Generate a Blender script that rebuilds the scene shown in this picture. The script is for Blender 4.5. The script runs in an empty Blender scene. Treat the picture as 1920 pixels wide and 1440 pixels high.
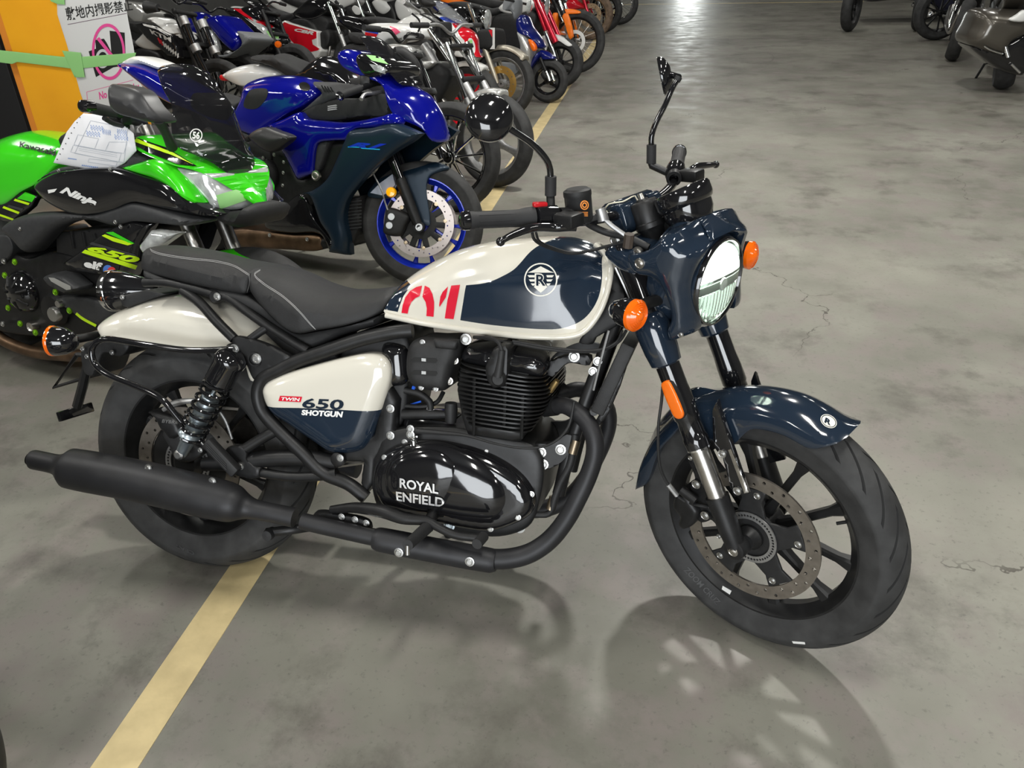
import bpy, bmesh, math, random
import numpy as np
from mathutils import Matrix, Vector, Euler
from mathutils.bvhtree import BVHTree
from mathutils.geometry import delaunay_2d_cdt
random.seed(7)
C = bpy.context.scene.collection
SC = bpy.context.scene
# ------------------------------------------------------------------ camera (solved from wheel and brake disc sizes, floor line)
FPX, IW, IH = 1505.78, 1920, 1440
CAM = Vector((1.2795, -1.4687, 1.5226))
YAW, PITCH, ROLL = 0.257527, 0.513768, 0.0432817
_R = (Matrix.Rotation(YAW, 3, 'Z') @ Matrix.Rotation(-PITCH, 3, 'X') @ Matrix(((1, 0, 0), (0, 0, 1), (0, -1, 0))) @ Matrix.Rotation(ROLL, 3, 'Z'))
cam = bpy.data.objects.new('camera', bpy.data.cameras.new('camera')); C.objects.link(cam)
cam.data.sensor_width = 36.0; cam.data.lens = FPX / IW * 36.0; cam.data.clip_start = .02; cam.data.clip_end = 200
_m = (_R @ Matrix(((1, 0, 0), (0, -1, 0), (0, 0, -1)))).to_4x4(); _m.translation = CAM
cam.matrix_world = _m
SC.camera = cam
SC.view_settings.view_transform = 'Standard'; SC.view_settings.look = 'None'; SC.view_settings.gamma = 1
SC.view_settings.exposure = 0.0
try: SC.view_settings.use_curve_mapping = False
except Exception: pass
SC.cycles.max_bounces = 8; SC.cycles.caustics_reflective = False; SC.cycles.caustics_refractive = False
# ------------------------------------------------------------------ world and lamps
wd = bpy.data.worlds.new('world'); SC.world = wd; wd.use_nodes = True
wd.node_tree.nodes['Background'].inputs[0].default_value = (.75, .8, .9, 1); wd.node_tree.nodes['Background'].inputs[1].default_value = .35
def area(name, loc, sx, sy, power, col=(1, 1, 1), rot=(0, 0, 0)):
    l = bpy.data.lights.new(name, 'AREA'); l.shape = 'RECTANGLE'; l.size = sx; l.size_y = sy; l.energy = power; l.color = col
    o = bpy.data.objects.new(name, l); C.objects.link(o); o.location = loc; o.rotation_euler = rot; return o
CEIL = 5.2
LAMPS = [(x, y) for y in (-4.5, -.4, 3.7, 7.8, 11.9, 16.0) for x in (-6.2, -2.3, 1.7, 5.6)]
for i, (x, y) in enumerate(LAMPS):
    p = 62
    if (x, y) == (1.7, 3.7): p = 205
    if y < 0: p = 80
    if y > 6: p = 30
    if x > 4 or x < -5: p *= .7
    area('ceiling_lamp_light', (x, y, CEIL - .42), .34, 1.3 if (x, y) != (1.7, 3.7) else .3, p, (1, .985, .93))
# daylight through the open shutter door behind the photographer and the door at the far end
area('daylight_near_door', (1.5, -7.3, 1.9), 4.2, 3.4, 420, (.93, .97, 1), (math.radians(90), 0, 0))
area('daylight_far_door', (.3, 21.4, 1.3), .45, 2.4, 60, (.95, 1, .97), (math.radians(-90), 0, 0))
# ------------------------------------------------------------------ helpers
def pxray(px, py):
    return CAM, _R @ Vector(((px - IW / 2) / FPX, (py - IH / 2) / FPX, 1.0))
def ground(px, py, z=0.0):
    o, d = pxray(px, py); t = (z - o.z) / d.z; return o + d * t
class Fr:
    """local frame of a thing: x forward, y left, z up; u = -y is the side turned to the camera"""
    def __init__(s, M, L=None):
        s.M = M; s.I = M.inverted(); s.L = L or Matrix.Identity(4)
    def ray(s, px, py):
        o, d = pxray(px, py); return s.I @ o, (s.I.to_3x3() @ d)
    def xz(s, px, py, u):
        o, d = s.ray(px, py); t = (-u - o.y) / d.y; h = o + d * t; return h.x, h.z
    def p(s, px, py, u):
        o, d = s.ray(px, py); t = (-u - o.y) / d.y; return o + d * t
    def rad(s, px, py, u, r):
        o, d = s.ray(px, py); t = (-u - o.y) / d.y; return r * t / FPX
def crop(x0, y0, s):
    return lambda *pts: [(x0 + p[0] / s, y0 + p[1] / s) + tuple(p[2:]) for p in pts]
def link(name, me, parent=None, mats=(), fr=None):
    o = bpy.data.objects.new(name, me); C.objects.link(o)
    for m in mats: me.materials.append(m)
    if parent is not None:
        o.parent = parent
        if fr is not None and parent.type == 'EMPTY': o.matrix_local = fr.L
    return o
def thing(name, label, cat, M=None, group=None):
    o = bpy.data.objects.new(name, None); C.objects.link(o); o.empty_display_size = .1
    if M is not None: o.matrix_world = M
    o['label'] = label; o['category'] = cat
    if group: o['group'] = group
    return o
def tag(o, label, cat, group=None, kind=None):
    o['label'] = label; o['category'] = cat
    if group: o['group'] = group
    if kind: o['kind'] = kind
    return o
def from_py(name, V, F, mi=None, smooth=True, ang=40):
    me = bpy.data.meshes.new(name); me.from_pydata([tuple(v) for v in V], [], [tuple(f) for f in F])
    if mi is not None: me.polygons.foreach_set('material_index', mi)
    bm = bmesh.new(); bm.from_mesh(me); bmesh.ops.recalc_face_normals(bm, faces=bm.faces); bm.to_mesh(me); bm.free()
    if smooth:
        me.polygons.foreach_set('use_smooth', [True] * len(me.polygons)); me.set_sharp_from_angle(angle=math.radians(ang))
    return me
def catmull(P, closed, corners=(), sp=.01):
    """centripetal-ish spline through rows of P (first two columns are position), corners stay sharp"""
    P = np.array(P, float); n = len(P); out = []
    rng = range(n) if closed else range(n - 1)
    for i in rng:
        p1 = P[i]; p2 = P[(i + 1) % n]
        p0 = P[(i - 1) % n] if (closed or i > 0) and i not in corners else p1 * 2 - p2
        p3 = P[(i + 2) % n] if (closed or i < n - 2) and ((i + 1) % n) not in corners else p2 * 2 - p1
        L = np.linalg.norm(p2[:2] - p1[:2]) if P.shape[1] != 3 or True else 0
        l0 = max(np.linalg.norm(p1[:2] - p0[:2]), 1e-6); l2 = max(np.linalg.norm(p3[:2] - p2[:2]), 1e-6)
        k = max(1, int(math.ceil(L / sp)))
        m1 = (p2 - p0) * (L / max(L + l0, 1e-6)); m2 = (p3 - p1) * (L / max(L + l2, 1e-6))
        for j in range(k):
            t = j / k; h00 = 2*t**3 - 3*t**2 + 1; h10 = t**3 - 2*t**2 + t; h01 = -2*t**3 + 3*t**2; h11 = t**3 - t**2
            out.append(h00 * p1 + h10 * m1 + h01 * p2 + h11 * m2)
    if not closed: out.append(P[-1])
    return np.array(out)
def inpoly(Q, poly):
    x, y = Q[:, 0], Q[:, 1]; ins = np.zeros(len(Q), bool); n = len(poly)
    for i in range(n):
        x1, y1 = poly[i][:2]; x2, y2 = poly[(i + 1) % n][:2]
        if y1 == y2: continue
        c = ((y1 > y) != (y2 > y)) & (x < (x2 - x1) * (y - y1) / (y2 - y1) + x1); ins ^= c
    return ins
def segdist(Q, B):
    A = B[:, :2]; D = np.roll(A, -1, 0) - A; l2 = np.maximum((D**2).sum(1), 1e-12); best = np.full(len(Q), 1e9)
    for i in range(0, len(Q), 400):
        q = Q[i:i+400]; t = np.clip(((q[:, None] - A[None]) * D[None]).sum(2) / l2, 0, 1)
        best[i:i+400] = np.sqrt((((A[None] + t[..., None] * D[None]) - q[:, None])**2).sum(2)).min(1)
    return best
BV = {}
def body(name, parent, fr, pts, W, D=.04, n=2.0, sp=.012, mats=(), regions=(), corners=(), holes=(), loc=False,
         side=None, th=.004, seg=6, smooth=True, ang=40, y0=0.0, flip=False):
    """pillow solid: outline (px,py,edge half width[,crown]) traced in the photo and put on the plane of that half width;
    side=None: solid symmetric about the middle plane; side=+1/-1: a panel of thickness th on that side.
    W: half width inside (number or [(px_x, w)...]); D: depth of the rounded rim."""
    L = []
    for q in pts:
        we = q[2] if len(q) > 2 else 0.0; cr = q[3] if len(q) > 3 else 0.0
        x, z = (q[0], q[1]) if loc else fr.xz(q[0], q[1], we)
        L.append((x, z, we, cr))
    B = catmull(L, True, corners, sp) if smooth else catmull(L, True, range(len(L)), sp)
    def res(poly, u):
        R = [(q[0], q[1]) if loc else fr.xz(q[0], q[1], q[2] if len(q) > 2 else u) for q in poly]; return R
    HL = [catmull(res(h, 0), True, range(len(h)) if len(h) < 7 else (), sp) for h in holes]
    RG = []
    for poly, u, mi, cs in regions:
        rl = res(poly, u); RG.append((catmull(rl, True, cs if cs is not None else range(len(rl)), sp), mi))
    P2 = [tuple(b[:2]) for b in B]; E = [(i, (i + 1) % len(B)) for i in range(len(B))]
    for loopp in HL + [r[0] for r in RG]:
        k = len(P2); P2 += [tuple(b[:2]) for b in loopp]; E += [(k + i, k + (i + 1) % len(loopp)) for i in range(len(loopp))]
    bx = B[:, :2]; nx = np.roll(bx, -1, 0) - np.roll(bx, 1, 0); nx = np.stack([-nx[:, 1], nx[:, 0]], 1); nx /= np.maximum(np.linalg.norm(nx, axis=1), 1e-9)[:, None]
    mn, mx = bx.min(0), bx.max(0)
    gx, gz = np.meshgrid(np.arange(mn[0], mx[0], sp * 1.15), np.arange(mn[1], mx[1], sp * 1.15)); gz = gz + (np.arange(gz.shape[1]) % 2) * sp * .5
    G = [np.stack([gx.ravel(), gz.ravel()], 1)]
    for f in (.02, .07, .16, .32, .55):
        for s in (1, -1): G.append(bx + nx * (s * f * D))
    keep = []
    for i, g in enumerate(G):
        g = g[inpoly(g, B)]
        if not len(g): continue
        d = segdist(g, B); f = D * .62 if i == 0 else (.02, .07, .16, .32, .55)[(i - 1) // 2] * D * .93
        g = g[d >= f]; keep.append(g)
    if keep: P2 += [tuple(q) for q in np.concatenate(keep)]
    r = delaunay_2d_cdt([Vector(q) for q in P2], E, [], 0, 1e-6, False)
    V = np.array([tuple(v) for v in r[0]]); T = np.array([f for f in r[2] if len(f) == 3])
    cen = V[T].mean(1); ok = inpoly(cen, B)
    for h in HL: ok &= ~inpoly(cen, h)
    T = T[ok]; cen = cen[ok]; mi = np.zeros(len(T), int)
    for rg, m in RG: mi[inpoly(cen, rg)] = m
    used = np.unique(T); mp = -np.ones(len(V), int); mp[used] = np.arange(len(used)); V = V[used]; T = mp[T]
    d = segdist(V, B)
    for h in HL: d = np.minimum(d, segdist(V, h)) if side else d
    dd = np.sqrt(((V[:, None] - bx[None])**2).sum(2)) + 1e-5; wt = dd**-3
    we = (wt * B[None, :, 2]).sum(1) / wt.sum(1); cr = (wt * B[None, :, 3]).sum(1) / wt.sum(1)
    if isinstance(W, (int, float)): Wv = np.full(len(V), float(W))
    else:
        xs = [w[0] if loc else fr.xz(w[0], 640 if len(w) < 3 else w[2], w[1])[0] for w in W]; o = np.argsort(xs); Wv = np.interp(V[:, 0], np.array(xs)[o], np.array([w[1] for w in W])[o])
    t = np.clip(d / D, 0, 1); w = we + (Wv - we) * (1 - (1 - t)**n)**(1.0 / n)
    N = len(V)
    if side is None: YA, YB = -w, w
    else: YA, YB = -side * w, -side * (we - th)
    VV = [(V[i, 0], y0 + YA[i], V[i, 1]) for i in range(N)] + [(V[i, 0], y0 + YB[i], V[i, 1]) for i in range(N)]
    FF = [tuple(f) for f in T] + [tuple(f[::-1] + N) for f in T]; MI = list(mi) * 2
    from collections import Counter
    cnt = {}
    for ti, f in enumerate(T):
        for a, b in ((f[0], f[1]), (f[1], f[2]), (f[2], f[0])):
            k = (min(a, b), max(a, b)); cnt.setdefault(k, []).append((a, b, ti))
    be = [v[0] for v in cnt.values() if len(v) == 1]
    nor = {}
    for a, b, ti in be:
        e = V[b] - V[a]; nn = np.array([e[1], -e[0]]); nn /= max(np.linalg.norm(nn), 1e-9); c3 = V[T[ti]].mean(0)
        if nn @ (V[a] - c3) < 0: nn = -nn
        for q in (a, b): nor[q] = nor.get(q, 0) + nn
    mid = {}; K = seg if side is None and (np.abs(B[:, 3]).max() > 0) else 1
    if K > 1:
        for q, nn in nor.items():
            nn = nn / max(np.linalg.norm(nn), 1e-9); row = [q]
            for j in range(1, K):
                s = 1 - 2 * j / K; pz = V[q] + nn * cr[q] * (1 - s * s); row.append(len(VV)); VV.append((pz[0], y0 - w[q] * s, pz[1]))
            row.append(q + N); mid[q] = row
    else:
        for q in nor: mid[q] = [q, q + N]
    for a, b, ti in be:
        for j in range(K): FF.append((mid[b][j], mid[a][j], mid[a][j + 1], mid[b][j + 1])); MI.append(int(mi[ti]))
    me = from_py(name, VV, FF, MI, True, ang)
    o = link(name, me, parent, mats, fr)
    BV[o.name] = BVHTree.FromPolygons([Vector(v) for v in VV], FF)
    return o
def tube(name, parent, fr, pts, r, mats, seg=12, sp=.012, corners=(), px=True, closed=False, rpx=False, cap=True, smooth=True):
    """pts: (px,py,u) in the photo or local 3-D points; r one radius or one per point (rpx: in photo pixels)"""
    P = []; R = r if isinstance(r, (list, tuple)) else [r] * len(pts)
    for q, rr in zip(pts, R):
        v = fr.p(*q[:3]) if px else Vector(q)
        P.append((v.x, v.y, v.z, fr.rad(q[0], q[1], q[2], rr) if rpx else rr))
    P = np.array(P)
    # spline on 3-D
    out = []; n = len(P); rng = range(n) if closed else range(n - 1)
    for i in rng:
        p1 = P[i]; p2 = P[(i + 1) % n]
        if not smooth: k = 1; p0 = p1 * 2 - p2; p3 = p2 * 2 - p1
        else:
            p0 = P[(i - 1) % n] if (closed or i > 0) and i not in corners else p1 * 2 - p2
            p3 = P[(i + 2) % n] if (closed or i < n - 2) and ((i + 1) % n) not in corners else p2 * 2 - p1
            k = max(1, int(math.ceil(np.linalg.norm(p2[:3] - p1[:3]) / sp)))
        L = np.linalg.norm(p2[:3] - p1[:3]); l0 = np.linalg.norm(p1[:3] - p0[:3]); l2 = np.linalg.norm(p3[:3] - p2[:3])
        m1 = (p2 - p0) * (L / max(L + l0, 1e-6)); m2 = (p3 - p1) * (L / max(L + l2, 1e-6))
        for j in range(k):
            t = j / k; out.append((2*t**3-3*t**2+1)*p1 + (t**3-2*t**2+t)*m1 + (-2*t**3+3*t**2)*p2 + (t**3-t**2)*m2)
    if not closed: out.append(P[-1])
    Q = np.array(out); m = len(Q); V = []; F = []
    up = None
    for i in range(m):
        a = Q[(i + 1) % m, :3] if closed or i < m - 1 else Q[i, :3]; b = Q[i - 1, :3] if closed or i > 0 else Q[i, :3]
        T = a - b; T = T / max(np.linalg.norm(T), 1e-9)
        if up is None:
            up = np.array([0, 1., 0]) if abs(T[1]) < .9 else np.array([1., 0, 0])
        up = up - T * (up @ T); up /= max(np.linalg.norm(up), 1e-9); sd = np.cross(T, up)
        for j in range(seg):
            an = 2 * math.pi * j / seg; V.append(Q[i, :3] + (up * math.cos(an) + sd * math.sin(an)) * Q[i, 3])
    for i in range(m if closed else m - 1):
        for j in range(seg):
            a = i * seg + j; b = i * seg + (j + 1) % seg; c = ((i + 1) % m) * seg + (j + 1) % seg; d = ((i + 1) % m) * seg + j; F.append((a, b, c, d))
    if cap and not closed: F.append(tuple(range(seg))[::-1]); F.append(tuple(range((m - 1) * seg, m * seg)))
    o = link(name, from_py(name, V, F), parent, mats, fr)
    BV[o.name] = BVHTree.FromPolygons([Vector(v) for v in V], F)
    return o
def basis(ax):
    ax = Vector(ax).normalized(); t = Vector((0, 0, 1)) if abs(ax.z) < .9 else Vector((1, 0, 0)); e1 = t.cross(ax).normalized(); return e1, ax.cross(e1), ax
def lathe_data(org, ax, prof, seg=32, fn=None, closed=False, arc=None, tw=None):
    """prof: (radius, position along axis)"""
    e1, e2, a = basis(ax); org = Vector(org); V = []; F = []; n = len(prof); full = arc is None
    a0, a1 = (0, 2 * math.pi) if full else arc; cols = seg if full else seg + 1
    for j in range(cols):
        th = a0 + (a1 - a0) * j / seg; dr = e1 * math.cos(th) + e2 * math.sin(th)
        for i, (r, t) in enumerate(prof):
            if fn: r, t = fn(th, i, r, t)
            if tw: dr = e1 * math.cos(th + tw[i]) + e2 * math.sin(th + tw[i])
            V.append(org + dr * r + a * t)
    for j in range(seg):
        jn = (j + 1) % cols
        for i in range(n if closed else n - 1):
            i2 = (i + 1) % n; F.append((j * n + i, jn * n + i, jn * n + i2, j * n + i2))
    return V, F
def lathe(name, parent, fr, org, ax, prof, mats, seg=32, fn=None, closed=False, ang=35, arc=None, tw=None):
    V, F = lathe_data(org, ax, prof, seg, fn, closed, arc, tw)
    o = link(name, from_py(name, V, F, ang=ang), parent, mats, fr); BV[o.name] = BVHTree.FromPolygons(V, F); return o
def boxm(name, parent, fr, cen, size, mats, rot=None, bev=.003, bseg=2):
    """rot: 3x3 matrix whose columns are the box axes"""
    bm = bmesh.new(); bmesh.ops.create_cube(bm, size=1)
    for v in bm.verts: v.co = Vector((v.co.x * size[0], v.co.y * size[1], v.co.z * size[2]))
    if bev: bmesh.ops.bevel(bm, geom=bm.edges[:], offset=bev, segments=bseg, affect='EDGES', profile=.5)
    M = (rot.to_4x4() if rot else Matrix.Identity(4)); M.translation = Vector(cen); bmesh.ops.transform(bm, matrix=M, verts=bm.verts)
    me = bpy.data.meshes.new(name); bm.to_mesh(me); bm.free()
    me.polygons.foreach_set('use_smooth', [True] * len(me.polygons)); me.set_sharp_from_angle(angle=math.radians(35))
    return link(name, me, parent, mats, fr)
def axes(fx, fz=(0, 0, 1)):
    x = Vector(fx).normalized(); z = Vector(fz); y = z.cross(x).normalized(); z = x.cross(y); return Matrix((x, y, z)).transposed()
def barm(name, parent, fr, a, b, w, h, mats, up=(0, 1, 0), bev=.003):
    a, b = Vector(a), Vector(b); return boxm(name, parent, fr, (a + b) / 2, ((b - a).length, w, h), mats, axes(b - a, up), bev)
_bolt = {}
def bolt(parent, fr, pos, ax, r, mat, h=None, name='bolt'):
    k = mat.name
    if k not in _bolt:
        pr = [(0, .55), (.45, .55), (.5, .42), (.62, .42), (.72, .5), (.8, .46), (.8, .2), (1.15, .16), (1.15, -.3)]
        V, F = lathe_data((0, 0, 0), (0, 0, 1), pr, 12); me = from_py('bolt', V, F, ang=30); me.materials.append(mat); _bolt[k] = me
    o = bpy.data.objects.new(name, _bolt[k]); C.objects.link(o); o.parent = parent
    q = Vector((0, 0, 1)).rotation_difference(Vector(ax)).to_matrix().to_4x4()
    o.matrix_local = (fr.L if parent.type == 'EMPTY' else Matrix.Identity(4)) @ Matrix.Translation(Vector(pos)) @ q @ Matrix.Scale(r, 4)
    return o
def on(fr, px, py, target):
    o, d = fr.ray(px, py); h = BV[target.name].ray_cast(o, d.normalized())
    return h[0], h[1]
def bolts(parent, fr, pts, u, r, mat, target=None):
    for q in pts:
        if target is not None:
            h, nn = on(fr, q[0], q[1], target)
            if h is not None: bolt(parent, fr, h, (0, -1, 0), r, mat); continue
        bolt(parent, fr, fr.p(q[0], q[1], u), (0, -1, 0), r, mat)
_txt = {}
def textmesh(s, bold=0.0, shear=0.0, space=1.0):
    k = (s, bold, shear, space)
    if k not in _txt:
        cu = bpy.data.curves.new('t', 'FONT'); cu.body = s; cu.offset = bold; cu.shear = shear; cu.space_character = space; cu.resolution_u = 3; cu.space_line = .8
        ob = bpy.data.objects.new('t', cu); C.objects.link(ob)
        dg = bpy.context.evaluated_depsgraph_get(); me = bpy.data.meshes.new_from_object(ob.evaluated_get(dg))
        V = np.array([tuple(v.co) for v in me.vertices]); F = [tuple(p.vertices) for p in me.polygons]
        bpy.data.objects.remove(ob); bpy.data.curves.remove(cu); bpy.data.meshes.remove(me)
        mn = V[:, :2].min(0); mx = V[:, :2].max(0); _txt[k] = ((V[:, :2] - mn) / (mx - mn), F)
    return _txt[k]
def decal_mesh(name, parent, fr, V2, F, target, u, mat, off, maxpx=9.0, outw=None):
    """V2 in photo pixels; laid onto the target surface of the thing (or the plane u)"""
    bm = bmesh.new(); vs = [bm.verts.new((a, b, 0)) for a, b in V2]
    for f in F:
        try: bm.faces.new([vs[i] for i in f])
        except ValueError: pass
    bmesh.ops.triangulate(bm, faces=bm.faces)
    for _ in range(5):
        le = [e for e in bm.edges if e.calc_length() > maxpx]
        if not le: break
        bmesh.ops.subdivide_edges(bm, edges=le, cuts=1, use_grid_fill=False); bmesh.ops.triangulate(bm, faces=[f for f in bm.faces if len(f.verts) > 3])
    for v in bm.verts:
        o, d = fr.ray(v.co.x, v.co.y); d.normalize(); h = BV[target.name].ray_cast(o, d) if target is not None else (None,)
        if h[0] is None:
            t = (-u - o.y) / d.y; v.co = o + d * t - d * off
        else:
            nn = h[1] if h[1].dot(d) < 0 else -h[1]; v.co = h[0] + nn * off * .6 - d * off * .6
    me = bpy.data.meshes.new(name); bm.to_mesh(me); bm.free(); me.polygons.foreach_set('use_smooth', [True] * len(me.polygons))
    return link(name, me, parent, [mat], fr)
def quadmap(st, q):
    s, t = st[:, :1], st[:, 1:]; q = [np.array(a, float) for a in q]
    return (q[3] * (1 - s) + q[2] * s) * (1 - t) + (q[0] * (1 - s) + q[1] * s) * t
def decal_text(name, parent, fr, s, quad, target, u, mat, off=.0012, bold=0.0, shear=0.0, space=1.0):
    """quad: top-left, top-right, bottom-right, bottom-left in photo pixels"""
    V, F = textmesh(s, bold, shear, space); return decal_mesh(name, parent, fr, quadmap(V, quad), F, target, u, mat, off)
def decal_poly(name, parent, fr, poly, target, u, mat, off=.001, holes=(), smooth=False, maxpx=9.0):
    loops = [catmull(p, True, (), 4) if smooth else np.array(p, float) for p in [poly] + list(holes)]
    P2 = []; E = []
    for l in loops:
        k = len(P2); P2 += [Vector(q[:2]) for q in l]; E += [(k + i, k + (i + 1) % len(l)) for i in range(len(l))]
    r = delaunay_2d_cdt(P2, E, [], 0, 1e-5, False); V = np.array([tuple(v) for v in r[0]]); T = [f for f in r[2]]
    out = []
    for f in T:
        c = V[list(f)].mean(0)[None]
        if inpoly(c, loops[0])[0] and not any(inpoly(c, h)[0] for h in loops[1:]): out.append(tuple(f))
    return decal_mesh(name, parent, fr, V, out, target, u, mat, off, maxpx)
def decal_line(name, parent, fr, pts, target, u, mat, w=1.5, off=.001, smooth=True, closed=False):
    P = catmull(pts, closed, () if smooth else range(len(pts)), 6); n = len(P); V = []; F = []
    for i in range(n):
        a = P[(i + 1) % n] if closed or i < n - 1 else P[i]; b = P[i - 1] if closed or i > 0 else P[i]; t = a - b; t = t / max(np.linalg.norm(t), 1e-6); nn = np.array([-t[1], t[0]]) * w / 2; V += [tuple(P[i] + nn), tuple(P[i] - nn)]
    for i in range(n if closed else n - 1): k = 2 * ((i + 1) % n); F.append((2*i, 2*i+1, k+1, k))
    return decal_mesh(name, parent, fr, V, F, target, u, mat, off, 30)
def circ(cx, cy, rx, ry=None, n=32, a0=0.0, tilt=0.0):
    ry = ry or rx; ct, stt = math.cos(tilt), math.sin(tilt); R = []
    for i in range(n):
        a = a0 + 2 * math.pi * i / n; x, y = rx * math.cos(a), ry * math.sin(a); R.append((cx + x * ct - y * stt, cy + x * stt + y * ct))
    return R
# ------------------------------------------------------------------ materials
MT = {}
def mat(name, col, rough=.5, metal=0.0, coat=0.0, noise=0.0, nscale=30, bump=0.0, bscale=200, trans=0.0, emit=None, es=0.0, ior=1.45, col2=None, alpha=1.0):
    if name in MT: return MT[name]
    m = bpy.data.materials.new(name); m.use_nodes = True; nt = m.node_tree; b = nt.nodes['Principled BSDF']
    b.inputs['Base Color'].default_value = (*col, 1); b.inputs['Roughness'].default_value = rough; b.inputs['Metallic'].default_value = metal
    b.inputs['Coat Weight'].default_value = coat; b.inputs['Coat Roughness'].default_value = .04; b.inputs['Transmission Weight'].default_value = trans; b.inputs['IOR'].default_value = ior; b.inputs['Alpha'].default_value = alpha
    if emit: b.inputs['Emission Color'].default_value = (*emit, 1); b.inputs['Emission Strength'].default_value = es
    tc = nt.nodes.new('ShaderNodeTexCoord')
    if noise or col2:
        nz = nt.nodes.new('ShaderNodeTexNoise'); nz.inputs['Scale'].default_value = nscale; nz.inputs['Detail'].default_value = 4; nt.links.new(tc.outputs['Object'], nz.inputs['Vector'])
        mx = nt.nodes.new('ShaderNodeMix'); mx.data_type = 'RGBA'; c2 = col2 or tuple(min(1, c * (1 + noise)) for c in col)
        mx.inputs[6].default_value = (*(col if col2 else tuple(c * (1 - noise) for c in col)), 1); mx.inputs[7].default_value = (*c2, 1)
        cr = nt.nodes.new('ShaderNodeMapRange'); cr.inputs[1].default_value = .35; cr.inputs[2].default_value = .65; nt.links.new(nz.outputs['Fac'], cr.inputs[0]); nt.links.new(cr.outputs[0], mx.inputs[0]); nt.links.new(mx.outputs[2], b.inputs['Base Color'])
    if bump:
        nb = nt.nodes.new('ShaderNodeTexNoise'); nb.inputs['Scale'].default_value = bscale; nb.inputs['Detail'].default_value = 3; nt.links.new(tc.outputs['Object'], nb.inputs['Vector'])
        bp = nt.nodes.new('ShaderNodeBump'); bp.inputs['Strength'].default_value = bump; bp.inputs['Distance'].default_value = .002; nt.links.new(nb.outputs['Fac'], bp.inputs['Height']); nt.links.new(bp.outputs[0], b.inputs['Normal'])
    MT[name] = m; return m
NAVY = mat('navy_gloss_paint', (.012, .021, .036), .12, 0, .8)
CREAM = mat('cream_gloss_paint', (.64, .61, .53), .15, 0, .7)
RED = mat('red_graphic', (.62, .012, .035), .25, 0, .4)
WHITE = mat('white_paint', (.8, .8, .78), .25, 0, .3)
GLOSSK = mat('gloss_black_paint', (.008, .008, .009), .1, 0, .8)
SATINK = mat('satin_black_metal', (.013, .013, .0135), .42, .2, 0, .2, 40)
MATTEK = mat('matte_black_plastic', (.014, .014, .0145), .58, 0, 0, .15, 60, .15, 400)
EXH = mat('matte_black_exhaust', (.024, .024, .026), .48, .35, 0, .15, 12, .08, 500)
RUB = mat('tyre_rubber', (.032, .032, .032), .7, 0, 0, .3, 18, .12, 300)
GRIP = mat('grip_rubber', (.02, .02, .021), .68, 0, 0, .1, 40)
VINYL = mat('black_seat_vinyl', (.011, .011, .0115), .52, 0, 0, .1, 60, .35, 900)
THREAD = mat('grey_thread', (.32, .32, .32), .8)
CHROME = mat('chrome', (.82, .82, .82), .08, 1)
STEEL = mat('brushed_steel', (.55, .53, .5), .28, 1, 0, .1, 60)
ZINC = mat('zinc_plated_bolt', (.5, .5, .49), .34, 1)
DISC = mat('brake_disc_steel', (.30, .27, .235), .38, .85, 0, .12, 50)
ALU = mat('cast_aluminium', (.45, .45, .45), .42, .9, 0, .12, 60)
AMBER = mat('amber_lens', (.82, .13, .004), .1, 0, .6, 0, 30, 0, 200, 0, (1, .22, .0), .06)
AMBERR = mat('amber_reflector', (.9, .17, .01), .2, 0, .5)
DARK = mat('dark_recess', (.006, .006, .006), .7)
ORNG = mat('orange_sticker', (.85, .3, .06), .5)
GLASS = mat('clear_lens', (.9, .93, .92), .03, 0, 0, 0, 30, 0, 200, .92)
LAMPON = mat('headlamp_on', (.9, 1, .9), .3, 0, 0, 0, 30, 0, 200, 0, (.86, 1, .84), 14)
REFL = mat('lamp_reflector', (.85, .9, .86), .12, 1)
SHOCKB = mat('blue_grey_shock_body', (.42, .48, .52), .3, .9)
REDK = mat('red_switch', (.5, .01, .015), .3, 0, .3)
WAX = mat('cream_wire', (.75, .70, .55), .5)
BLUEW = mat('blue_wire', (.02, .12, .7), .4)
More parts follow.
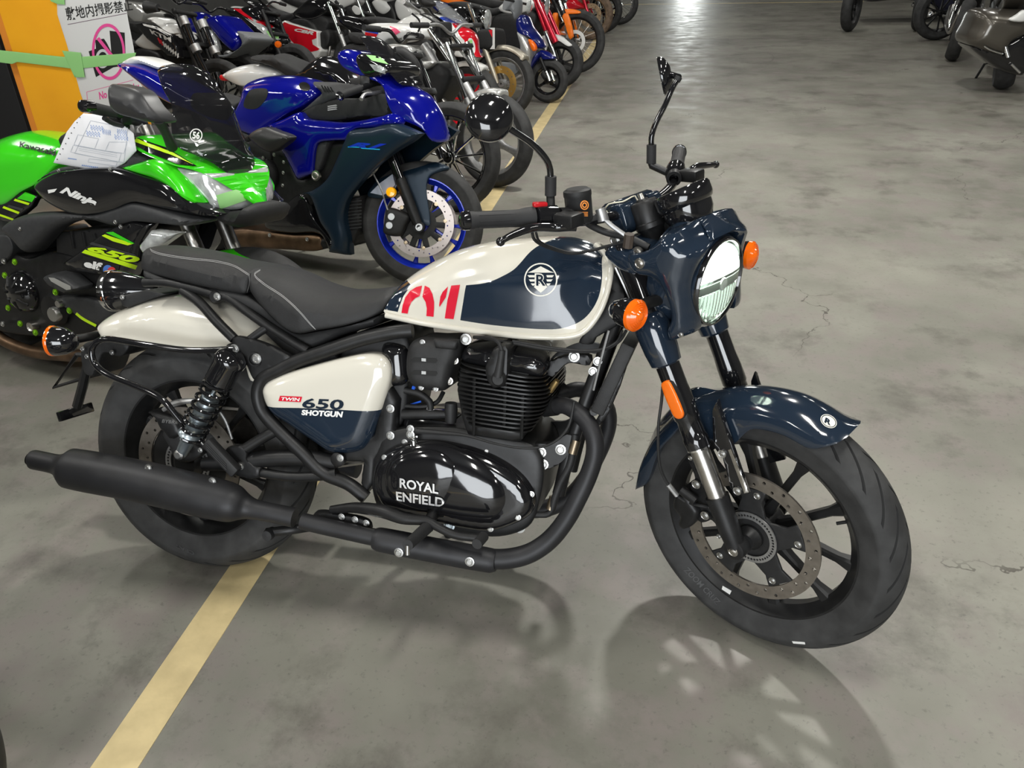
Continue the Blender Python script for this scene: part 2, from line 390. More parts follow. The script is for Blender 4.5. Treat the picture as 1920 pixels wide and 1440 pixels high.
# ------------------------------------------------------------------ the hall
def floor_mat():
    m = bpy.data.materials.new('polished_concrete'); m.use_nodes = True; nt = m.node_tree; b = nt.nodes['Principled BSDF']; L = nt.links.new
    tc = nt.nodes.new('ShaderNodeTexCoord')
    def noise(sc, det, w=0, rough=.55):
        n = nt.nodes.new('ShaderNodeTexNoise'); n.inputs['Scale'].default_value = sc; n.inputs['Detail'].default_value = det; n.inputs['Roughness'].default_value = rough
        mp = nt.nodes.new('ShaderNodeMapping'); mp.inputs['Location'].default_value = (w, w * 2, 0); L(tc.outputs['Object'], mp.inputs[0]); L(mp.outputs[0], n.inputs['Vector']); return n
    def ramp(src, lo, hi):
        r = nt.nodes.new('ShaderNodeMapRange'); r.inputs[1].default_value = lo; r.inputs[2].default_value = hi; L(src, r.inputs[0]); return r.outputs[0]
    def mix(f, a, c, mode='MIX'):
        x = nt.nodes.new('ShaderNodeMix'); x.data_type = 'RGBA'; x.blend_type = mode
        if isinstance(f, float): x.inputs[0].default_value = f
        else: L(f, x.inputs[0])
        for k, v in ((6, a), (7, c)):
            if isinstance(v, tuple): x.inputs[k].default_value = (*v, 1)
            else: L(v, x.inputs[k])
        return x.outputs[2]
    c = mix(ramp(noise(1.1, 6, 3).outputs['Fac'], .35, .65), (.142, .139, .114), (.246, .240, .203))
    c = mix(ramp(noise(5, 8, 9, .65).outputs['Fac'], .46, .62), c, (.205, .182, .165))
    c = mix(ramp(noise(2.3, 7, 21, .7).outputs['Fac'], .52, .66), c, (.115, .108, .09))
    c = mix(ramp(noise(.5, 5, 40).outputs['Fac'], .5, .7), c, (.265, .258, .216))
    sp = noise(55, 4, 5, .7); c = mix(ramp(sp.outputs['Fac'], .3, .42), mix(.5, c, (.08, .075, .065)), c)
    # hairline cracks
    vo = nt.nodes.new('ShaderNodeTexVoronoi'); vo.feature = 'DISTANCE_TO_EDGE'; vo.inputs['Scale'].default_value = .55
    wp = noise(3, 5, 13); vm = nt.nodes.new('ShaderNodeVectorMath'); vm.operation = 'MULTIPLY_ADD'; L(wp.outputs['Color'], vm.inputs[0]); vm.inputs[1].default_value = (.5, .5, .5); L(tc.outputs['Object'], vm.inputs[2]); L(vm.outputs[0], vo.inputs['Vector'])
    ck = ramp(vo.outputs['Distance'], .0008, .0022); gate = ramp(noise(.9, 2, 77).outputs['Fac'], .52, .56)
    mxm = nt.nodes.new('ShaderNodeMath'); mxm.operation = 'MAXIMUM'; L(ck, mxm.inputs[0]); inv = nt.nodes.new('ShaderNodeMath'); inv.operation = 'SUBTRACT'; inv.inputs[0].default_value = 1; L(gate, inv.inputs[1]); L(inv.outputs[0], mxm.inputs[1])
    c = mix(mxm.outputs[0], (.07, .062, .05), c)
    L(c, b.inputs['Base Color'])
    rg = nt.nodes.new('ShaderNodeMapRange'); rg.inputs[1].default_value = .3; rg.inputs[2].default_value = .7; rg.inputs[3].default_value = .38; rg.inputs[4].default_value = .62; L(noise(4, 6, 60).outputs['Fac'], rg.inputs[0]); L(rg.outputs[0], b.inputs['Roughness'])
    bp = nt.nodes.new('ShaderNodeBump'); bp.inputs['Strength'].default_value = .25; bp.inputs['Distance'].default_value = .004; L(noise(9, 8, 8, .65).outputs['Fac'], bp.inputs['Height']); L(bp.outputs[0], b.inputs['Normal'])
    return m
def line_mat():
    m = mat('worn_yellow_paint', (.66, .53, .28), .55, 0, 0, 0, 14, .2, 60, col2=(.55, .44, .23)); return m
def boxo(name, a, b, m, kind='structure', bev=0):
    a, b = Vector(a), Vector(b); o = boxm(name, None, None, (a + b) / 2, tuple(b - a), [m], None, bev); o['kind'] = kind; return o
FLOOR = floor_mat(); WALLM = mat('grey_wall_panel', (.13, .13, .125), .7, 0, 0, .08, 3); CEILM = mat('ceiling_sheet', (.12, .12, .12), .7); YEL = line_mat()
boxo('floor', (-9.5, -7.6, -.12), (8.5, 22, 0), FLOOR)
boxo('ceiling', (-9.5, -7.6, CEIL), (8.5, 22, CEIL + .1), CEILM)
boxo('wall_left', (-9.6, -7.6, 0), (-9.5, 22, CEIL), WALLM); boxo('wall_right', (8.5, -7.6, 0), (8.6, 22, CEIL), WALLM)
boxo('wall_back', (-9.5, 22, 0), (8.5, 22.1, CEIL), WALLM)
boxo('wall_front', (-9.5, -7.7, 0), (-.7, -7.6, CEIL), WALLM); boxo('wall_front', (3.7, -7.7, 0), (8.5, -7.6, CEIL), WALLM); boxo('wall_front', (-.7, -7.7, 3.7), (3.7, -7.6, CEIL), WALLM)
def strip(name, a, b, w, label):
    a, b = Vector(a), Vector(b); d = (b - a).normalized(); n = Vector((d.y, -d.x, 0)) * w / 2; bm = bmesh.new()
    k = max(2, int((b - a).length / .25)); rows = []
    for i in range(k + 1):
        p = a + (b - a) * i / k; rows.append([bm.verts.new(p + n * s * (1 + random.uniform(-.02, .02)) + Vector((0, 0, z))) for s, z in ((-1, 0), (-1, .0016), (1, .0016), (1, 0))])
    for i in range(k):
        for j in range(3): bm.faces.new((rows[i][j], rows[i][j + 1], rows[i + 1][j + 1], rows[i + 1][j]))
    bmesh.ops.recalc_face_normals(bm, faces=bm.faces); me = bpy.data.meshes.new(name); bm.to_mesh(me); bm.free(); o = link(name, me, None, [YEL]); tag(o, label, 'floor line', kind='structure'); return o
la = -.0629; ld = Vector((math.sin(la), math.cos(la), 0)); ln = Vector((math.cos(la), -math.sin(la), 0))
strip('trim_1', ln * .1038 - ld * 3.0, ln * .1038 + ld * 17.4, .1024, 'long yellow painted floor line that the row of motorcycles parks along')
strip('trim_2', ground(900, 12), ground(1620, 3), .1, 'yellow painted floor line crossing the far end of the aisle')
FIXM = mat('lamp_housing', (.7, .7, .7), .5); TUBEM = mat('lamp_tube_lit', (1, 1, 1), .5, emit=(1, .98, .93), es=9)
for i, (x, y) in enumerate(LAMPS):
    t = thing('ceiling_lamp', 'white box ceiling lamp hanging from the hall ceiling', 'lamp', Matrix.Translation((x, y, CEIL)), 'ceiling lamps in rows')
    boxm('lamp_housing', t, None, (0, 0, -.34), (.4, 1.4, .1), [FIXM]); 
    for s in (-1, 1):
        tube('hanger', t, None, [(0, s * .5, 0), (0, s * .5, -.3)], .008, [FIXM], px=False, seg=6); tube('lamp_tube', t, None, [(s * .1, -.62, -.4), (s * .1, .62, -.4)], .014, [TUBEM], px=False, seg=8)
# ------------------------------------------------------------------ wheels
GROOVE = mat('tread_groove_shade', (.006, .006, .006), .8)  # near-black colour paints the shade inside the tread grooves
def tyre_prof(R, hw, rr, bw, k=12):
    h = R - rr; P = [(rr - .006, -bw + .006), (rr + .004, -bw - .002), (rr + .012, -bw - .004)]
    side = [(rr + h * .30, -hw * .93), (rr + h * .5, -hw * .985)]
    cr = []
    for i in range(2 * k + 1):
        t = -1 + i / k; a = t * 1.22; cr.append((R - h * .46 * (1 - math.cos(a)) / (1 - math.cos(1.22)), hw * math.sin(a) / math.sin(1.22)))
    P = P + side + cr + [(r, -t) for r, t in reversed(P + side)]
    return P, len(side) + 3, 2 * k + 1
def wheel(parent, fr, cen, R, hw, rr, bw, rimm, spokem=None, spokes=(), seg=96, tread=None, tyrem=None, hubr=.04, hubw=.05, wires=0, rimw=.018, sw=.022, lip=None):
    """spokes: list of (angle at hub, angle at rim) in degrees"""
    cen = Vector(cen); P, i0, nc = tyre_prof(R, hw, rr, bw)
    fn = None; tw = None
    if tread:
        N, dep = tread; tw = []
        for i, (r, t) in enumerate(P): q = min(1, abs(t) / hw) if i0 <= i < i0 + nc else 1; tw.append(-(2 * math.pi / N) * (1.25 * q + .5 * q * q))
        def fn(th, i, r, t):
            if i0 <= i < i0 + nc:
                s = t / hw; ph = (th * N / (2 * math.pi) + (0 if s > 0 else .5)) % 1.0
                if .14 < abs(s) < .84 and .02 < ph < .13: r -= dep
            return r, t
    ty = lathe('tyre', parent, fr, cen, (0, -1, 0), P, [tyrem or RUB], seg, fn, ang=60, tw=tw)
    if tread:
        ty.data.materials.append(GROOVE); n_ = len(P); mi_ = []
        for p_ in ty.data.polygons:
            mi_.append(1 if any(i0 <= (v % n_) < i0 + nc and (fn(2 * math.pi * (v // n_) / seg, v % n_, 1.0, P[v % n_][1])[0] < 1.0) for v in p_.vertices) and all(i0 <= (v % n_) < i0 + nc for v in p_.vertices) else 0)
        ty.data.polygons.foreach_set('material_index', mi_)
    rim = [(rr + .011, bw), (rr + .011, bw - .004), (rr - .006, bw - .007), (rr - .010, bw * .5), (rr - .010, -bw * .5), (rr - .006, -bw + .007), (rr + .011, -bw + .004), (rr + .011, -bw),
           (rr - .004, -bw + .001), (rr - rimw * .8, -bw * .62), (rr - rimw - .008, -bw * .3), (rr - rimw - .008, bw * .3), (rr - rimw * .8, bw * .62), (rr - .004, bw - .001)]
    ro = lathe('wheel_rim', parent, fr, cen, (0, -1, 0), rim, [rimm], max(48, seg // 3), closed=True)
    if lip: lathe('rim_lip', ro, fr, cen, (0, -1, 0), [(rr + .012, bw + .0005), (rr + .002, bw + .001), (rr + .002, bw - .001), (rr + .012, bw - .001)], [lip], 64, closed=True)
    hp = [(.008, hubw), (hubr * .7, hubw), (hubr * .75, hubw * .8), (hubr, hubw * .55), (hubr, -hubw * .55), (hubr * .75, -hubw * .8), (hubr * .7, -hubw), (.008, -hubw)]
    lathe('hub', ro, fr, cen, (0, -1, 0), hp, [spokem or rimm], 24)
    for a0, a1 in spokes:
        a0, a1 = math.radians(a0), math.radians(a1); p0 = cen + Vector((math.cos(a0), 0, math.sin(a0))) * hubr * .8; p1 = cen + Vector((math.cos(a1), 0, math.sin(a1))) * (rr - rimw)
        d = (p1 - p0); V = []; F = []
        t = d.normalized(); s = Vector((t.z, 0, -t.x))
        for k, (f, w, h) in enumerate(((0, sw * .72, .017), (.35, sw * .42, .014), (.8, sw * .45, .012), (1, sw * .8, .016))):
            q = p0 + d * f
            for x, y in ((-1, -.6), (-.6, -1), (.6, -1), (1, -.6), (1, .6), (.6, 1), (-.6, 1), (-1, .6)): V.append(q + s * w * x + Vector((0, h * y, 0)))
        for k in range(3):
            for j in range(8): F.append((k*8+j, k*8+(j+1) % 8, k*8+8+(j+1) % 8, k*8+8+j))
        F.append(tuple(range(8))); F.append(tuple(range(24, 32))); link('spoke', from_py('spoke', V, F, ang=30), ro, [spokem or rimm])
    for k in range(wires):
        a = 2 * math.pi * k / wires; sd = 1 if k % 2 else -1; a2 = a + (.28 if (k // 2) % 2 else -.28)
        tube('spoke', ro, fr, [cen + Vector((math.cos(a2) * hubr, sd * hubw * .6, math.sin(a2) * hubr)), cen + Vector((math.cos(a) * (rr - rimw), sd * .004, math.sin(a) * (rr - rimw)))], .0022, [spokem or rimm], seg=5, px=False, smooth=False)
    return ty, ro
def ring_plate(name, parent, fr, cen, r0, r1, u0, u1, m, holes=0, hr=.004, slots=0, seg=72, hrows=None):
    cen = Vector(cen); outer = [(cen.x + r1 * math.cos(2*math.pi*i/seg), cen.z + r1 * math.sin(2*math.pi*i/seg), u1) for i in range(seg)]
    H = [[(cen.x + r0 * math.cos(2*math.pi*i/48), cen.z + r0 * math.sin(2*math.pi*i/48)) for i in range(48)]]
    for k in range(holes):
        a = 2 * math.pi * k / holes; rr_ = (hrows or [(r0 + r1) / 2])[k % len(hrows or [0])]
        H.append([(cen.x + rr_ * math.cos(a) + hr * math.cos(j * math.pi / 4), cen.z + rr_ * math.sin(a) + hr * math.sin(j * math.pi / 4)) for j in range(8)])
    return body(name, parent, fr, outer, u1, D=.001, sp=.012, mats=[m], holes=H, loc=True, side=1, th=u1 - u0, y0=cen.y)
# ------------------------------------------------------------------ the cream and navy roadster in front
LEAN, STEER, WB = .294957, .551543, 1.465
MH = Matrix.Translation((0, 0, .004)) @ Matrix.Rotation(-LEAN, 4, 'X')
_ax = Vector((-math.sin(math.radians(25.3)), 0, math.cos(math.radians(25.3)))); _pt = Vector((WB + .1014, 0, 0))
ST = Matrix.Translation(_pt) @ Matrix.Rotation(-STEER, 4, _ax) @ Matrix.Translation(-_pt)
H = Fr(MH); S = Fr(MH @ ST, ST)
hero = thing('motorcycle', 'cream and navy roadster motorcycle with red 01 on its tank and lit headlight', 'motorcycle', MH)
cA = crop(40, 560, 2.77); cB = crop(600, 580, 2.77); cC = crop(1160, 660, 2.4); cD = crop(820, 60, 2.483); cE = crop(180, 420, 3.2)
cF = crop(160, 640, 3.272); cG = crop(1180, 700, 4.8); cI = crop(1120, 300, 4.234); cJ = crop(900, 320, 4.8); cK = crop(680, 640, 6.4); cT = crop(680, 400, 3.4286); cQ = crop(1250, 860, 4.114)
Z = (0, 0, 1); RT = (0, -1, 0)
# wheels
sp_r = []
for k in range(5): c = 30 + 72 * k; sp_r += [(c - 6, c - 19), (c + 6, c + 19)]
wheel(hero, H, (0, 0, .321), .321, .075, .217, .058, SATINK, SATINK, sp_r, 528, (22, .006), hubr=.05, hubw=.07)
sp_f = []
for k in range(5): c = 13 + 72 * k; sp_f += [(c - 5, c - 19.5), (c + 5, c + 19.5)]
FC = Vector((WB, 0, .318))
fty, frm = wheel(hero, S, FC, .318, .052, .2295, .036, SATINK, SATINK, sp_f, 576, (24, .006), hubr=.042, hubw=.045)
RUBL = mat('tyre_letter_rubber', (.055, .055, .056), .6); rty = [o for o in hero.children if o.name.startswith('tyre')][0]
decal_text('tyre_lettering', rty, H, 'CEAT', [(365, 1042), (330, 1026), (327, 1019), (364, 1034)], rty, .07, RUBL, .0012, .02)
decal_text('tyre_lettering', fty, S, 'ZOOM CRUZ', [(1290, 1062), (1352, 1128), (1344, 1135), (1281, 1069)], fty, .05, RUBL, .0012, .02)
decal_poly('rim_sticker', frm, S, cC((468, 1052), (508, 1075), (500, 1092), (464, 1068)), frm, .03, WHITE, .001); decal_poly('tyre_highlight', fty, S, cC((780, 1301), (838, 1305), (840, 1315), (786, 1311)), fty, .05, WHITE, .001)  # the white strip on the tyre is a painted highlight reflection
tube('valve_stem', frm, S, [FC + Vector((.165, -.006, .07)), FC + Vector((.195, 0, .085))], .004, [SATINK], px=False, seg=8)
# front brake disc, carrier, ABS ring, caliper
fd = ring_plate('brake_disc', hero, S, FC, .127, .160, .058, .063, DISC, 40, .0042, hrows=[.137, .150])
arms = []
out = []
for k in range(5):
    a = math.radians(20 + 72 * k)
    for da, r in ((-30, .066), (-14, .098), (-15, .1285), (15, .1285), (14, .098), (30, .066)):
        q = a + math.radians(da); out.append((FC.x + r * math.cos(q), FC.z + r * math.sin(q), .062))
dcar = body('disc_carrier', fd, S, out, .063, D=.002, sp=.01, mats=[MATTEK], loc=True, side=1, th=.005, smooth=False, holes=[[(FC.x + .03 * math.cos(i * .3927), FC.z + .03 * math.sin(i * .3927)) for i in range(16)]])
for k in range(5):
    a = math.radians(20 + 72 * k); bolt(fd, S, FC + Vector((.112 * math.cos(a - .12), -.064, .112 * math.sin(a - .12))) * 1 + Vector((0, 0, 0)), RT, .0075, ZINC)
abs_h = []
ab = ring_plate('abs_ring', fd, S, FC, .048, .064, .066, .069, ALU, 48, .0028, hrows=[.056])
lathe('axle_boss', fd, S, FC, RT, [(0, .09), (.02, .09), (.024, .078), (.03, .07), (.03, .05)], [SATINK], 24)
# fork legs (right then left); lower casting, polished slider, black outer tube
aX = _ax
def legpt(px, py, u=.105): return S.p(px, py, u)
ftop = legpt(1170, 498); fseal = legpt(1316, 826); fmid = legpt(1351, 930); fbot = legpt(1381, 1027, .108)
def shift(v, sd): return Vector((v.x, v.y * sd, v.z))
aF = (legpt(1241, 655) - fbot).normalized(); fseal = fbot + aF * (fseal - fbot).dot(aF); fmid = fbot + aF * (fmid - fbot).dot(aF); ftop = fbot + aF * (ftop - fbot).dot(aF)
for sd in (1, -1):
    base = shift(fbot, sd); x_off = fseal - (fbot + aF * ((fseal - fbot).dot(aF)))
    ax0 = shift(fseal, sd); L1 = (fseal - fmid).dot(aF); L2 = (fseal - fbot).dot(aF); top = (ftop - fseal).dot(aF)
    up_ = lathe('fork_outer_tube', hero, S, ax0, aF, [(0, -.012), (.0275, -.012), (.0285, 0), (.0285, .012), (.0265, .016), (.0265, .055), (.029, .06), (.0285, .10), (.0265, .13), (.0265, top + .035), (.02, top + .045), (0, top + .045)], [GLOSSK], 28)
    lathe('fork_slider', hero, S, ax0, aF, [(.0215, -.01), (.0215, -L1 - .01), (.0, -L1 - .01)], [STEEL], 28)
    lathe('seal_ring', up_, S, ax0, aF, [(.022, -.016), (.0275, -.016), (.0275, -.012), (.022, -.012)], [CHROME], 28, closed=True)
    tube('fork_bottom', hero, S, [ax0 - aF * (L1 - .002), ax0 - aF * (L1 + .02), ax0 - aF * (L2 - .05), base + aF * .02, base - aF * .004], [.0265, .0255, .0245, .0225, .02], [SATINK], px=False, seg=20)
    lathe('axle_clamp', hero, S, Vector((base.x, (-.085 if sd > 0 else .085), base.z)), (0, -sd, 0), [(0, .038), (.012, .04), (.0235, .036), (.025, .028), (.025, 0), (0, 0)], [SATINK], 28)
    bolt(hero, S, Vector((base.x, -sd * .124, base.z)), (0, -sd, 0), .011, STEEL)
    if sd > 0: DSL = (L1, L2, top)
# caliper
cal = body('brake_caliper', hero, S, cG((440, 1070, .1), (520, 1060, .1), (600, 1170, .1), (640, 1240, .1), (590, 1350, .1), (500, 1390, .1), (455, 1340, .1), (470, 1270, .1), (410, 1190, .1)), .115, D=.012, sp=.008, mats=[SATINK], side=1, th=.06)
body('caliper_bracket', cal, S, cG((530, 750, .09), (570, 740, .09), (640, 900, .09), (740, 1180, .09), (750, 1300, .09), (640, 1330, .09), (600, 1180, .09), (560, 1000, .09), (600, 930, .09)), .098, D=.004, sp=.01, mats=[SATINK], side=1, th=.012)
tube('caliper_body_pin', cal, S, cG((470, 1050, .115), (600, 1150, .115)), .011, [SATINK])
bolts(hero, S, cG((600, 1000), (680, 1280)), .105, .0095, ZINC); bolts(hero, S, cG((548, 762)), .1, .005, ZINC); bolts(hero, S, cQ((402, 600)), .09, .005, ZINC)
# front mudguard and its stay
body('front_mudguard', hero, S, cC((75, 620, .058), (95, 520, .062), (150, 400, .05, .02), (230, 300, .03, .02), (330, 210, .02, .02), (450, 172, .0, .0), (580, 160, .0), (700, 172, .0), (820, 205, .0), (930, 262, .0), (1010, 318, .0), (1040, 350, .010), (1032, 378, .032), (985, 410, .052), (925, 428, .064), (860, 435, .068), (740, 375, .068), (650, 350, .068), (590, 350, .07), (500, 420, .07), (380, 380, .07), (300, 330, .07), (240, 380, .07), (180, 450, .07), (125, 590, .066)), .074, D=.075, n=2.2, sp=.011, mats=[NAVY], corners=(0,))
mg = [o for o in hero.children if o.name.startswith('front_mudguard')][0]
EMBM = mat('emblem_white', (.78, .76, .68), .35)
decal_poly('emblem', mg, S, circ(1553.5, 790, 16.5, 11.5, 28, tilt=.55), mg, .06, EMBM)
decal_poly('emblem_ring', mg, S, circ(1553.5, 790, 15, 10.2, 28, tilt=.55), mg, .06, NAVY, .0016, [circ(1553.5, 790, 13.6, 9.2, 28, tilt=.55)])
decal_text('emblem_letter', mg, S, 'R', [(1548, 783), (1559, 789), (1557, 799), (1545, 792)], mg, .06, NAVY, .0018, .04)
for sx in (1, -1):
    st = cG((750, 330, .09), (800, 230, .085), (820, 320, .087), (930, 640, .09), (1080, 1080, .09), (940, 1110, .09), (840, 750, .09), (760, 660, .09))
    so = body('mudguard_stay', hero, S, st, .094, D=.003, sp=.01, mats=[GLOSSK], side=sx, th=.006, smooth=False)
    if sx > 0:
        decal_poly('stay_highlight', so, S, cG((890, 690), (915, 680), (1075, 1070), (1035, 1078)), so, .09, STEEL)  # flat steel strip painted as a highlight along the stay
        bolts(hero, S, cG((835, 725), (970, 1060)), .096, .0085, ZINC)
# amber reflector, ABS wire
rp = cG((290, 100, .135), (330, 65, .135), (370, 80, .135), (490, 350, .135), (480, 400, .135), (430, 405, .135), (390, 360, .135))
rb = body('reflector_base', hero, S, [(q[0] + 2, q[1] + 1, q[2]) for q in rp], .134, D=.004, sp=.008, mats=[MATTEK], side=1, th=.012)
body('reflector', rb, S, rp, .140, D=.004, sp=.006, mats=[AMBERR], side=1, th=.004)
tube('sensor_wire', hero, S, cG((300, 120, .13), (290, 250, .13), (262, 480, .14), (270, 800, .14), (330, 970, .13), (440, 1110, .12)), .0034, [MATTEK], seg=8)
tube('wire_sleeve', hero, S, cG((350, 1000, .129), (430, 1100, .121)), .006, [ALU], seg=8)
tube('brake_hose', hero, S, cG((440, 1110, .12), (520, 1160, .11), (640, 1190, .11), (700, 1200, .1)), .004, [MATTEK], seg=8)
# navy fork clamps
lc = S.p(1240, 655, .105)
for sd in (1, -1):
    c0 = Vector((lc.x, lc.y * sd, lc.z)); lathe('lower_fork_clamp', hero, S, c0, aF, [(.027, -.035), (.034, -.03), (.038, .0), (.04, .05), (.036, .075), (.027, .085)], [NAVY], 28)
boxm('lower_yoke', hero, S, (lc.x - .02, 0, lc.z + .02), (.10, .2, .035), [NAVY], axes((math.cos(.44), 0, math.sin(.44))), .01)
tc_ = S.p(1160, 480, .105)
# headlight nacelle
HLc = Vector((1.325, 0, .878)); HR = .0925; hax = Vector((1, 0, -.09)).normalized()
nac = []
def nsec(x, w, zt, zb, e=2.3, n=40): 
    r = []
    for i in range(n):
        a = 2 * math.pi * i / n; c, s = math.cos(a), math.sin(a); zz = (zt if s > 0 else -zb) ; r.append(Vector((x, w * math.copysign(abs(c)**(2/e), c), abs(zz) * math.copysign(abs(s)**(2/e), s))))
    return r
def loft(name, parent, fr, secs, mats, capa=True, capb=True):
    V = [v for s in secs for v in s]; n = len(secs[0]); F = []
    for i in range(len(secs) - 1):
        for j in range(n): F.append((i*n+j, i*n+(j+1) % n, (i+1)*n+(j+1) % n, (i+1)*n+j))
    if capa: F.append(tuple(range(n)))
    if capb: F.append(tuple(range((len(secs)-1)*n, len(secs)*n)))
    o = link(name, from_py(name, V, F), parent, mats, fr); BV[o.name] = BVHTree.FromPolygons(V, F); return o
hb = Matrix.Rotation(.09, 3, 'Y')
secs = []
for x, w, zt, zb, e in ((.004, .099, .099, .099, 2), (-.012, .104, .106, .104, 2), (-.04, .110, .115, .108, 2.1), (-.075, .116, .120, .106, 2.3), (-.10, .112, .112, .095, 2.4)):
    secs.append([HLc + hb @ v for v in nsec(x, w, zt, zb, e)])
nc = loft('headlight_nacelle', hero, S, secs, [NAVY], False, True)
CW = cI((255, 755, .138), (245, 800, .138), (300, 892, .138), (440, 930, .132), (520, 1000, .125), (575, 1120, .12), (600, 1240, .118), (570, 1345, .115), (600, 1425, .11), (690, 1400, .105), (800, 1345, .085), (765, 1180, .097), (752, 1000, .1), (790, 830, .1), (860, 715, .085), (905, 640, .05), (900, 560, .025), (872, 428, .006), (760, 480, .035), (620, 530, .065), (520, 610, .10), (430, 700, .125), (330, 742, .135))
for sd in (-1, 1): cowl = body('cowl_side', nc, S, CW, [(1180, .145, 500), (1240, .142, 500), (1290, .125, 500), (1318, .10, 500), (1335, .075, 480)], D=.03, sp=.01, mats=[NAVY], corners=(7, 17), side=sd, th=.012)
body('cowl_top', nc, S, cI((905, 640, .055), (902, 560, .035), (872, 430, .006, .0), (760, 482, .036, .01), (620, 532, .066, .015), (520, 612, .10, .02), (540, 645, .10), (640, 575, .066), (770, 525, .036), (850, 480, .02), (875, 560, .035), (880, 640, .055)), .05, D=.006, sp=.01, mats=[NAVY], corners=(2,), seg=8)
for q in ((335, 822),): 
    h, nn = on(S, *cI(q)[0], cowl); bolt(nc, S, h if h else S.p(*cI(q)[0], .12), RT, .010, STEEL)
h, nn = on(S, *cI((658, 1385))[0], cowl)
if h: bolt(nc, S, h, RT, .006, ZINC)
lathe('headlight_ring', hero, S, HLc, hax, [(.0875, .006), (.0905, .012), (.0945, .012), (.099, .004), (.099, -.01)], [GLOSSK], 48)
hlo = lathe('headlight_lens', hero, S, HLc, hax, [(0, .026), (.03, .0245), (.06, .019), (.08, .012), (.089, .006)], [GLASS], 48)
lathe('headlight_reflector', hlo, S, HLc, hax, [(0, -.03), (.03, -.026), (.06, -.014), (.088, .004)], [REFL], 48)
# lit upper half of the lamp, unlit bar and lower vanes
def lens_at(y, z, x=-.004): return HLc + hb @ Vector((x, y, z))
bm_ = bmesh.new(); N_ = 24; ring = [bm_.verts.new(lens_at(.083 * math.cos(math.pi * i / N_), .012 + .072 * math.sin(math.pi * i / N_), -.002)) for i in range(N_ + 1)]
bm_.faces.new(ring); me_ = bpy.data.meshes.new('lit_bowl'); bm_.to_mesh(me_); bm_.free(); link('lit_bowl', me_, hlo, [LAMPON])
boxm('centre_bar', hlo, S, lens_at(0, -.002, .002), (.006, .168, .018), [mat('lamp_bar', (.35, .42, .36), .3)], hb, .002)
lathe('bar_emblem', hlo, S, lens_at(0, -.002, .004), hax, [(0, .006), (.012, .006), (.014, 0)], [ALU], 20)
for k in range(13):
    y = -.066 + .011 * k; zb_ = -math.sqrt(max(.0004, .082**2 - y * y)); boxm('lens_vane', hlo, S, lens_at(y, (zb_ - .014) / 2, -.004), (.006, .0035, max(.01, -zb_ - .016)), [REFL], hb, 0)
bm_ = bmesh.new(); ring = [bm_.verts.new(lens_at(.079 * math.cos(math.pi + math.pi * i / N_), -.018 + .062 * math.sin(math.pi + math.pi * i / N_), -.008)) for i in range(N_ + 1)]
bm_.faces.new(ring); me_ = bpy.data.meshes.new('lower_bowl'); bm_.to_mesh(me_); bm_.free(); link('lower_bowl', me_, hlo, [mat('lamp_low_lit', (.8, .9, .8), .4, emit=(.8, 1, .85), es=1.2)])
# turn signals
def signal(px, py, u, stalk, rpx, sd, axis):
    c = S.p(px, py, u); R_ = rpx
    o = lathe('turn_signal', hero, S, c, axis, [(.0, -.058), (.012, -.055), (.021, -.045), (.028, -.028), (R_, -.004), (R_, .004), (R_ - .003, .006)], [GLOSSK], 28)
    l = lathe('signal_lens', o, S, c, axis, [(R_ + .001, .002), (R_ + .001, .010), (.028, .015), (.0265, .0135), (.024, .017), (.0225, .0155), (.02, .019), (.0185, .0175), (.016, .0205), (.0145, .019), (.011, .022), (.009, .021), (.005, .0235), (0, .0235)], [AMBER], 28)
    tube('signal_stalk', o, S, [c - Vector(axis) * .03, stalk], .0125, [SATINK], px=False)
axs = Vector((1, -.10, -.03)).normalized()
signal(1187, 590, .215, S.p(1240, 560, .10), .032, 1, axs)
signal(1402, 478, -.215, Vector((S.p(1240, 560, .10).x, .1, S.p(1240, 560, .10).z)), .032, -1, Vector((1, .10, -.03)).normalized())
# black shell behind the headlight between the fork legs
body('headlight_bracket', hero, S, cI((360, 900, .08), (470, 940, .08), (560, 1100, .08), (570, 1280, .08), (470, 1400, .08), (340, 1150, .08)), .085, D=.02, sp=.014, mats=[MATTEK])
# speedometer
sp0 = S.p(*cD((1140, 820))[0], .0); sp1 = S.p(*cD((1210, 720))[0], .0)
spa = Vector((-.42, 0, .9)).normalized(); spc = S.p(*cI((690, 310))[0], .0)
so = lathe('speedometer', hero, S, spc - spa * .012, spa, [(0, -.045), (.03, -.044), (.045, -.036), (.052, -.02), (.053, -.004), (.058, .0), (.061, .008), (.061, .028), (.058, .034), (.050, .035), (.049, .031), (0, .031)], [GLOSSK], 40)
lathe('dial_glass', so, S, spc - spa * .012, spa, [(0, .0325), (.049, .0325)], [mat('dial_face', (.01, .012, .015), .08, coat=1)], 32)
barm('speedometer_bracket', hero, S, S.p(*cI((490, 545))[0], 0), S.p(*cI((760, 480))[0], 0), .05, .008, [MATTEK])
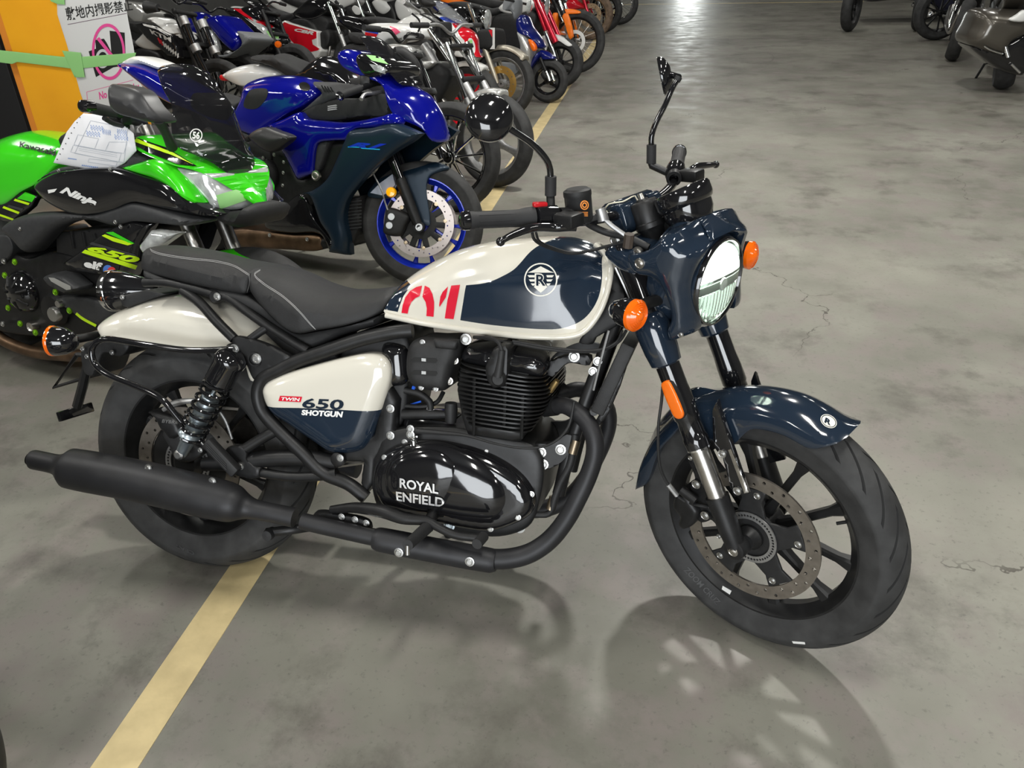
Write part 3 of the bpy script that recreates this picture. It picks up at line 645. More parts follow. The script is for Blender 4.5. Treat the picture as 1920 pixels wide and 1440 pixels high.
# ignition lock, top yoke, risers
ig = S.p(*cI((400, 450))[0], .02); lathe('ignition_lock', hero, S, ig, (-.34, -.05, .94), [(0, .04), (.012, .04), (.014, .036), (.028, .035), (.031, .03), (.031, -.01), (.033, -.012), (.033, -.022), (.026, -.03), (.022, -.06), (0, -.06)], [SATINK], 32)
lathe('key_slot', hero, S, ig + Vector((-.34, -.05, .94)) * .04, (-.34, -.05, .94), [(0, .012), (.006, .012), (.008, 0)], [STEEL], 12)
yk = S.p(*cI((200, 760))[0], .10)
body('top_yoke', hero, S, cI((95, 720, .10), (140, 650, .1), (330, 690, .10), (380, 740, .10), (330, 890, .12), (230, 890, .125), (120, 810, .12)), .135, D=.02, sp=.012, mats=[NAVY])
bolts(hero, S, cI((145, 635)), .105, .012, ZINC); bolts(hero, S, cI((320, 735)), .115, .011, STEEL)
rz = S.p(*cI((150, 440))[0], .05)
for sd in (1, -1):
    body('bar_riser', hero, S, cI((75, 400, .075), (110, 370, .075), (180, 360, .075), (240, 540, .075), (215, 600, .075), (170, 560, .075), (95, 480, .075)), .078, D=.008, sp=.009, mats=[NAVY], side=sd, th=.045)
boxm('bar_clamp', hero, S, S.p(*cI((250, 360))[0], 0), (.05, .15, .04), [NAVY], axes((.9, 0, .3)), .012)
tube('cable_tie', hero, S, cI((55, 400, .08), (90, 350, .08), (200, 330, .06), (300, 285, .0), (320, 320, .0)), .0016, [WAX], seg=6)
tube('cable_tie', hero, S, cI((60, 400, .082), (110, 440, .082), (95, 490, .082)), .0016, [WAX], seg=6)
# handlebar
ge_r = S.p(868, 414, .40); gi_r = S.p(1000, 408, .27); bc = S.p(*cI((150, 420))[0], .05)
bs = S.p(1075, 415, .19)
pts = [ge_r, gi_r, bs, Vector((bc.x + .02, bc.y, bc.z)), Vector((bc.x + .02, .0, bc.z + .002))]
full = pts[:-1] + [Vector((v.x, -v.y, v.z)) for v in reversed(pts[:-1])]
tube('handlebar', hero, S, full, .0112, [GLOSSK], px=False)
for sd in (1, -1):
    a = Vector((ge_r.x, ge_r.y * sd, ge_r.z)); b = Vector((gi_r.x, gi_r.y * sd, gi_r.z)); d = (b - a).normalized(); Lg = (b - a).length
    g = lathe('grip', hero, S, a, d, [(.0, .012), (.0175, .012), (.0178, .02), (.0165, .026), (.0165, Lg * .6), (.018, Lg * .8), (.021, Lg * .9), (.022, Lg), (.012, Lg)], [GRIP], 28)
    lathe('bar_end', hero, S, a, d, [(0, -.006), (.012, -.006), (.018, -.002), (.019, .002), (.019, .012), (.01, .014)], [GLOSSK], 28)
    for k in range(8):
        an = k * math.pi / 4; e1, e2, _ = basis(d); off = (e1 * math.cos(an) + e2 * math.sin(an)) * .0163; tube('grip_rib', g, S, [a + d * .03 + off, a + d * (Lg * .72) + off], .0012, [GRIP], px=False, seg=5, smooth=False)
    hs = b + d * .004
    sh = lathe('switch_housing', hero, S, hs, d, [(0, 0), (.019, 0), (.0235, .003), (.0245, .02), (.023, .046), (.018, .05), (0, .05)], [GLOSSK], 28)
    if sd > 0: boxm('kill_switch', sh, S, hs + d * .012 + Vector((0, 0, .026)), (.03, .014, .010), [REDK], axes(d), .003)
    # lever with clamp
    cl = b + d * .07
    lathe('lever_clamp', hero, S, cl - d * .012, d, [(.011, 0), (.018, 0), (.018, .026), (.011, .026)], [SATINK], 20)
    F = Vector((.95, 0, .05))
    lv = [cl + F * .03 - Vector((0, 0, .004)), cl + F * .055 - d * .03 - Vector((0, 0, .006)), a + F * .062 + d * Lg * .75 - Vector((0, 0, .004)), a + F * .05 + d * Lg * .4 - Vector((0, 0, .008)), a + F * .072 + d * Lg * .12 - Vector((0, 0, .012)), a + F * .08 + d * .0 - Vector((0, 0, .012))]
    HLV = lv
# right lever traced, left lever mirrored
rl = cJ((870, 500, .235), (800, 495, .245), (700, 510, .255), (520, 508, .29), (420, 530, .315), (330, 565, .335), (250, 600, .355), (185, 640, .37))
for sd in (1, -1):
    pts3 = []
    if sd > 0:
        for q in rl: pts3.append(S.p(*q))
    else:
        for q in cD((1085, 672, -.215), (1130, 662, -.225), (1172, 662, -.235), (1186, 640, -.25), (1205, 628, -.27), (1240, 622, -.3), (1275, 619, -.33), (1296, 617, -.35)): pts3.append(S.p(*q))
    lo = tube('lever', hero, S, pts3, [.010, .011, .0095, .0088, .0085, .008, .0068, .006], [GLOSSK], px=False)
    e = pts3[-1]; bm_ = bmesh.new(); bmesh.ops.create_uvsphere(bm_, u_segments=16, v_segments=10, radius=.0092); bmesh.ops.translate(bm_, vec=e, verts=bm_.verts); me_ = bpy.data.meshes.new('lever_ball'); bm_.to_mesh(me_); bm_.free(); me_.polygons.foreach_set('use_smooth', [True] * len(me_.polygons)); link('lever_ball', me_, lo, [GLOSSK])
    v = S.p(*cJ((800, 440))[0], .235); boxm('lever_bracket', hero, S, (v.x, v.y * sd, v.z), (.05, .045, .028), [SATINK], None, .006)
# brake fluid reservoir
rs = S.p(*cJ((888, 320))[0], .175); rax = Vector((-.06, -.02, 1)).normalized()
ro = lathe('fluid_reservoir', hero, S, rs, rax, [(0, .037), (.022, .037), (.0245, .035), (.0285, .033), (.029, .029), (.029, .022), (.028, .020), (.0275, -.026), (.024, -.032), (0, -.032)], [MATTEK], 36)
decal_poly('sticker_disc', ro, S, circ(*cJ((940, 310))[0], 8, 9, 24), ro, .2, ORNG, .0008, [circ(*cJ((940, 310))[0], 6, 6.8, 20)])
decal_poly('sticker_disc', ro, S, circ(*cJ((940, 310))[0], 4.6, 5.2, 20), ro, .2, ORNG, .0008, [circ(*cJ((940, 310))[0], 2.6, 3, 14)])
for k in range(4): decal_poly('sticker_text', ro, S, cJ((910, 370 + 11 * k), (970, 372 + 11 * k), (970, 378 + 11 * k), (910, 376 + 11 * k)), ro, .2, ORNG, .0008)
barm('reservoir_arm', hero, S, rs - rax * .034, S.p(*cJ((1080, 410))[0], .14), .012, .01, [MATTEK])
# mirrors
def mirror(boot0, boot1, stem, head, hr, haxis, sd):
    tube('mirror_boot', hero, S, [boot0, boot1], .0118, [GRIP], px=False, smooth=False, seg=16)
    tube('mirror_stem', hero, S, stem, .0068, [GLOSSK], px=False)
    mb = gi_r.lerp(bs, .45); tube('mirror_boot_base', hero, S, [Vector((mb.x, mb.y * sd, mb.z)), boot0 - (boot1 - boot0) * .12, boot0], .009, [SATINK], px=False, smooth=False)
    e = stem[-1]; tube('mirror_knuckle', hero, S, [stem[-2] * .35 + e * .65, e], .0085, [MATTEK], px=False, smooth=False)
    hx = Vector(haxis).normalized()
    o = lathe('mirror_shell', hero, S, head, hx, [(0, .020), (.02, .0195), (hr * .6, .016), (hr * .85, .010), (hr * .97, .002), (hr, -.004), (hr * .985, -.007)], [GLOSSK], 40)
    lathe('mirror_glass', o, S, head, hx, [(hr * .985, -.006), (0, -.006)], [CHROME], 40)
    tube('mirror_joint', hero, S, [e, head + hx * .014], .0075, [GLOSSK], px=False, smooth=False)
um = .215
b0 = S.p(*cD((527, 760))[0], um); b1 = S.p(*cD((528, 672))[0], um)
stm = [S.p(*cD((527, 690))[0], um), S.p(*cD((525, 640))[0], um), S.p(*cD((505, 590))[0], um + .012), S.p(*cD((440, 520))[0], um + .035), S.p(*cD((350, 460))[0], um + .075), S.p(*cD((300, 425))[0], um + .095)]
hd = S.p(*cD((242, 398))[0], um + .115); mr = S.rad(*cD((242, 398))[0], um + .1, 112 / 2.483)
# mirror shell faces forward: traced as an almost round disc seen from behind its glass
mirror(b0, b1, stm, hd, mr, (.62, -.55, .35), 1)
# left mirror: mirrored stem, head almost edge-on
def my(v): return Vector((v.x, -v.y, v.z))
b0l = S.p(*cD((996, 610))[0], -um); b1l = S.p(*cD((997, 525))[0], -um)
stl = [S.p(*cD((997, 540))[0], -um), S.p(*cD((997, 490))[0], -um), S.p(*cD((1015, 430))[0], -um - .012), S.p(*cD((1060, 340))[0], -um - .04), S.p(*cD((1095, 260))[0], -um - .07), S.p(*cD((1125, 210))[0], -um - .085)]
hdl = S.p(*cD((1052, 205))[0], -um - .10)
mirror(b0l, b1l, stl, hdl, mr, (.80, .55, .20), -1)
# cables at the head
tube('throttle_cable', hero, S, cJ((940, 450, .16), (1010, 500, .14), (1150, 560, .12), (1330, 600, .11), (1520, 690, .10)), .0075, [MATTEK], seg=10)
tube('clutch_cable_adjuster', hero, S, cJ((1100, 410, .14), (1180, 490, .13), (1320, 590, .115)), .005, [ALU], seg=8)
lathe('banjo_fitting', hero, S, S.p(*cJ((1098, 400))[0], .14), (-.3, 0, .95), [(0, .014), (.011, .014), (.012, -.012), (0, -.012)], [ALU], 14)
tube('brake_line', hero, S, cJ((470, 560, .25), (490, 620, .23), (560, 670, .21), (700, 720, .18), (830, 745, .16), (1000, 720, .13), (1200, 670, .11), (1420, 680, .10), (1480, 720, .10)), .0035, [MATTEK], seg=8)
tube('brake_line', hero, S, cJ((505, 560, .25), (530, 630, .23), (620, 680, .20), (830, 738, .16), (1050, 705, .13), (1300, 650, .11), (1440, 670, .10)), .0028, [MATTEK], seg=8)
tube('cable_clip', hero, S, cJ((1345, 570, .118), (1330, 690, .118)), .011, [mat('brown_tape', (.06, .045, .035), .6)], seg=8, smooth=False)
tube('clutch_cable', hero, S, cJ((1220, 870, .12), (1280, 1000, .12), (1350, 1150, .12)), .003, [ALU], seg=6)
# ------------------------------------------------------------------ tank, seats, tail
TK = [(135, 628, .10), (170, 560, .09), (238, 470, .05), (330, 392, .02), (470, 305, .0), (620, 236, .0), (800, 186, .0), (1000, 162, .0), (1200, 148, .0), (1330, 150, .0), (1430, 172, .0), (1505, 215, .02), (1548, 262, .05), (1588, 330, .08), (1585, 420, .1), (1552, 560, .105), (1492, 680, .11), (1415, 765, .115), (1330, 792, .12), (1200, 796, .12), (1000, 788, .12), (700, 753, .115), (400, 708, .11), (160, 665, .10)]
navy_r = cT((1310, 100), (1256, 150), (1180, 185), (1130, 210), (1080, 250), (1030, 310), (980, 360), (900, 405), (830, 435), (760, 452), (665, 462), (622, 690), (800, 715), (1000, 735), (1150, 745), (1260, 743), (1350, 720), (1420, 680), (1480, 610), (1520, 520), (1540, 400), (1545, 280), (1560, 150))
navy_u = [.03, .04, .06, .07, .085, .10, .11, .12, .125, .13, .13, .13, .13, .13, .13, .13, .13, .13, .12, .115, .10, .06, .03]
navy_r = [(q[0], q[1], u) for q, u in zip(navy_r, navy_u)]
rear_r = [(q[0], q[1], .10) for q in cT((240, 440), (300, 465), (262, 530), (232, 632), (120, 615), (120, 520))]
tank = body('fuel_tank', hero, H, cT(*TK), [(715, .105, 560), (800, .125, 560), (920, .138, 560), (1040, .138, 560), (1110, .12, 560), (1146, .095, 540)], D=.115, n=2.1, sp=.009, mats=[CREAM, NAVY], regions=[(navy_r, .12, 1, (0, 10, 11, 22)), (rear_r, .1, 1, None)], corners=(0, 23))
for sd in (1, -1):
    pts = []
    for q in cT((150, 655, .104), (400, 708, .115), (700, 753, .12), (1000, 788, .125), (1200, 796, .125), (1330, 792, .125), (1415, 765, .12), (1495, 680, .115), (1555, 560, .11), (1590, 420, .103), (1592, 330, .085), (1552, 255, .05), (1500, 205, .02)): v = H.p(*q); pts.append(Vector((v.x, v.y * sd, v.z)))
    tube('seam_lip', tank, H, pts, .0068, [CREAM], px=False, seg=10)
# red 01
for pl in ([(250, 640), (258, 590), (275, 540), (305, 500), (345, 475), (383, 465), (368, 532), (340, 545), (315, 570), (298, 605), (290, 645)], [(400, 465), (430, 480), (450, 520), (460, 570), (460, 610), (456, 665), (410, 660), (413, 610), (405, 570), (385, 535)],
           [(550, 470), (535, 540), (495, 602), (492, 590), (500, 535), (515, 505)], [(570, 465), (627, 460), (585, 680), (528, 675), (545, 560)]):
    decal_poly('number_stroke', tank, H, cT(*pl), tank, .13, RED, .0012)
# round winged emblem
ex, ey = cT((1145, 427))[0]; er = 107 / 3.4286
decal_poly('emblem_ring', tank, H, circ(ex, ey, er, er, 40), tank, .13, EMBM, .0012, [circ(ex, ey, er * .92, er * .92, 40)])
def em(*pts): return [(ex + x * er, ey + y * er) for x, y in pts]
decal_poly('emblem_chevron', tank, H, em((-.78, -.42), (-.55, -.52), (0, -.8), (.55, -.52), (.82, -.42)), tank, .13, EMBM, .0012)
decal_poly('emblem_chevron', tank, H, em((-.42, .42), (0, .2), (.42, .42), (.2, .62), (0, .78), (-.2, .62)), tank, .13, EMBM, .0012)
for k, (y, x1) in enumerate(((-.27, .80), (-.02, .72), (.22, .6))):
    for s in (-1, 1): decal_poly('emblem_wing', tank, H, em((s * .34, y), (s * x1, y), (s * (x1 - .1), y + .13), (s * .38, y + .13)), tank, .13, EMBM, .0012)
decal_text('emblem_letter_edge', tank, H, 'R', em((-.36, -.38), (.40, -.38), (.40, .44), (-.36, .44)), tank, .13, EMBM, .0014, .06)
decal_text('emblem_letter', tank, H, 'R', em((-.27, -.30), (.29, -.30), (.29, .36), (-.27, .36)), tank, .13, NAVY, .002, .02)
# seats
rs_ = body('rider_seat', hero, H, cE((935, 320, .10), (960, 270, .07), (1010, 250, .03), (1080, 252, .0), (1200, 282, .0), (1350, 352, .0), (1500, 392, .0), (1650, 392, .0), (1795, 380, .02), (1780, 440, .07), (1710, 528, .1), (1530, 600, .125), (1330, 638, .135), (1200, 655, .14), (1090, 590, .14), (935, 410, .12)), [(470, .14, 560), (560, .152, 560), (640, .14, 560), (740, .10, 560)], D=.075, n=2.3, sp=.01, mats=[VINYL], corners=(8,))
for dy in (0, 9): decal_line('seat_stitching', rs_, H, cE((985, 275 + dy * .4), (950, 300 + dy), (1000, 350 + dy), (1120, 430 + dy), (1220, 520 + dy), (1290, 600 + dy * .8), (1318, 632)), rs_, .14, THREAD, .9, .0012)
ps_ = body('pillion_seat', hero, H, cE((275, 255, .085), (290, 195, .07), (335, 145, .03), (400, 128, .0), (520, 135, .0), (700, 168, .0), (840, 205, .0), (915, 245, .04), (935, 290, .09), (925, 360, .1), (905, 412, .105), (870, 418, .105), (640, 375, .105), (400, 315, .105), (290, 280, .095)), [(265, .10, 500), (330, .12, 500), (470, .118, 500)], D=.06, n=2.5, sp=.01, mats=[VINYL])
for dy in (0, 8): decal_line('seat_stitching', ps_, H, cE((325, 140 + dy), (335, 158 + dy), (400, 180 + dy), (560, 205 + dy), (720, 222 + dy), (830, 250 + dy), (915, 300 + dy)), ps_, .11, THREAD, .8, .0012)
decal_line('seat_stitching', ps_, H, cE((918, 300), (920, 350), (905, 412)), ps_, .11, THREAD, .8, .0012)
body('seat_base', hero, H, cE((285, 278, .095), (400, 318, .1), (640, 378, .1), (900, 425, .1), (1100, 600, .12), (1200, 660, .125), (1330, 645, .12), (1560, 600, .11), (1720, 545, .09), (1700, 600, .08), (1500, 660, .09), (1250, 740, .1), (1000, 560, .1), (760, 440, .09), (500, 380, .09), (300, 330, .09)), .11, D=.02, sp=.014, mats=[MATTEK])
# rear mudguard
mgd = body('rear_mudguard', hero, H, cA((412, 158, .06), (425, 125, .05), (500, 74, .02), (600, 30, .0), (720, -12, .0), (850, -30, .0), (1000, -15, .0), (1150, 20, .0), (1270, 90, .0), (1330, 190, .04), (1290, 330, .08), (1215, 430, .095), (1190, 425, .095), (1160, 340, .095), (1110, 275, .1), (1000, 262, .1), (880, 262, .1), (700, 236, .1), (520, 215, .1), (430, 207, .09)), .105, D=.085, n=2.2, sp=.011, mats=[CREAM], corners=(11,))
# taillight
tl0 = H.p(*cE((130, 400))[0], .0); tax = Vector((-1, 0, -.06)).normalized()
tlo = lathe('tail_light', hero, H, tl0 + tax * -.0, tax, [(0, -.125), (.015, -.12), (.034, -.085), (.05, -.03), (.054, .0), (.054, .006)], [GLOSSK], 36)
lathe('tail_light_rim', tlo, H, tl0, tax, [(.0545, .002), (.0555, .004), (.0555, .020), (.053, .022), (.05, .021)], [CHROME], 36)
lathe('tail_light_lens', tlo, H, tl0, tax, [(.052, .018), (.045, .027), (.025, .033), (0, .035)], [mat('red_lens', (.6, .01, .01), .12, coat=.6)], 36)
body('tail_light_bracket', tlo, H, cE((150, 430, .05), (300, 395, .06), (420, 420, .06), (330, 450, .06), (200, 500, .055), (170, 495, .05)), .062, D=.006, sp=.01, mats=[MATTEK], smooth=False)
bolts(hero, H, cE((157, 440)), .066, .006, ZINC)
# rear turn signals and number plate holder
for sd in (1, -1):
    rc = H.p(*cA((190, 220))[0], .17); c = Vector((rc.x, rc.y * sd, rc.z)); a = Vector((-.97, -.2 * sd, 0)).normalized()
    o = lathe('turn_signal', hero, H, c, a, [(.0, -.05), (.014, -.047), (.026, -.036), (.034, -.018), (.0375, .002), (.0375, .01)], [GLOSSK], 28)
    lathe('signal_lens', o, H, c, a, [(.0375, .008), (.0385, .01), (.0385, .016), (.03, .022), (0, .026)], [AMBER], 28)
    e = H.p(*cA((390, 190))[0], .06); tube('signal_stalk', o, H, [c - a * .02, Vector((e.x, e.y * sd, e.z))], .0115, [SATINK], px=False)
tube('plate_holder_strut', hero, H, cA((480, 215, .04), (350, 320, .04), (320, 450, .03), (290, 560, .02)), .013, [SATINK], seg=8, smooth=False)
rfb = boxm('reflector_holder', hero, H, H.p(*cA((282, 588))[0], .0), (.012, .12, .028), [GLOSSK], axes((.96, -.05, .26)), .003)
boxm('rear_reflector', rfb, H, H.p(*cA((282, 588))[0], .0) - Vector((.009, 0, .002)), (.006, .1, .022), [mat('red_reflector', (.55, .02, .02), .25)], axes((.96, -.05, .26)), .002)
tube('plate_frame', hero, H, cA((290, 290, -.05), (170, 460, -.05), (420, 385, -.05), (480, 310, -.05), (290, 290, -.05)), .007, [SATINK], seg=6, smooth=False)
body('plate_bracket', hero, H, cA((330, 240, .05), (430, 215, .06), (560, 240, .06), (520, 300, .06), (430, 280, .06), (390, 400, .05), (340, 380, .05)), .065, D=.008, sp=.012, mats=[MATTEK])
bolts(hero, H, cA((318, 262), (340, 300), (470, 280)), .075, .006, ZINC)
# subframe
for sd in (1, -1):
    def T(name, pts, r, m=SATINK, **k):
        P = []
        for q in pts: v = H.p(*q); P.append(Vector((v.x, v.y * sd, v.z)))
        return tube(name, hero, H, P, r, [m], px=False, **k)
    T('seat_rail', cE((290, 350, .1), (420, 352, .1), (600, 390, .1), (720, 425, .1), (800, 445, .1), (900, 520, .11), (1050, 625, .115), (1270, 762, .12)), .0115)
    T('subframe_strut', cE((520, 400, .1), (620, 470, .11), (720, 580, .12), (830, 690, .125)), .0125)
    T('subframe_link', cE((1030, 620, .115), (975, 655, .118), (920, 695, .12)), .010)
    T('main_frame_tube', cE((1900, 640, .115), (1790, 650, .12), (1600, 690, .125), (1400, 755, .13), (1200, 825, .13)) + cA((1330, 375, .13), (1255, 415, .13), (1228, 490, .13), (1250, 580, .13), (1320, 665, .13), (1450, 790, .13), (1570, 905, .13)) + cB((150, 908, .13), (240, 978, .13)), .0165, sp=.01)
    T('saddle_loop', cA((1105, 262, .15), (880, 268, .16), (650, 240, .17), (450, 210, .17), (392, 225, .17), (366, 270, .17), (380, 335, .17), (440, 388, .17), (560, 440, .17), (680, 490, .17), (740, 530, .17), (850, 660, .165), (965, 775, .16)), .0082, GLOSSK)
    T('swingarm', cA((950, 860, .13), (1100, 850, .125), (1300, 830, .12), (1500, 830, .115), (1640, 850, .11)), [.018, .022, .022, .021, .02])
    T('lower_frame_rail', cA((1190, 880, .13), (1260, 905, .13), (1400, 925, .13), (1560, 920, .13), (1640, 905, .13)), .0125)
    T('frame_brace', cA((1170, 775, .14), (1250, 725, .135), (1335, 678, .13)), .0135)
    bp = body('shock_mount_plate', hero, H, cE((815, 690, .13), (850, 672, .13), (1000, 710, .13), (1165, 790, .13), (1180, 830, .13), (1040, 880, .13), (960, 940, .13), (900, 830, .13), (860, 770, .13)), .136, D=.004, sp=.012, mats=[SATINK], side=sd, th=.01)
    pb = body('peg_bracket', hero, H, cA((1050, 800, .14), (1075, 770, .14), (1150, 758, .14), (1180, 790, .14), (1175, 830, .14), (1215, 868, .14), (1245, 875, .14), (1240, 930, .14), (1190, 935, .14), (1110, 915, .14)), .147, D=.004, sp=.01, mats=[SATINK], side=sd, th=.012, smooth=False)
    # shock absorber
    t0 = H.p(*cF((893, 110))[0], .16); t1 = H.p(*cF((588, 690))[0], .16); t0 = Vector((t0.x, t0.y * sd, t0.z)); t1 = Vector((t1.x, t1.y * sd, t1.z)); d = (t1 - t0); Ls = d.length; d.normalize()
    lathe('shock_cap', hero, H, t0, d, [(0, -.022), (.022, -.02), (.034, -.010), (.039, 0), (.038, .010), (.0365, .014), (.0365, .064), (.032, .07), (0, .07)], [GLOSSK], 32)
    lathe('shock_body', hero, H, t0, d, [(.005, .05), (.005, .11), (.021, .115)] + [(r, Ls * f) for f, r in ((.40, .0225), (.5, .0225), (.505, .0245), (.515, .0225), (.62, .0225), (.625, .0245), (.635, .0225), (.74, .0225), (.75, .026), (.78, .032), (.80, .033), (.82, .024), (.86, .018), (.94, .016), (1, .014))], [SHOCKB], 28)
    sprg = []
    N = 8; f0, f1 = .052, Ls * .80; e1, e2, _ = basis(d)
    for k in range(N * 14 + 1): a = 2 * math.pi * k / 14; sprg.append(t0 + d * (f0 + (f1 - f0) * k / (N * 14)) + (e1 * math.cos(a) + e2 * math.sin(a)) * .033)
    tube('shock_spring', hero, H, sprg, .0042, [GLOSSK], px=False, seg=7, smooth=False)
    lathe('shock_eye', hero, H, t1 + Vector((0, .014 * sd, 0)), (0, -sd, 0), [(0, .03), (.008, .03), (.013, .026), (.013, -.004), (0, -.004)], [ZINC], 16)
    if sd > 0:
        bolts(hero, H, cF((915, 48), (1052, 105)), .14, .011, ZINC); bolts(hero, H, cF((950, 765)), .15, .009, ZINC); bolts(hero, H, cF((705, 668), (595, 597)), .16, .006, ZINC)
        lathe('bolt_boss', hero, H, H.p(*cF((918, 45))[0], .12), RT, [(0, .02), (.014, .02), (.016, .016), (.016, 0)], [SATINK], 20); lathe('bolt_boss', hero, H, H.p(*cF((1055, 105))[0], .126), RT, [(.0135, .014), (.018, .014), (.019, .0), (.0135, 0)], [SATINK], 20)
        lathe('bolt_boss', hero, H, H.p(*cE((727, 435))[0], .1), RT, [(0, .014), (.012, .014), (.015, .010), (.016, 0)], [SATINK], 20); bolts(hero, H, cE((727, 435)), .115, .0085, ZINC)
    # folded pillion peg
    a = H.p(*cA((965, 740))[0], .175); b = H.p(*cA((1120, 905))[0], .175); a = Vector((a.x, a.y * sd, a.z)); b = Vector((b.x, b.y * sd, b.z)); pg = barm('pillion_peg', hero, H, a, b, .03, .024, [MATTEK], bev=.005)
    for k in range(3): barm('peg_rib', pg, H, a + (b - a) * .08 + Vector((0, -.0125 * sd, .004 - .006 * k)), a + (b - a) * .75 + Vector((0, -.0125 * sd, .004 - .006 * k)), .003, .003, [GRIP], bev=0)
# rear brake: disc, ABS ring, caliper, hub carrier
RC = Vector((0, 0, .321))
rd = ring_plate('brake_disc', hero, H, RC, .112, .150, .080, .085, DISC, 36, .004, hrows=[.123, .138])
ring_plate('abs_ring', rd, H, RC, .05, .066, .086, .089, ALU, 44, .003, hrows=[.058]); lathe('disc_hub', rd, H, RC, RT, [(0, .1), (.03, .1), (.045, .086), (.105, .083), (.112, .079)], [SATINK], 30)
rcal = body('brake_caliper', hero, H, cF((390, 430, .11), (480, 440, .11), (560, 470, .11), (600, 560, .11), (540, 600, .11), (500, 560, .11), (470, 530, .11), (440, 470, .11)), .125, D=.012, sp=.01, mats=[SATINK], side=1, th=.05)
decal_text('caliper_lettering', rcal, H, 'BYBRE', cF((475, 478), (570, 490), (565, 508), (470, 498)), rcal, .125, mat('grey_cast_letters', (.12, .12, .12), .5), .001, .02)
tube('rear_brake_hose', hero, H, cF((480, 420, .12), (540, 385, .12), (640, 365, .12), (760, 372, .11), (850, 470, .1), (900, 600, .1)), [.006, .009, .007, .004, .004, .004], [ALU], seg=8)
body('caliper_carrier', hero, H, cF((480, 560, .11), (560, 540, .11), (620, 600, .11), (700, 640, .11), (720, 690, .11), (640, 740, .11), (560, 720, .11), (520, 640, .11)), .118, D=.006, sp=.01, mats=[MATTEK], side=1, th=.02)
# chain side sprocket and chain on the far side
lathe('sprocket', hero, H, (0, .10, .321), (0, 1, 0), [(.03, 0), (.1, 0), (.1, .006), (.03, .006)], [STEEL], 38, closed=True)
tube('drive_chain', hero, H, [(0, .103, .42), (.5, .103, .40), (.55, .103, .36), (.5, .103, .33), (0, .103, .222), (-.07, .103, .25), (-.1, .103, .321), (-.07, .103, .39)], .007, [STEEL], px=False, closed=True, seg=6)
body('chain_guard', hero, H, [(-.12, .34, .13), (-.05, .44, .13), (.2, .47, .13), (.5, .45, .13), (.52, .36, .13), (.3, .30, .13), (.0, .29, .13)], .135, D=.01, sp=.03, mats=[MATTEK], loc=True, side=-1, th=.012)
body('inner_mudguard', hero, H, [(.34, .50, .07), (.30, .62, .07), (.22, .70, .07), (.30, .74, .07), (.42, .66, .07), (.46, .45, .07)], .085, D=.01, sp=.03, mats=[MATTEK], loc=True)
# silencers and headers (right one traced; left one mirrored)
def mirr(name, pts, r, m, sds=(1, -1), **k):
    o = []
    for sd in sds:
        P = []; RR = []
        for q, rr in zip(pts, r): v = H.p(*q[:3]); P.append(Vector((v.x, v.y * sd, v.z))); RR.append(H.rad(*q[:3], rr))
        o.append(tube(name, hero, H, P, RR, [m], px=False, **k))
    return o
K_ = 1 / 2.77
for sd in (1, -1):
    mu = mirr('silencer', cA((62, 836, .205), (66, 836, .205), (170, 858, .205), (200, 866, .205), (235, 876, .205), (255, 881, .205), (600, 945, .2), (900, 1015, .2), (1040, 1048, .195), (1110, 1066, .195), (1165, 1082, .19), (1210, 1094, .19), (1300, 1112, .19), (1420, 1138, .185)), [x * K_ for x in (48, 51, 52, 60, 88, 105, 109, 109, 106, 96, 66, 53, 50, 52)], EXH, (sd,), seg=28, corners=(1,))[0]
    if sd > 0:
        tube('seam_ring', mu, H, [H.p(*q) for q in cA((246, 879, .205), (250, 880, .205))], .0385, [EXH], px=False, seg=28, smooth=False)
        bolts(mu, H, cA((660, 880), (993, 948)), .2, .009, ZINC, mu)
        lathe('silencer_bore', mu, H, H.p(*cA((64, 836))[0], .205), (-1, 0, .12), [(0, .012), (.017, .012)], [DARK], 20)
        dsh = [q for q in cB((1215, 505, .07), (1270, 500, .085), (1330, 530, .10), (1390, 590, .115), (1425, 670, .125), (1425, 760, .13), (1395, 860, .135), (1345, 970, .14), (1280, 1090, .145), (1190, 1200, .15), (1080, 1270, .155), (950, 1297, .16), (800, 1285, .165), (600, 1248, .17), (300, 1188, .18), (0, 1122, .185), (-90, 1100, .185))]
    mirr('exhaust_header', dsh, [x * K_ for x in (40, 44, 46, 47, 48, 48, 48, 48, 48, 50, 52, 53, 52, 48, 45, 44, 44)], EXH, (sd,), seg=20, sp=.014)
    hs = mirr('heat_shield', cB((285, 1190, .185), (310, 1195, .185), (600, 1252, .178), (890, 1305, .168), (915, 1308, .168)), [x * K_ for x in (54, 63, 65, 64, 54)], EXH, (sd,), seg=20)[0]
    if sd > 0: bolts(hs, H, cB((410, 1262), (778, 1310)), .2, .010, ZINC, hs)
    mirr('exhaust_flange', cB((1165, 510, .06), (1225, 500, .075)), [50 * K_, 52 * K_], SATINK, (sd,), seg=18, smooth=False)
# side covers
scov = cA((1256, 480, .12), (1275, 445, .125), (1340, 410, .128), (1500, 340, .13), (1660, 295, .13), (1790, 283, .13)) 
scov = [(495, 733, .12), (502, 716, .125), (530, 702, .13), (600, 681, .13), (650, 669, .13), (690, 663, .13), (718, 668, .13), (731, 684, .13), (733, 708, .13), (726, 740, .125), (712, 785, .12), (692, 835, .115), (665, 848, .11), (625, 846, .11), (590, 825, .115), (545, 795, .12), (510, 770, .12)]
for sd in (1, -1):
    so = body('side_cover', hero, H, scov, .152, D=.045, sp=.009, mats=[CREAM, NAVY], regions=[([(480, 761.5, .14), (560, 764.5, .15), (640, 768, .15), (740, 772, .14), (740, 880, .13), (470, 880, .13)], .14, 1, None)], side=sd, th=.03)
    if sd > 0: sc1 = so
decal_poly('badge', sc1, H, cF((1195, 334), (1331, 340), (1321, 373), (1185, 366)), sc1, .15, RED, .001)
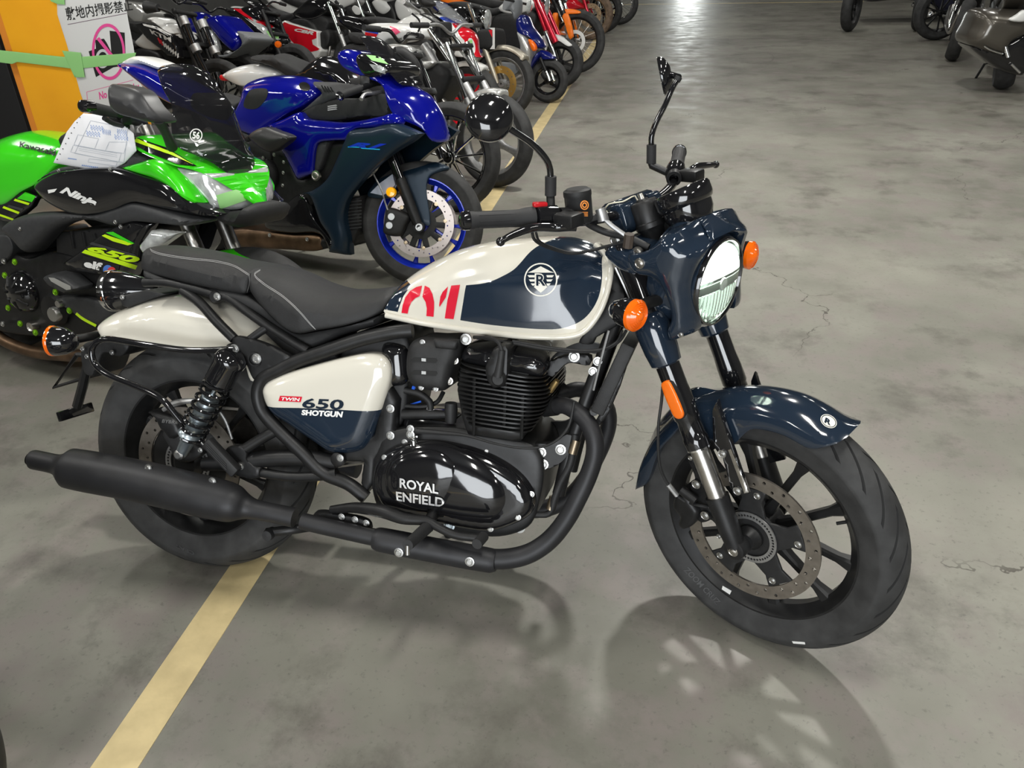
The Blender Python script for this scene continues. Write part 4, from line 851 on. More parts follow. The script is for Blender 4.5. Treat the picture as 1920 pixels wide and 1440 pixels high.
decal_text('badge_lettering', sc1, H, 'TWIN', cF((1205, 342), (1318, 347), (1312, 367), (1198, 361)), sc1, .15, WHITE, .0018, .03)
decal_text('number_lettering', sc1, H, '650', cF((1340, 348), (1592, 358), (1578, 422), (1326, 408)), sc1, .15, NAVY, .0013, .025)
decal_text('name_lettering', sc1, H, 'SHOTGUN', cF((1330, 419), (1583, 430), (1575, 467), (1326, 452)), sc1, .15, WHITE, .0013, .05)
# ------------------------------------------------------------------ engine
eng = body('crankcase', hero, H, cB((300, 690, .12), (350, 640, .12), (500, 610, .12), (760, 620, .12), (1100, 700, .12), (1160, 800, .12), (1140, 1000, .12), (1080, 1130, .12), (900, 1180, .12), (600, 1130, .12), (330, 1060, .12), (270, 900, .12)), .13, D=.03, sp=.016, mats=[SATINK])
cov = body('engine_cover', hero, H, cB((292, 900, .125), (300, 800, .125), (345, 735, .125), (430, 690, .125), (560, 670, .125), (720, 690, .125), (870, 735, .125), (1000, 805, .125), (1085, 885, .125), (1125, 975, .125), (1105, 1050, .125), (1030, 1100, .125), (900, 1140, .125), (760, 1128, .125), (600, 1095, .125), (450, 1060, .125), (345, 1010, .125)), .165, D=.028, sp=.01, mats=[GLOSSK], side=1, th=.02)
cov2 = body('cover_bulge', cov, H, cB((335, 880, .160), (360, 780, .160), (450, 715, .160), (600, 700, .160), (760, 745, .160), (880, 820, .160), (960, 920, .160), (968, 1010, .160), (910, 1080, .160), (760, 1080, .160), (600, 1055, .160), (450, 1025, .160), (360, 970, .160)), .186, D=.075, n=1.7, sp=.009, mats=[GLOSSK], side=1, th=.02)
body('cover_bulge', cov, H, cB((345, 880, .175), (370, 800, .175), (480, 740, .175), (620, 740, .175), (720, 830, .175), (700, 960, .175), (560, 1040, .175), (430, 1010, .175), (360, 950, .175)), .191, D=.05, n=1.7, sp=.01, mats=[GLOSSK], side=1, th=.02) 
cov3 = [o for o in cov.children if o.name.startswith('cover_bulge')][-1]
EL = mat('silver_lettering', (.8, .8, .8), .3, .5)
decal_text('lettering', cov, H, 'ROYAL', [(750, 896), (822, 908), (822, 926), (750, 914)], cov3, .185, EL, .003, .025)
decal_text('lettering', cov, H, 'ENFIELD', [(743, 921), (833, 933), (832, 950), (744, 938)], cov3, .185, EL, .003, .025)
bolts(cov, H, cB((440, 690), (596, 672), (733, 694), (866, 737), (1018, 817), (1098, 960), (1028, 1080), (885, 1140), (335, 770)), .14, .0065, ZINC, cov)
dk = [(q[0], q[1]) for q in cB((640, 1105), (670, 1095), (705, 1110), (712, 1140), (680, 1155), (640, 1140))]
h_, _n = on(H, *cB((672, 1122))[0], cov); bolt(cov, H, h_ or H.p(*cB((672, 1122))[0], .14), RT, .012, SHOCKB)
lcov = body('alternator_cover', hero, H, cB((420, 900, .12), (450, 760, .12), (600, 690, .12), (800, 720, .12), (950, 800, .12), (1020, 930, .12), (980, 1060, .12), (800, 1120, .12), (560, 1080, .12)), .17, D=.05, sp=.016, mats=[GLOSSK], side=-1, th=.02)
# clutch release arm
tube('clutch_arm_tower', hero, H, cB((490, 720, .155), (495, 830, .165)), .014, [GLOSSK], smooth=False); tube('clutch_pushrod', hero, H, cB((487, 650, .15), (493, 835, .178)), .0045, [CHROME])
sprg = [];  a_, b_ = H.p(*cB((485, 660))[0], .155), H.p(*cB((490, 705))[0], .155)
for k in range(57): t = k / 56; an = k * 2 * math.pi / 10; sprg.append(a_.lerp(b_, t) + Vector((math.cos(an) * .0085, math.sin(an) * .0085, 0)))
tube('release_spring', hero, H, sprg, .0016, [CHROME], px=False, seg=5, smooth=False)
bolt(hero, H, H.p(*cB((470, 620))[0], .155), RT, .008, ZINC); bolt(hero, H, H.p(*cB((470, 650))[0], .155), RT, .009, ZINC)
tube('clutch_cable', hero, H, cB((500, 630, .15), (620, 640, .15), (760, 655, .16), (900, 695, .175), (1040, 720, .18), (1150, 715, .17), (1230, 680, .15), (1290, 610, .13), (1320, 480, .12)), [.007, .006, .004, .003, .003, .003, .003, .003, .003], [MATTEK], seg=8)
# cylinders: stack of fins
cyl = body('cylinder_block', hero, H, cB((730, 300, .13), (1120, 370, .13), (1120, 500, .13), (1070, 640, .13), (1040, 690, .13), (770, 650, .13), (740, 560, .13), (715, 420, .13)), .14, D=.01, sp=.02, mats=[SATINK], smooth=False)
FINM = mat('engine_fin_black', (.016, .016, .016), .38, .4)
lft = [(300, 700), (345, 686), (385, 682), (425, 682), (463, 684), (500, 690), (535, 700), (568, 715), (598, 735), (622, 752)]
nf = 14
for k in range(nf):
    f = k / (nf - 1); yl = 288 + (600 - 288) * f; xl = np.interp(yl, [288, 345, 400, 450, 500, 550, 600], [700, 684, 680, 684, 692, 712, 742]); yr = 372 + (652 - 372) * f; xr = np.interp(yr, [372, 450, 520, 580, 652], [1150, 1168, 1160, 1130, 1080])
    a = H.p(*cB((xl, yl))[0], .165); b = H.p(*cB((xr, yr))[0], .165); xm, zm = (a.x + b.x) / 2, (a.z + b.z) / 2; hx = (b.x - a.x) / 2; sl = (b.z - a.z) / (b.x - a.x); V = []; F = []; r = min(.055, hx * .6); rim = []
    for cx, cy, a0 in ((1, -1, -90), (1, 1, 0), (-1, 1, 90), (-1, -1, 180)):
        for j in range(6): an = math.radians(a0 + 18 * j); rim.append((cx * (hx - r) + r * math.cos(an), cy * (.165 - r) + r * math.sin(an)))
    n_ = len(rim)
    for dz in (-.0018, .0018): V += [Vector((xm + x, y, zm + sl * x + dz)) for x, y in rim]
    F = [tuple(range(n_)), tuple(range(n_, 2 * n_))] + [(i, (i + 1) % n_, n_ + (i + 1) % n_, n_ + i) for i in range(n_)]
    link('cooling_fin', from_py('cooling_fin', V, F, ang=30), cyl, [FINM])
for q in cB((800, 470), (960, 500), (1050, 560), (800, 560)): 
    v = H.p(q[0], q[1], .158); tube('fin_stud', cyl, H, [v + Vector((0, 0, .05)), v - Vector((0, 0, .05))], .004, [FINM], px=False, seg=6)
hd_ = body('cylinder_head_cover', hero, H, cB((742, 262, .11), (755, 200, .11), (800, 165, .08), (860, 148, .05), (960, 150, .05), (1100, 170, .05), (1180, 215, .08), (1200, 290, .11), (1150, 350, .12), (1000, 335, .12), (860, 305, .12)), .155, D=.04, sp=.012, mats=[GLOSSK])
body('plug_tower', hero, H, cB((858, 300, .15), (905, 200, .15), (960, 165, .14), (1000, 175, .14), (990, 330, .15), (960, 400, .165), (900, 410, .165), (870, 370, .165)), .172, D=.008, sp=.012, mats=[SATINK], side=1, th=.06, smooth=False)
tube('plug_cap', hero, H, cB((925, 350, .178), (938, 270, .178), (945, 215, .175)), [.011, .008, .0075], [MATTEK]); tube('plug_lead', hero, H, cB((945, 225, .175), (930, 175, .17), (880, 148, .15), (800, 145, .12)), .0045, [MATTEK], seg=8)
lathe('plug_boot_ring', hero, H, H.p(*cB((930, 360))[0], .172), RT, [(0, .012), (.012, .012), (.017, .004), (.017, 0)], [MATTEK], 20)
decal_poly('polished_edge', hd_, H, cB((990, 318), (1085, 335), (1080, 348), (992, 335)), hd_, .15, ALU)
# throttle body cover with slots
tbc = body('throttle_cover', hero, H, cB((455, 270, .12), (470, 185, .12), (510, 150, .12), (600, 150, .12), (720, 158, .12), (730, 235, .12), (700, 300, .12), (665, 410, .12), (600, 420, .12), (500, 400, .12), (462, 350, .12)), .15, D=.025, sp=.01, mats=[MATTEK], side=1, th=.08)
body('cover_pad', tbc, H, cB((590, 155, .15), (720, 160, .15), (705, 210, .15), (600, 200, .15)), .156, D=.006, sp=.01, mats=[MATTEK], side=1, th=.01, smooth=False)
for y in (255, 322):
    decal_poly('cover_slot', tbc, H, cB((470, y + 8), (490, y - 6), (605, y), (610, y + 12), (600, y + 24), (480, y + 16)), tbc, .15, DARK, .001)
    decal_poly('linkage_block', tbc, H, cB((528, y - 2), (551, y), (551, y + 16), (528, y + 14)), tbc, .15, ZINC, .002)
bolts(hero, H, cB((532, 172), (525, 405), (600, 412)), .15, .006, ZINC, tbc); bolts(hero, H, cB((758, 155)), .12, .0115, ZINC); bolts(hero, H, cB((700, 265), (672, 372)), .13, .008, STEEL)
body('intake_duct', hero, H, cB((330, 180, .1), (440, 190, .1), (460, 250, .1), (455, 380, .1), (360, 390, .1), (340, 300, .1)), .125, D=.03, sp=.016, mats=[GLOSSK])
body('airbox', hero, H, cB((150, 150, .09), (440, 130, .09), (460, 380, .09), (420, 600, .09), (300, 640, .09), (120, 500, .08)), .10, D=.02, sp=.02, mats=[MATTEK])
pv = body('pivot_bracket', hero, H, cB((290, 640, .11), (330, 430, .11), (365, 390, .11), (415, 470, .11), (400, 620, .11), (440, 650, .11), (350, 700, .12), (290, 780, .12), (280, 900, .12), (240, 960, .12), (215, 900, .12), (230, 790, .12), (70, 790, .12), (100, 740, .12), (200, 690, .12)), .128, D=.012, sp=.012, mats=[SATINK], smooth=False)
bolts(hero, H, cB((366, 515), (366, 655)), .13, .009, ZINC); lathe('bolt_boss', hero, H, H.p(*cB((105, 772))[0], .125), RT, [(0, .02), (.012, .02), (.018, .016), (.018, 0)], [SATINK], 20); bolts(hero, H, cB((105, 772)), .147, .008, ZINC)
tube('starter_lead', hero, H, cB((440, 420, .1), (520, 440, .1), (570, 480, .1), (575, 520, .1)), .008, [MATTEK]); tube('starter_lead', hero, H, cB((430, 500, .09), (540, 505, .09), (610, 480, .08), (640, 430, .06)), .0055, [MATTEK])
bolts(hero, H, cB((573, 520)), .1, .008, ZINC); tube('breather_hose', hero, H, cB((430, 545, .1), (560, 545, .1), (660, 545, .1)), [.012, .012, .009], [MATTEK]); lathe('hose_elbow', hero, H, H.p(*cB((680, 545))[0], .1), (0, 0, 1), [(0, .03), (.014, .028), (.016, .01), (.013, -.02), (0, -.022)], [MATTEK], 16)
tube('blue_wire', hero, H, cB((470, 495, .08), (525, 478, .08)), .0025, [BLUEW], seg=6); tube('blue_wire', hero, H, cB((480, 405, .1), (495, 410, .1)), .005, [BLUEW], seg=6)
boxm('starter_motor', hero, H, H.p(*cB((600, 590))[0], .03), (.13, .14, .06), [GLOSSK], None, .02)
# frame front: head gusset, downtubes, oil cooler
for sd in (1, -1):
    def T(name, pts, r, m=SATINK, **k):
        P = []
        for q in pts: v = H.p(*q); P.append(Vector((v.x, v.y * sd, v.z)))
        return tube(name, hero, H, P, r, [m], px=False, **k)
    T('frame_downtube', cB((1540, 60, .05), (1470, 240, .07), (1380, 480, .085), (1290, 760, .09), (1240, 960, .09)), .0155)
    body('head_gusset', hero, H, cT((1600, 350, .04), (1640, 380, .04), (1700, 520, .05), (1660, 700, .06), (1500, 800, .07), (1480, 840, .07), (1390, 830, .08), (1420, 780, .08), (1520, 660, .07), (1590, 480, .05)), .075, D=.008, sp=.014, mats=[MATTEK], side=sd, th=.02)
    body('engine_mount_plate', hero, H, cB((1105, 700, .10), (1200, 690, .10), (1300, 640, .1), (1320, 700, .1), (1260, 790, .1), (1170, 830, .1), (1110, 800, .1)), .106, D=.003, sp=.012, mats=[SATINK], side=sd, th=.01)
    body('head_stay', hero, H, cB((1160, 340, .08), (1200, 270, .08), (1300, 230, .08), (1410, 240, .08), (1400, 290, .08), (1290, 280, .08), (1210, 350, .08)), .088, D=.004, sp=.012, mats=[SATINK], side=sd, th=.012)
bolts(hero, H, cB((1148, 742), (1250, 728), (1160, 805)), .108, .011, ZINC); bolts(hero, H, cB((1320, 245)), .095, .011, ZINC); bolts(hero, H, cB((1442, 270), (1418, 322)), .09, .009, ZINC)
lathe('steering_head', hero, H, (_pt + _ax * .82), _ax, [(0, 0), (.032, 0), (.032, .17), (0, .17)], [MATTEK], 24)
boxm('backbone', hero, H, (.93, 0, .80), (.42, .09, .10), [MATTEK], axes((.98, 0, .14)), .02)
oc0 = H.p(*cB((1575, 190))[0], .125); oc1 = H.p(*cB((1410, 545))[0], .125); od = oc1 - oc0
oc = boxm('oil_cooler', hero, H, (oc0 + oc1) / 2 + Vector((.012, .10, .004)), (od.length, .22, .03), [MATTEK], axes(od, (1, 0, .45)), .004)
for k in range(15):
    c = oc0 + od * ((k + .5) / 15); tube('cooler_fin', oc, H, [c + Vector((.004, -.006, .002)), c + Vector((.004, .2, .002))], .0095, [SATINK], px=False, seg=8, smooth=False)
body('cooler_guard', hero, H, cB((1625, 205, .115), (1560, 400, .115), (1500, 540, .115), (1440, 620, .115), (1430, 580, .115), (1490, 480, .115), (1480, 450, .115), (1590, 290, .115)), .12, D=.004, sp=.012, mats=[SATINK], side=1, th=.008, smooth=False)
tube('oil_hose', hero, H, cB((1325, 650, .1), (1300, 800, .11), (1250, 900, .11), (1220, 980, .11), (1190, 1060, .11), (1100, 1065, .11)), [.009, .0085, .008, .009, .008, .007], [MATTEK], seg=10)
for a, b in (((1330, 680), (1310, 750)), ((1215, 975), (1195, 1040))): tube('hose_fitting', hero, H, cB(a + (.102,), b + (.108,)), .011, [mat('bronze_fitting', (.25, .2, .14), .35, .9)], seg=10, smooth=False)
tube('wiring_cable', hero, H, cB((850, 150, .13), (1000, 175, .13), (1200, 210, .13), (1400, 220, .12), (1500, 200, .11), (1560, 160, .11), (1590, 110, .12)), .0035, [MATTEK], seg=8); tube('wiring_cable', hero, H, cB((1000, 165, .13), (1250, 205, .13), (1450, 210, .12), (1540, 170, .11), (1570, 110, .12)), .003, [MATTEK], seg=8)
tube('wiring_cable', hero, H, cB((1500, 110, .12), (1460, 260, .12), (1420, 420, .12)), .003, [ALU], seg=8)
lathe('lambda_sensor', hero, H, H.p(*cB((1210, 400))[0], .09), (.5, -.3, .8), [(0, .02), (.006, .02), (.008, .008), (.008, -.014), (0, -.014)], [mat('brass', (.6, .42, .18), .3, .9)], 12)
# foot controls
fp = cB((180, 1030, .18), (330, 1040, .19), (420, 1075, .2), (560, 1110, .2), (640, 1150, .2), (850, 1200, .205))
brk = tube('brake_pedal_lever', hero, H, cB((60, 1040, .16), (180, 1030, .17), (330, 1050, .19), (430, 1085, .2), (560, 1100, .2), (600, 1125, .205), (700, 1170, .21), (850, 1190, .21)), [.010, .013, .016, .014, .011, .010, .010, .010], [SATINK])
tube('brake_pedal_tip', hero, H, cB((850, 1180, .22), (815, 1220, .26)), .012, [GRIP], smooth=False)
for sd in (1, -1):
    a = H.p(*cB((560, 1130))[0], .2); b = H.p(*cB((455, 1225))[0], .31); a, b = Vector((a.x, a.y * sd, a.z)), Vector((b.x, b.y * sd, b.z)); tube('footpeg', hero, H, [a, b], [.015, .013], [GRIP], px=False, smooth=False); tube('peg_feeler', hero, H, [b, b - Vector((0, 0, .022))], .005, [ZINC], px=False, smooth=False)
    tube('footpeg_bracket', hero, H, [Vector((a.x, a.y * .6, a.z + .04)), a], .014, [SATINK], px=False)
body('rear_set_plate', hero, H, cB((-20, 1050, .15), (150, 1070, .16), (250, 1100, .16), (260, 1150, .16), (100, 1120, .16), (-30, 1100, .15)), .165, D=.004, sp=.012, mats=[SATINK], side=1, th=.012)
bolts(hero, H, cB((112, 1077), (182, 1092), (182, 1020), (240, 1110)), .168, .0075, ZINC); tube('brake_rod', hero, H, cB((215, 1130, .18), (415, 1172, .19)), .0035, [CHROME], seg=8)
lathe('eyelet', hero, H, H.p(*cB((1038, 1130))[0], .09), RT, [(.008, 0), (.014, 0), (.014, .005), (.008, .005)], [WHITE], 16, closed=True)
# stands under the bike (the side stand carries it on the far side)
tube('side_stand', hero, H, [(.56, .12, .25), (.60, .20, .13), (.64, .255, .0)], [.014, .012, .012], [SATINK], px=False); 
fo = Matrix.Rotation(LEAN, 3, 'X')
boxm('stand_foot', hero, H, (.645, .262, -.072 + .0), (.07, .05, .008), [SATINK], fo, .002)
tube('side_stand_tip', hero, H, [(.64, .255, 0), (.643, .262, -.07)], .012, [SATINK], px=False)
tube('centre_bar', hero, H, cA((1275, 1215, .16), (1400, 1200, .15), (1500, 1185, .12)), .012, [SATINK]); lathe('rubber_stop', hero, H, H.p(*cA((1285, 1225))[0], .17), RT, [(0, .012), (.013, .01), (.015, 0), (.013, -.02), (0, -.02)], [GRIP], 16)
# ------------------------------------------------------------------ frames of the other motorcycles
def bikeframe(px, py, R, heading, wb, lean=.18, steer=0.0, rake=24.5, trail=.1):
    """front wheel centre seen at (px,py): its height follows from the tyre radius standing on the floor"""
    c = ground(px, py, R * math.cos(lean)); hd = math.radians(heading); RM = Matrix.Rotation(hd, 4, 'Z') @ Matrix.Rotation(-lean, 4, 'X')
    org = c - RM @ Vector((wb, 0, R)); M = Matrix.Translation(org) @ RM; M.translation.z += .003
    ax = Vector((-math.sin(math.radians(rake)), 0, math.cos(math.radians(rake)))); pt = Vector((wb + trail, 0, 0))
    T = Matrix.Translation(pt) @ Matrix.Rotation(math.radians(steer), 4, ax) @ Matrix.Translation(-pt)
    return Fr(M), Fr(M @ T, T), ax
def mirp(fr, pts, sd):
    P = []
    for q in pts: v = fr.p(*q[:3]); P.append(Vector((v.x, v.y * sd, v.z)))
    return P
def spk(n, c0=0, sp=6, rim=14, pair=True):
    r = []
    for k in range(n):
        c = c0 + 360 / n * k; r += [(c - sp, c - rim), (c + sp, c + rim)] if pair else [(c, c)]
    return r
GREEN = mat('lime_green_paint', (.045, .62, .012), .16, 0, .7); GREENT = mat('pale_green_tape', (.30, .62, .22), .5, alpha=1); YG = mat('yellow_green_graphic', (.55, .85, .01), .3)
BLUE = mat('deep_blue_paint', (.003, .005, .24), .12, .1, .8); NAVYS = mat('satin_navy_paint', (.010, .024, .042), .33, .3, .1); BLUER = mat('blue_wheel_paint', (.012, .035, .55), .25, .2, .4)
DGREY = mat('dark_grey_plastic', (.035, .036, .038), .5, 0, 0, .1, 60, .1, 400); BRONZE = mat('heat_browned_steel', (.16, .10, .06), .4, .85, 0, .3, 12)
PINKD = mat('bare_disc_steel', (.62, .55, .52), .35, .8); SMOKE = mat('smoked_screen', (.012, .012, .014), .04, 0, .6, alpha=.72); CLEARP = mat('clear_lamp_cover', (.55, .57, .56), .08, .3, .6, .3, 25); CABLEG = mat('grey_cable', (.1, .1, .1), .5)
MIRK = mat('satin_grey_mirror', (.03, .03, .031), .38)
# ------------------------------------------------------------------ blue supersport
B1, B1S, b1ax = bikeframe(791, 421, .297, -13, 1.405, .17, 26)
blue = thing('motorcycle', 'deep blue and dark navy supersport motorcycle with blue front wheel', 'motorcycle', B1.M)
cR = crop(380, 0, 4); cN = crop(400, 200, 3.84); c0 = crop(0, 0, 4); cN0 = crop(0, 240, 4); cN1 = crop(0, 440, 4)
wheel(blue, B1, (0, 0, .315), .315, .09, .216, .07, BLUER, BLUER, spk(5, 20), 64)
FB = Vector((1.405, 0, .297))
wheel(blue, B1S, FB, .297, .058, .2165, .045, BLUER, BLUER, spk(5, -12, 5, 13), 128, hubr=.045, sw=.018)
dB = ring_plate('brake_disc', blue, B1S, FB, .118, .160, .062, .068, PINKD, 36, .0038, hrows=[.129, .139, .149])
o_ = []
for k in range(10):
    a = math.radians(36 * k)
    for da, r in ((-11, .075), (-7, .118), (7, .118), (11, .075)): o_.append((FB.x + r * math.cos(a + math.radians(da)), FB.z + r * math.sin(a + math.radians(da)), .066))
body('disc_carrier', dB, B1S, o_, .067, D=.002, sp=.02, mats=[MATTEK], loc=True, side=1, th=.006, smooth=False, holes=[[(FB.x + .04 * math.cos(i * .524), FB.z + .04 * math.sin(i * .524)) for i in range(12)]])
for k in range(8): a = math.radians(45 * k + 10); bolt(dB, B1S, FB + Vector((.118 * math.cos(a), -.07, .118 * math.sin(a))), RT, .008, mat('gold_bobbin', (.75, .6, .42), .3, .9))
ring_plate('brake_disc', blue, B1S, FB, .118, .160, -.068, -.062, PINKD)
for sd in (1, -1):
    top = mirp(B1S, cN((1270, 330, .105)), sd)[0]; mid = mirp(B1S, cN((1345, 520, .105)), sd)[0]; bt = mirp(B1S, cN((1480, 868, .11)), sd)[0]
    tube('fork_leg', blue, B1S, [top + (top - mid) * .9, mid], .024, [GLOSSK], px=False, smooth=False, seg=16); tube('fork_lower', blue, B1S, [mid, mid.lerp(bt, .6), bt], [.0275, .026, .022], [SATINK], px=False, seg=16)
    lathe('axle_clamp', blue, B1S, Vector((bt.x, -.085 * sd, bt.z)), (0, -sd, 0), [(0, .04), (.012, .042), (.025, .04), (.027, .03), (.027, 0)], [SATINK], 20)
lathe('axle_nut', blue, B1S, B1S.p(*cN((1482, 868))[0], .128), RT, [(0, .002), (.009, .002), (.011, .008), (.017, .008), (.018, 0)], [ZINC], 12)
cb = body('brake_caliper', blue, B1S, cN((1250, 730, .09), (1330, 740, .09), (1420, 790, .09), (1390, 860, .09), (1350, 930, .09), (1230, 910, .09), (1240, 800, .09)), .12, D=.015, sp=.012, mats=[MATTEK], side=1, th=.06)
for q in ((1282, 792), (1268, 855)): lathe('caliper_piston_cap', cb, B1S, B1S.p(*cN(q)[0], .12), RT, [(0, .006), (.016, .006), (.018, 0)], [ZINC], 16)
tube('brake_hose', blue, B1S, cN((1150, 480, .12), (1210, 600, .13), (1240, 700, .12), (1255, 745, .12)), .004, [ALU], seg=6)
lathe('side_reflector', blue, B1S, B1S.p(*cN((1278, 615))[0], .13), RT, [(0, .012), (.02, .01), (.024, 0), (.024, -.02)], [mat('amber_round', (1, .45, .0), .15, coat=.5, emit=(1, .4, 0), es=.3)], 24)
body('front_mudguard', blue, B1S, cN((1110, 640, .06), (1170, 540, .06), (1290, 480, .05), (1370, 450, .0), (1500, 412, .0), (1620, 400, .0), (1700, 445, .04), (1560, 500, .07), (1535, 600, .075), (1560, 850, .075), (1500, 840, .075), (1420, 620, .075), (1390, 560, .075), (1330, 560, .075), (1300, 640, .07), (1200, 660, .07)), .078, D=.06, sp=.016, mats=[NAVYS])
decal_poly('fork_guard_plate', blue, B1S, cN((1130, 620), (1200, 550), (1290, 485), (1310, 560), (1280, 600), (1220, 640)), None, .085, mat('pale_grey_panel', (.35, .4, .5), .35), 0)
# bodywork
btank = body('fuel_tank', blue, B1, cR((190, 910, .13), (250, 825, .13), (300, 740, .1), (350, 655, .05), (420, 605, .0), (500, 575, .0), (620, 565, .0), (740, 572, .0), (850, 600, .0), (905, 690, .08), (760, 790, .14), (640, 850, .15), (500, 945, .15), (380, 1010, .15)), .165, D=.11, sp=.016, mats=[BLUE])
decal_poly('tank_pad', btank, B1, cR((345, 690), (400, 665), (480, 668), (490, 700), (470, 750), (400, 815), (310, 800)), btank, .15, MATTEK, .002, smooth=True)
decal_poly('tank_emblem', btank, B1, circ(*cR((765, 650))[0], 11, 8, 20, tilt=.4), btank, .15, CHROME, .002)
for sd in (1, -1):
    sf = body('side_fairing', blue, B1, cR((500, 945, .16), (620, 890, .17), (740, 840, .17), (770, 885, .18), (900, 905, .18), (1100, 915, .18), (1350, 870, .17), (1430, 850, .16), (1490, 890, .16), (1480, 940, .17), (1250, 960, .19), (1140, 970, .2), (1080, 1050, .2), (960, 1055, .2), (865, 1075, .2), (840, 1150, .2), (828, 1300, .2), (715, 1345, .19), (640, 1200, .19), (590, 1100, .19), (650, 1050, .19), (560, 980, .18)), .215, D=.05, sp=.016, mats=[BLUE], side=sd, th=.03, corners=(12, 16, 17))
    lf = body('lower_fairing', blue, B1, cN((985, 175, .2), (1150, 150, .2), (1300, 120, .19), (1500, 195, .17), (1440, 245, .18), (1300, 330, .19), (1150, 450, .2), (1050, 560, .2), (965, 680, .2), (945, 800, .19), (980, 950, .18), (990, 1068, .16), (850, 1045, .16), (870, 960, .17), (780, 830, .19), (700, 640, .2), (640, 625, .2), (720, 600, .2), (820, 520, .21), (895, 370, .21), (950, 240, .21)), .222, D=.04, sp=.016, mats=[NAVYS], side=sd, th=.03, corners=(3, 11, 12, 16))
    if sd > 0: lf1 = lf; sf1 = sf
decal_text('lettering', lf1, B1, 'R1', cN((990, 256), (1250, 268), (1205, 305), (965, 290)), lf1, .22, BLUER, .002, .06, .3)
decal_line('lettering_underline', lf1, B1, cN((970, 290), (1060, 292), (1070, 300), (1200, 308)), lf1, .22, mat('cyan_line', (.02, .45, .8), .3), 1.6, .002, False)
body('belly_pan', blue, B1, cN((380, 800, .15), (500, 720, .16), (640, 630, .17), (720, 800, .17), (880, 1000, .16), (860, 1045, .14), (780, 920, .15), (560, 910, .15), (400, 880, .14)), .18, D=.04, sp=.02, mats=[GLOSSK])
nose = body('nose_cowl', blue, B1, cR((1010, 410, .12), (1070, 372, .10), (1180, 385, .08), (1250, 440, .08), (1400, 560, .06), (1560, 640, .0), (1660, 700, .0), (1750, 830, .0), (1795, 960, .0), (1795, 1065, .02), (1730, 1060, .06), (1640, 965, .1), (1480, 892, .14), (1425, 850, .15), (1385, 770, .15), (1345, 640, .14), (1200, 575, .13), (1050, 500, .13)), [(630, .14, 100), (720, .16, 100), (800, .12, 200), (830, .05, 240)], D=.08, sp=.016, mats=[BLUE])
scr = body('windscreen', blue, B1, cR((1215, 285, .02), (1250, 268, .0), (1300, 285, .0), (1410, 390, .0), (1530, 545, .0), (1580, 640, .0), (1500, 640, .08), (1420, 570, .11), (1330, 470, .12), (1250, 380, .1)), .12, D=.06, sp=.016, mats=[SMOKE])
hl = body('headlight_unit', blue, B1, cR((1150, 430, .14), (1200, 400, .12), (1320, 425, .1), (1420, 490, .1), (1400, 555, .12), (1260, 580, .14), (1190, 540, .15)), .155, D=.03, sp=.016, mats=[GLOSSK])
decal_poly('tape_piece', hl, B1, cR((1228, 415), (1320, 420), (1395, 485), (1270, 455)), hl, .14, GREENT, .002); decal_poly('led_lamp', hl, B1, cR((1250, 480), (1330, 490), (1385, 525), (1370, 555), (1290, 530)), hl, .15, CLEARP, .002)
mo = body('mirror', blue, B1, cR((350, 1020, .30), (455, 955, .30), (560, 985, .30), (662, 1030, .30), (615, 1085, .30), (510, 1140, .30), (420, 1100, .30)), .335, D=.045, n=1.5, sp=.012, mats=[MIRK], side=1, th=.04); tube('mirror_arm', blue, B1, cR((240, 1100, .2), (300, 1060, .24), (360, 1030, .3)), .014, [MATTEK])
body('mirror', blue, B1, cR((1430, 385, -.28), (1500, 390, -.28), (1600, 480, -.28), (1645, 600, -.28), (1640, 660, -.28), (1600, 600, -.28), (1540, 500, -.28)), .31, D=.03, sp=.02, mats=[MATTEK], side=-1, th=-.56) if False else tube('mirror', blue, B1, cR((1440, 400, -.22), (1500, 410, -.25), (1590, 500, -.28), (1635, 640, -.28)), [.03, .035, .03, .012], [MATTEK])
body('air_duct_cover', blue, B1, cR((838, 612, .08), (1000, 635, .08), (1095, 690, .1), (1010, 740, .13), (740, 835, .15), (905, 700, .12)), .15, D=.03, sp=.018, mats=[DGREY], smooth=False)
for k in range(4): decal_poly('duct_slat', blue, B1, cR((885 + 22 * k, 640 + 4 * k), (897 + 22 * k, 640 + 4 * k), (925 + 20 * k, 690), (912 + 20 * k, 692)), None, .155, DARK, 0)
body('frame_panel', blue, B1, cR((735, 845, .14), (1000, 745, .13), (1230, 735, .12), (1400, 700, .12), (1410, 860, .12), (1220, 875, .13), (980, 905, .14), (800, 890, .14)), .15, D=.01, sp=.02, mats=[MATTEK])
for k in range(3): decal_poly('warning_print', blue, B1, cR((935, 795 + 14 * k), (1000, 785 + 14 * k), (1010, 792 + 14 * k), (940, 803 + 14 * k)), None, .152, mat('grey_print', (.4, .4, .4), .6), .001)
tube('grip', blue, B1S, cR((1030, 715, .32), (1180, 662, .22)), .0175, [GRIP], smooth=False); lathe('bar_end', blue, B1S, B1S.p(*cR((1028, 717))[0], .325), RT, [(0, .012), (.016, .01), (.018, 0), (.018, -.02)], [GLOSSK], 16)
tube('clip_on_bar', blue, B1S, cR((1180, 662, .22), (1290, 625, .14), (1330, 620, .1)), .014, [SATINK]); tube('brake_lever', blue, B1S, cR((1188, 745, .3), (1215, 708, .27), (1270, 700, .22), (1345, 690, .16)), [.009, .008, .008, .01], [ALU]); boxm('brake_cylinder', blue, B1S, B1S.p(*cR((1225, 615))[0], .16), (.05, .06, .05), [SATINK], None, .012)
for sd in (1, -1): tube('fork_tube_top', blue, B1S, mirp(B1S, cR((1240, 740, .105), (1290, 870, .105)), sd), .024, [SATINK], px=False, smooth=False)
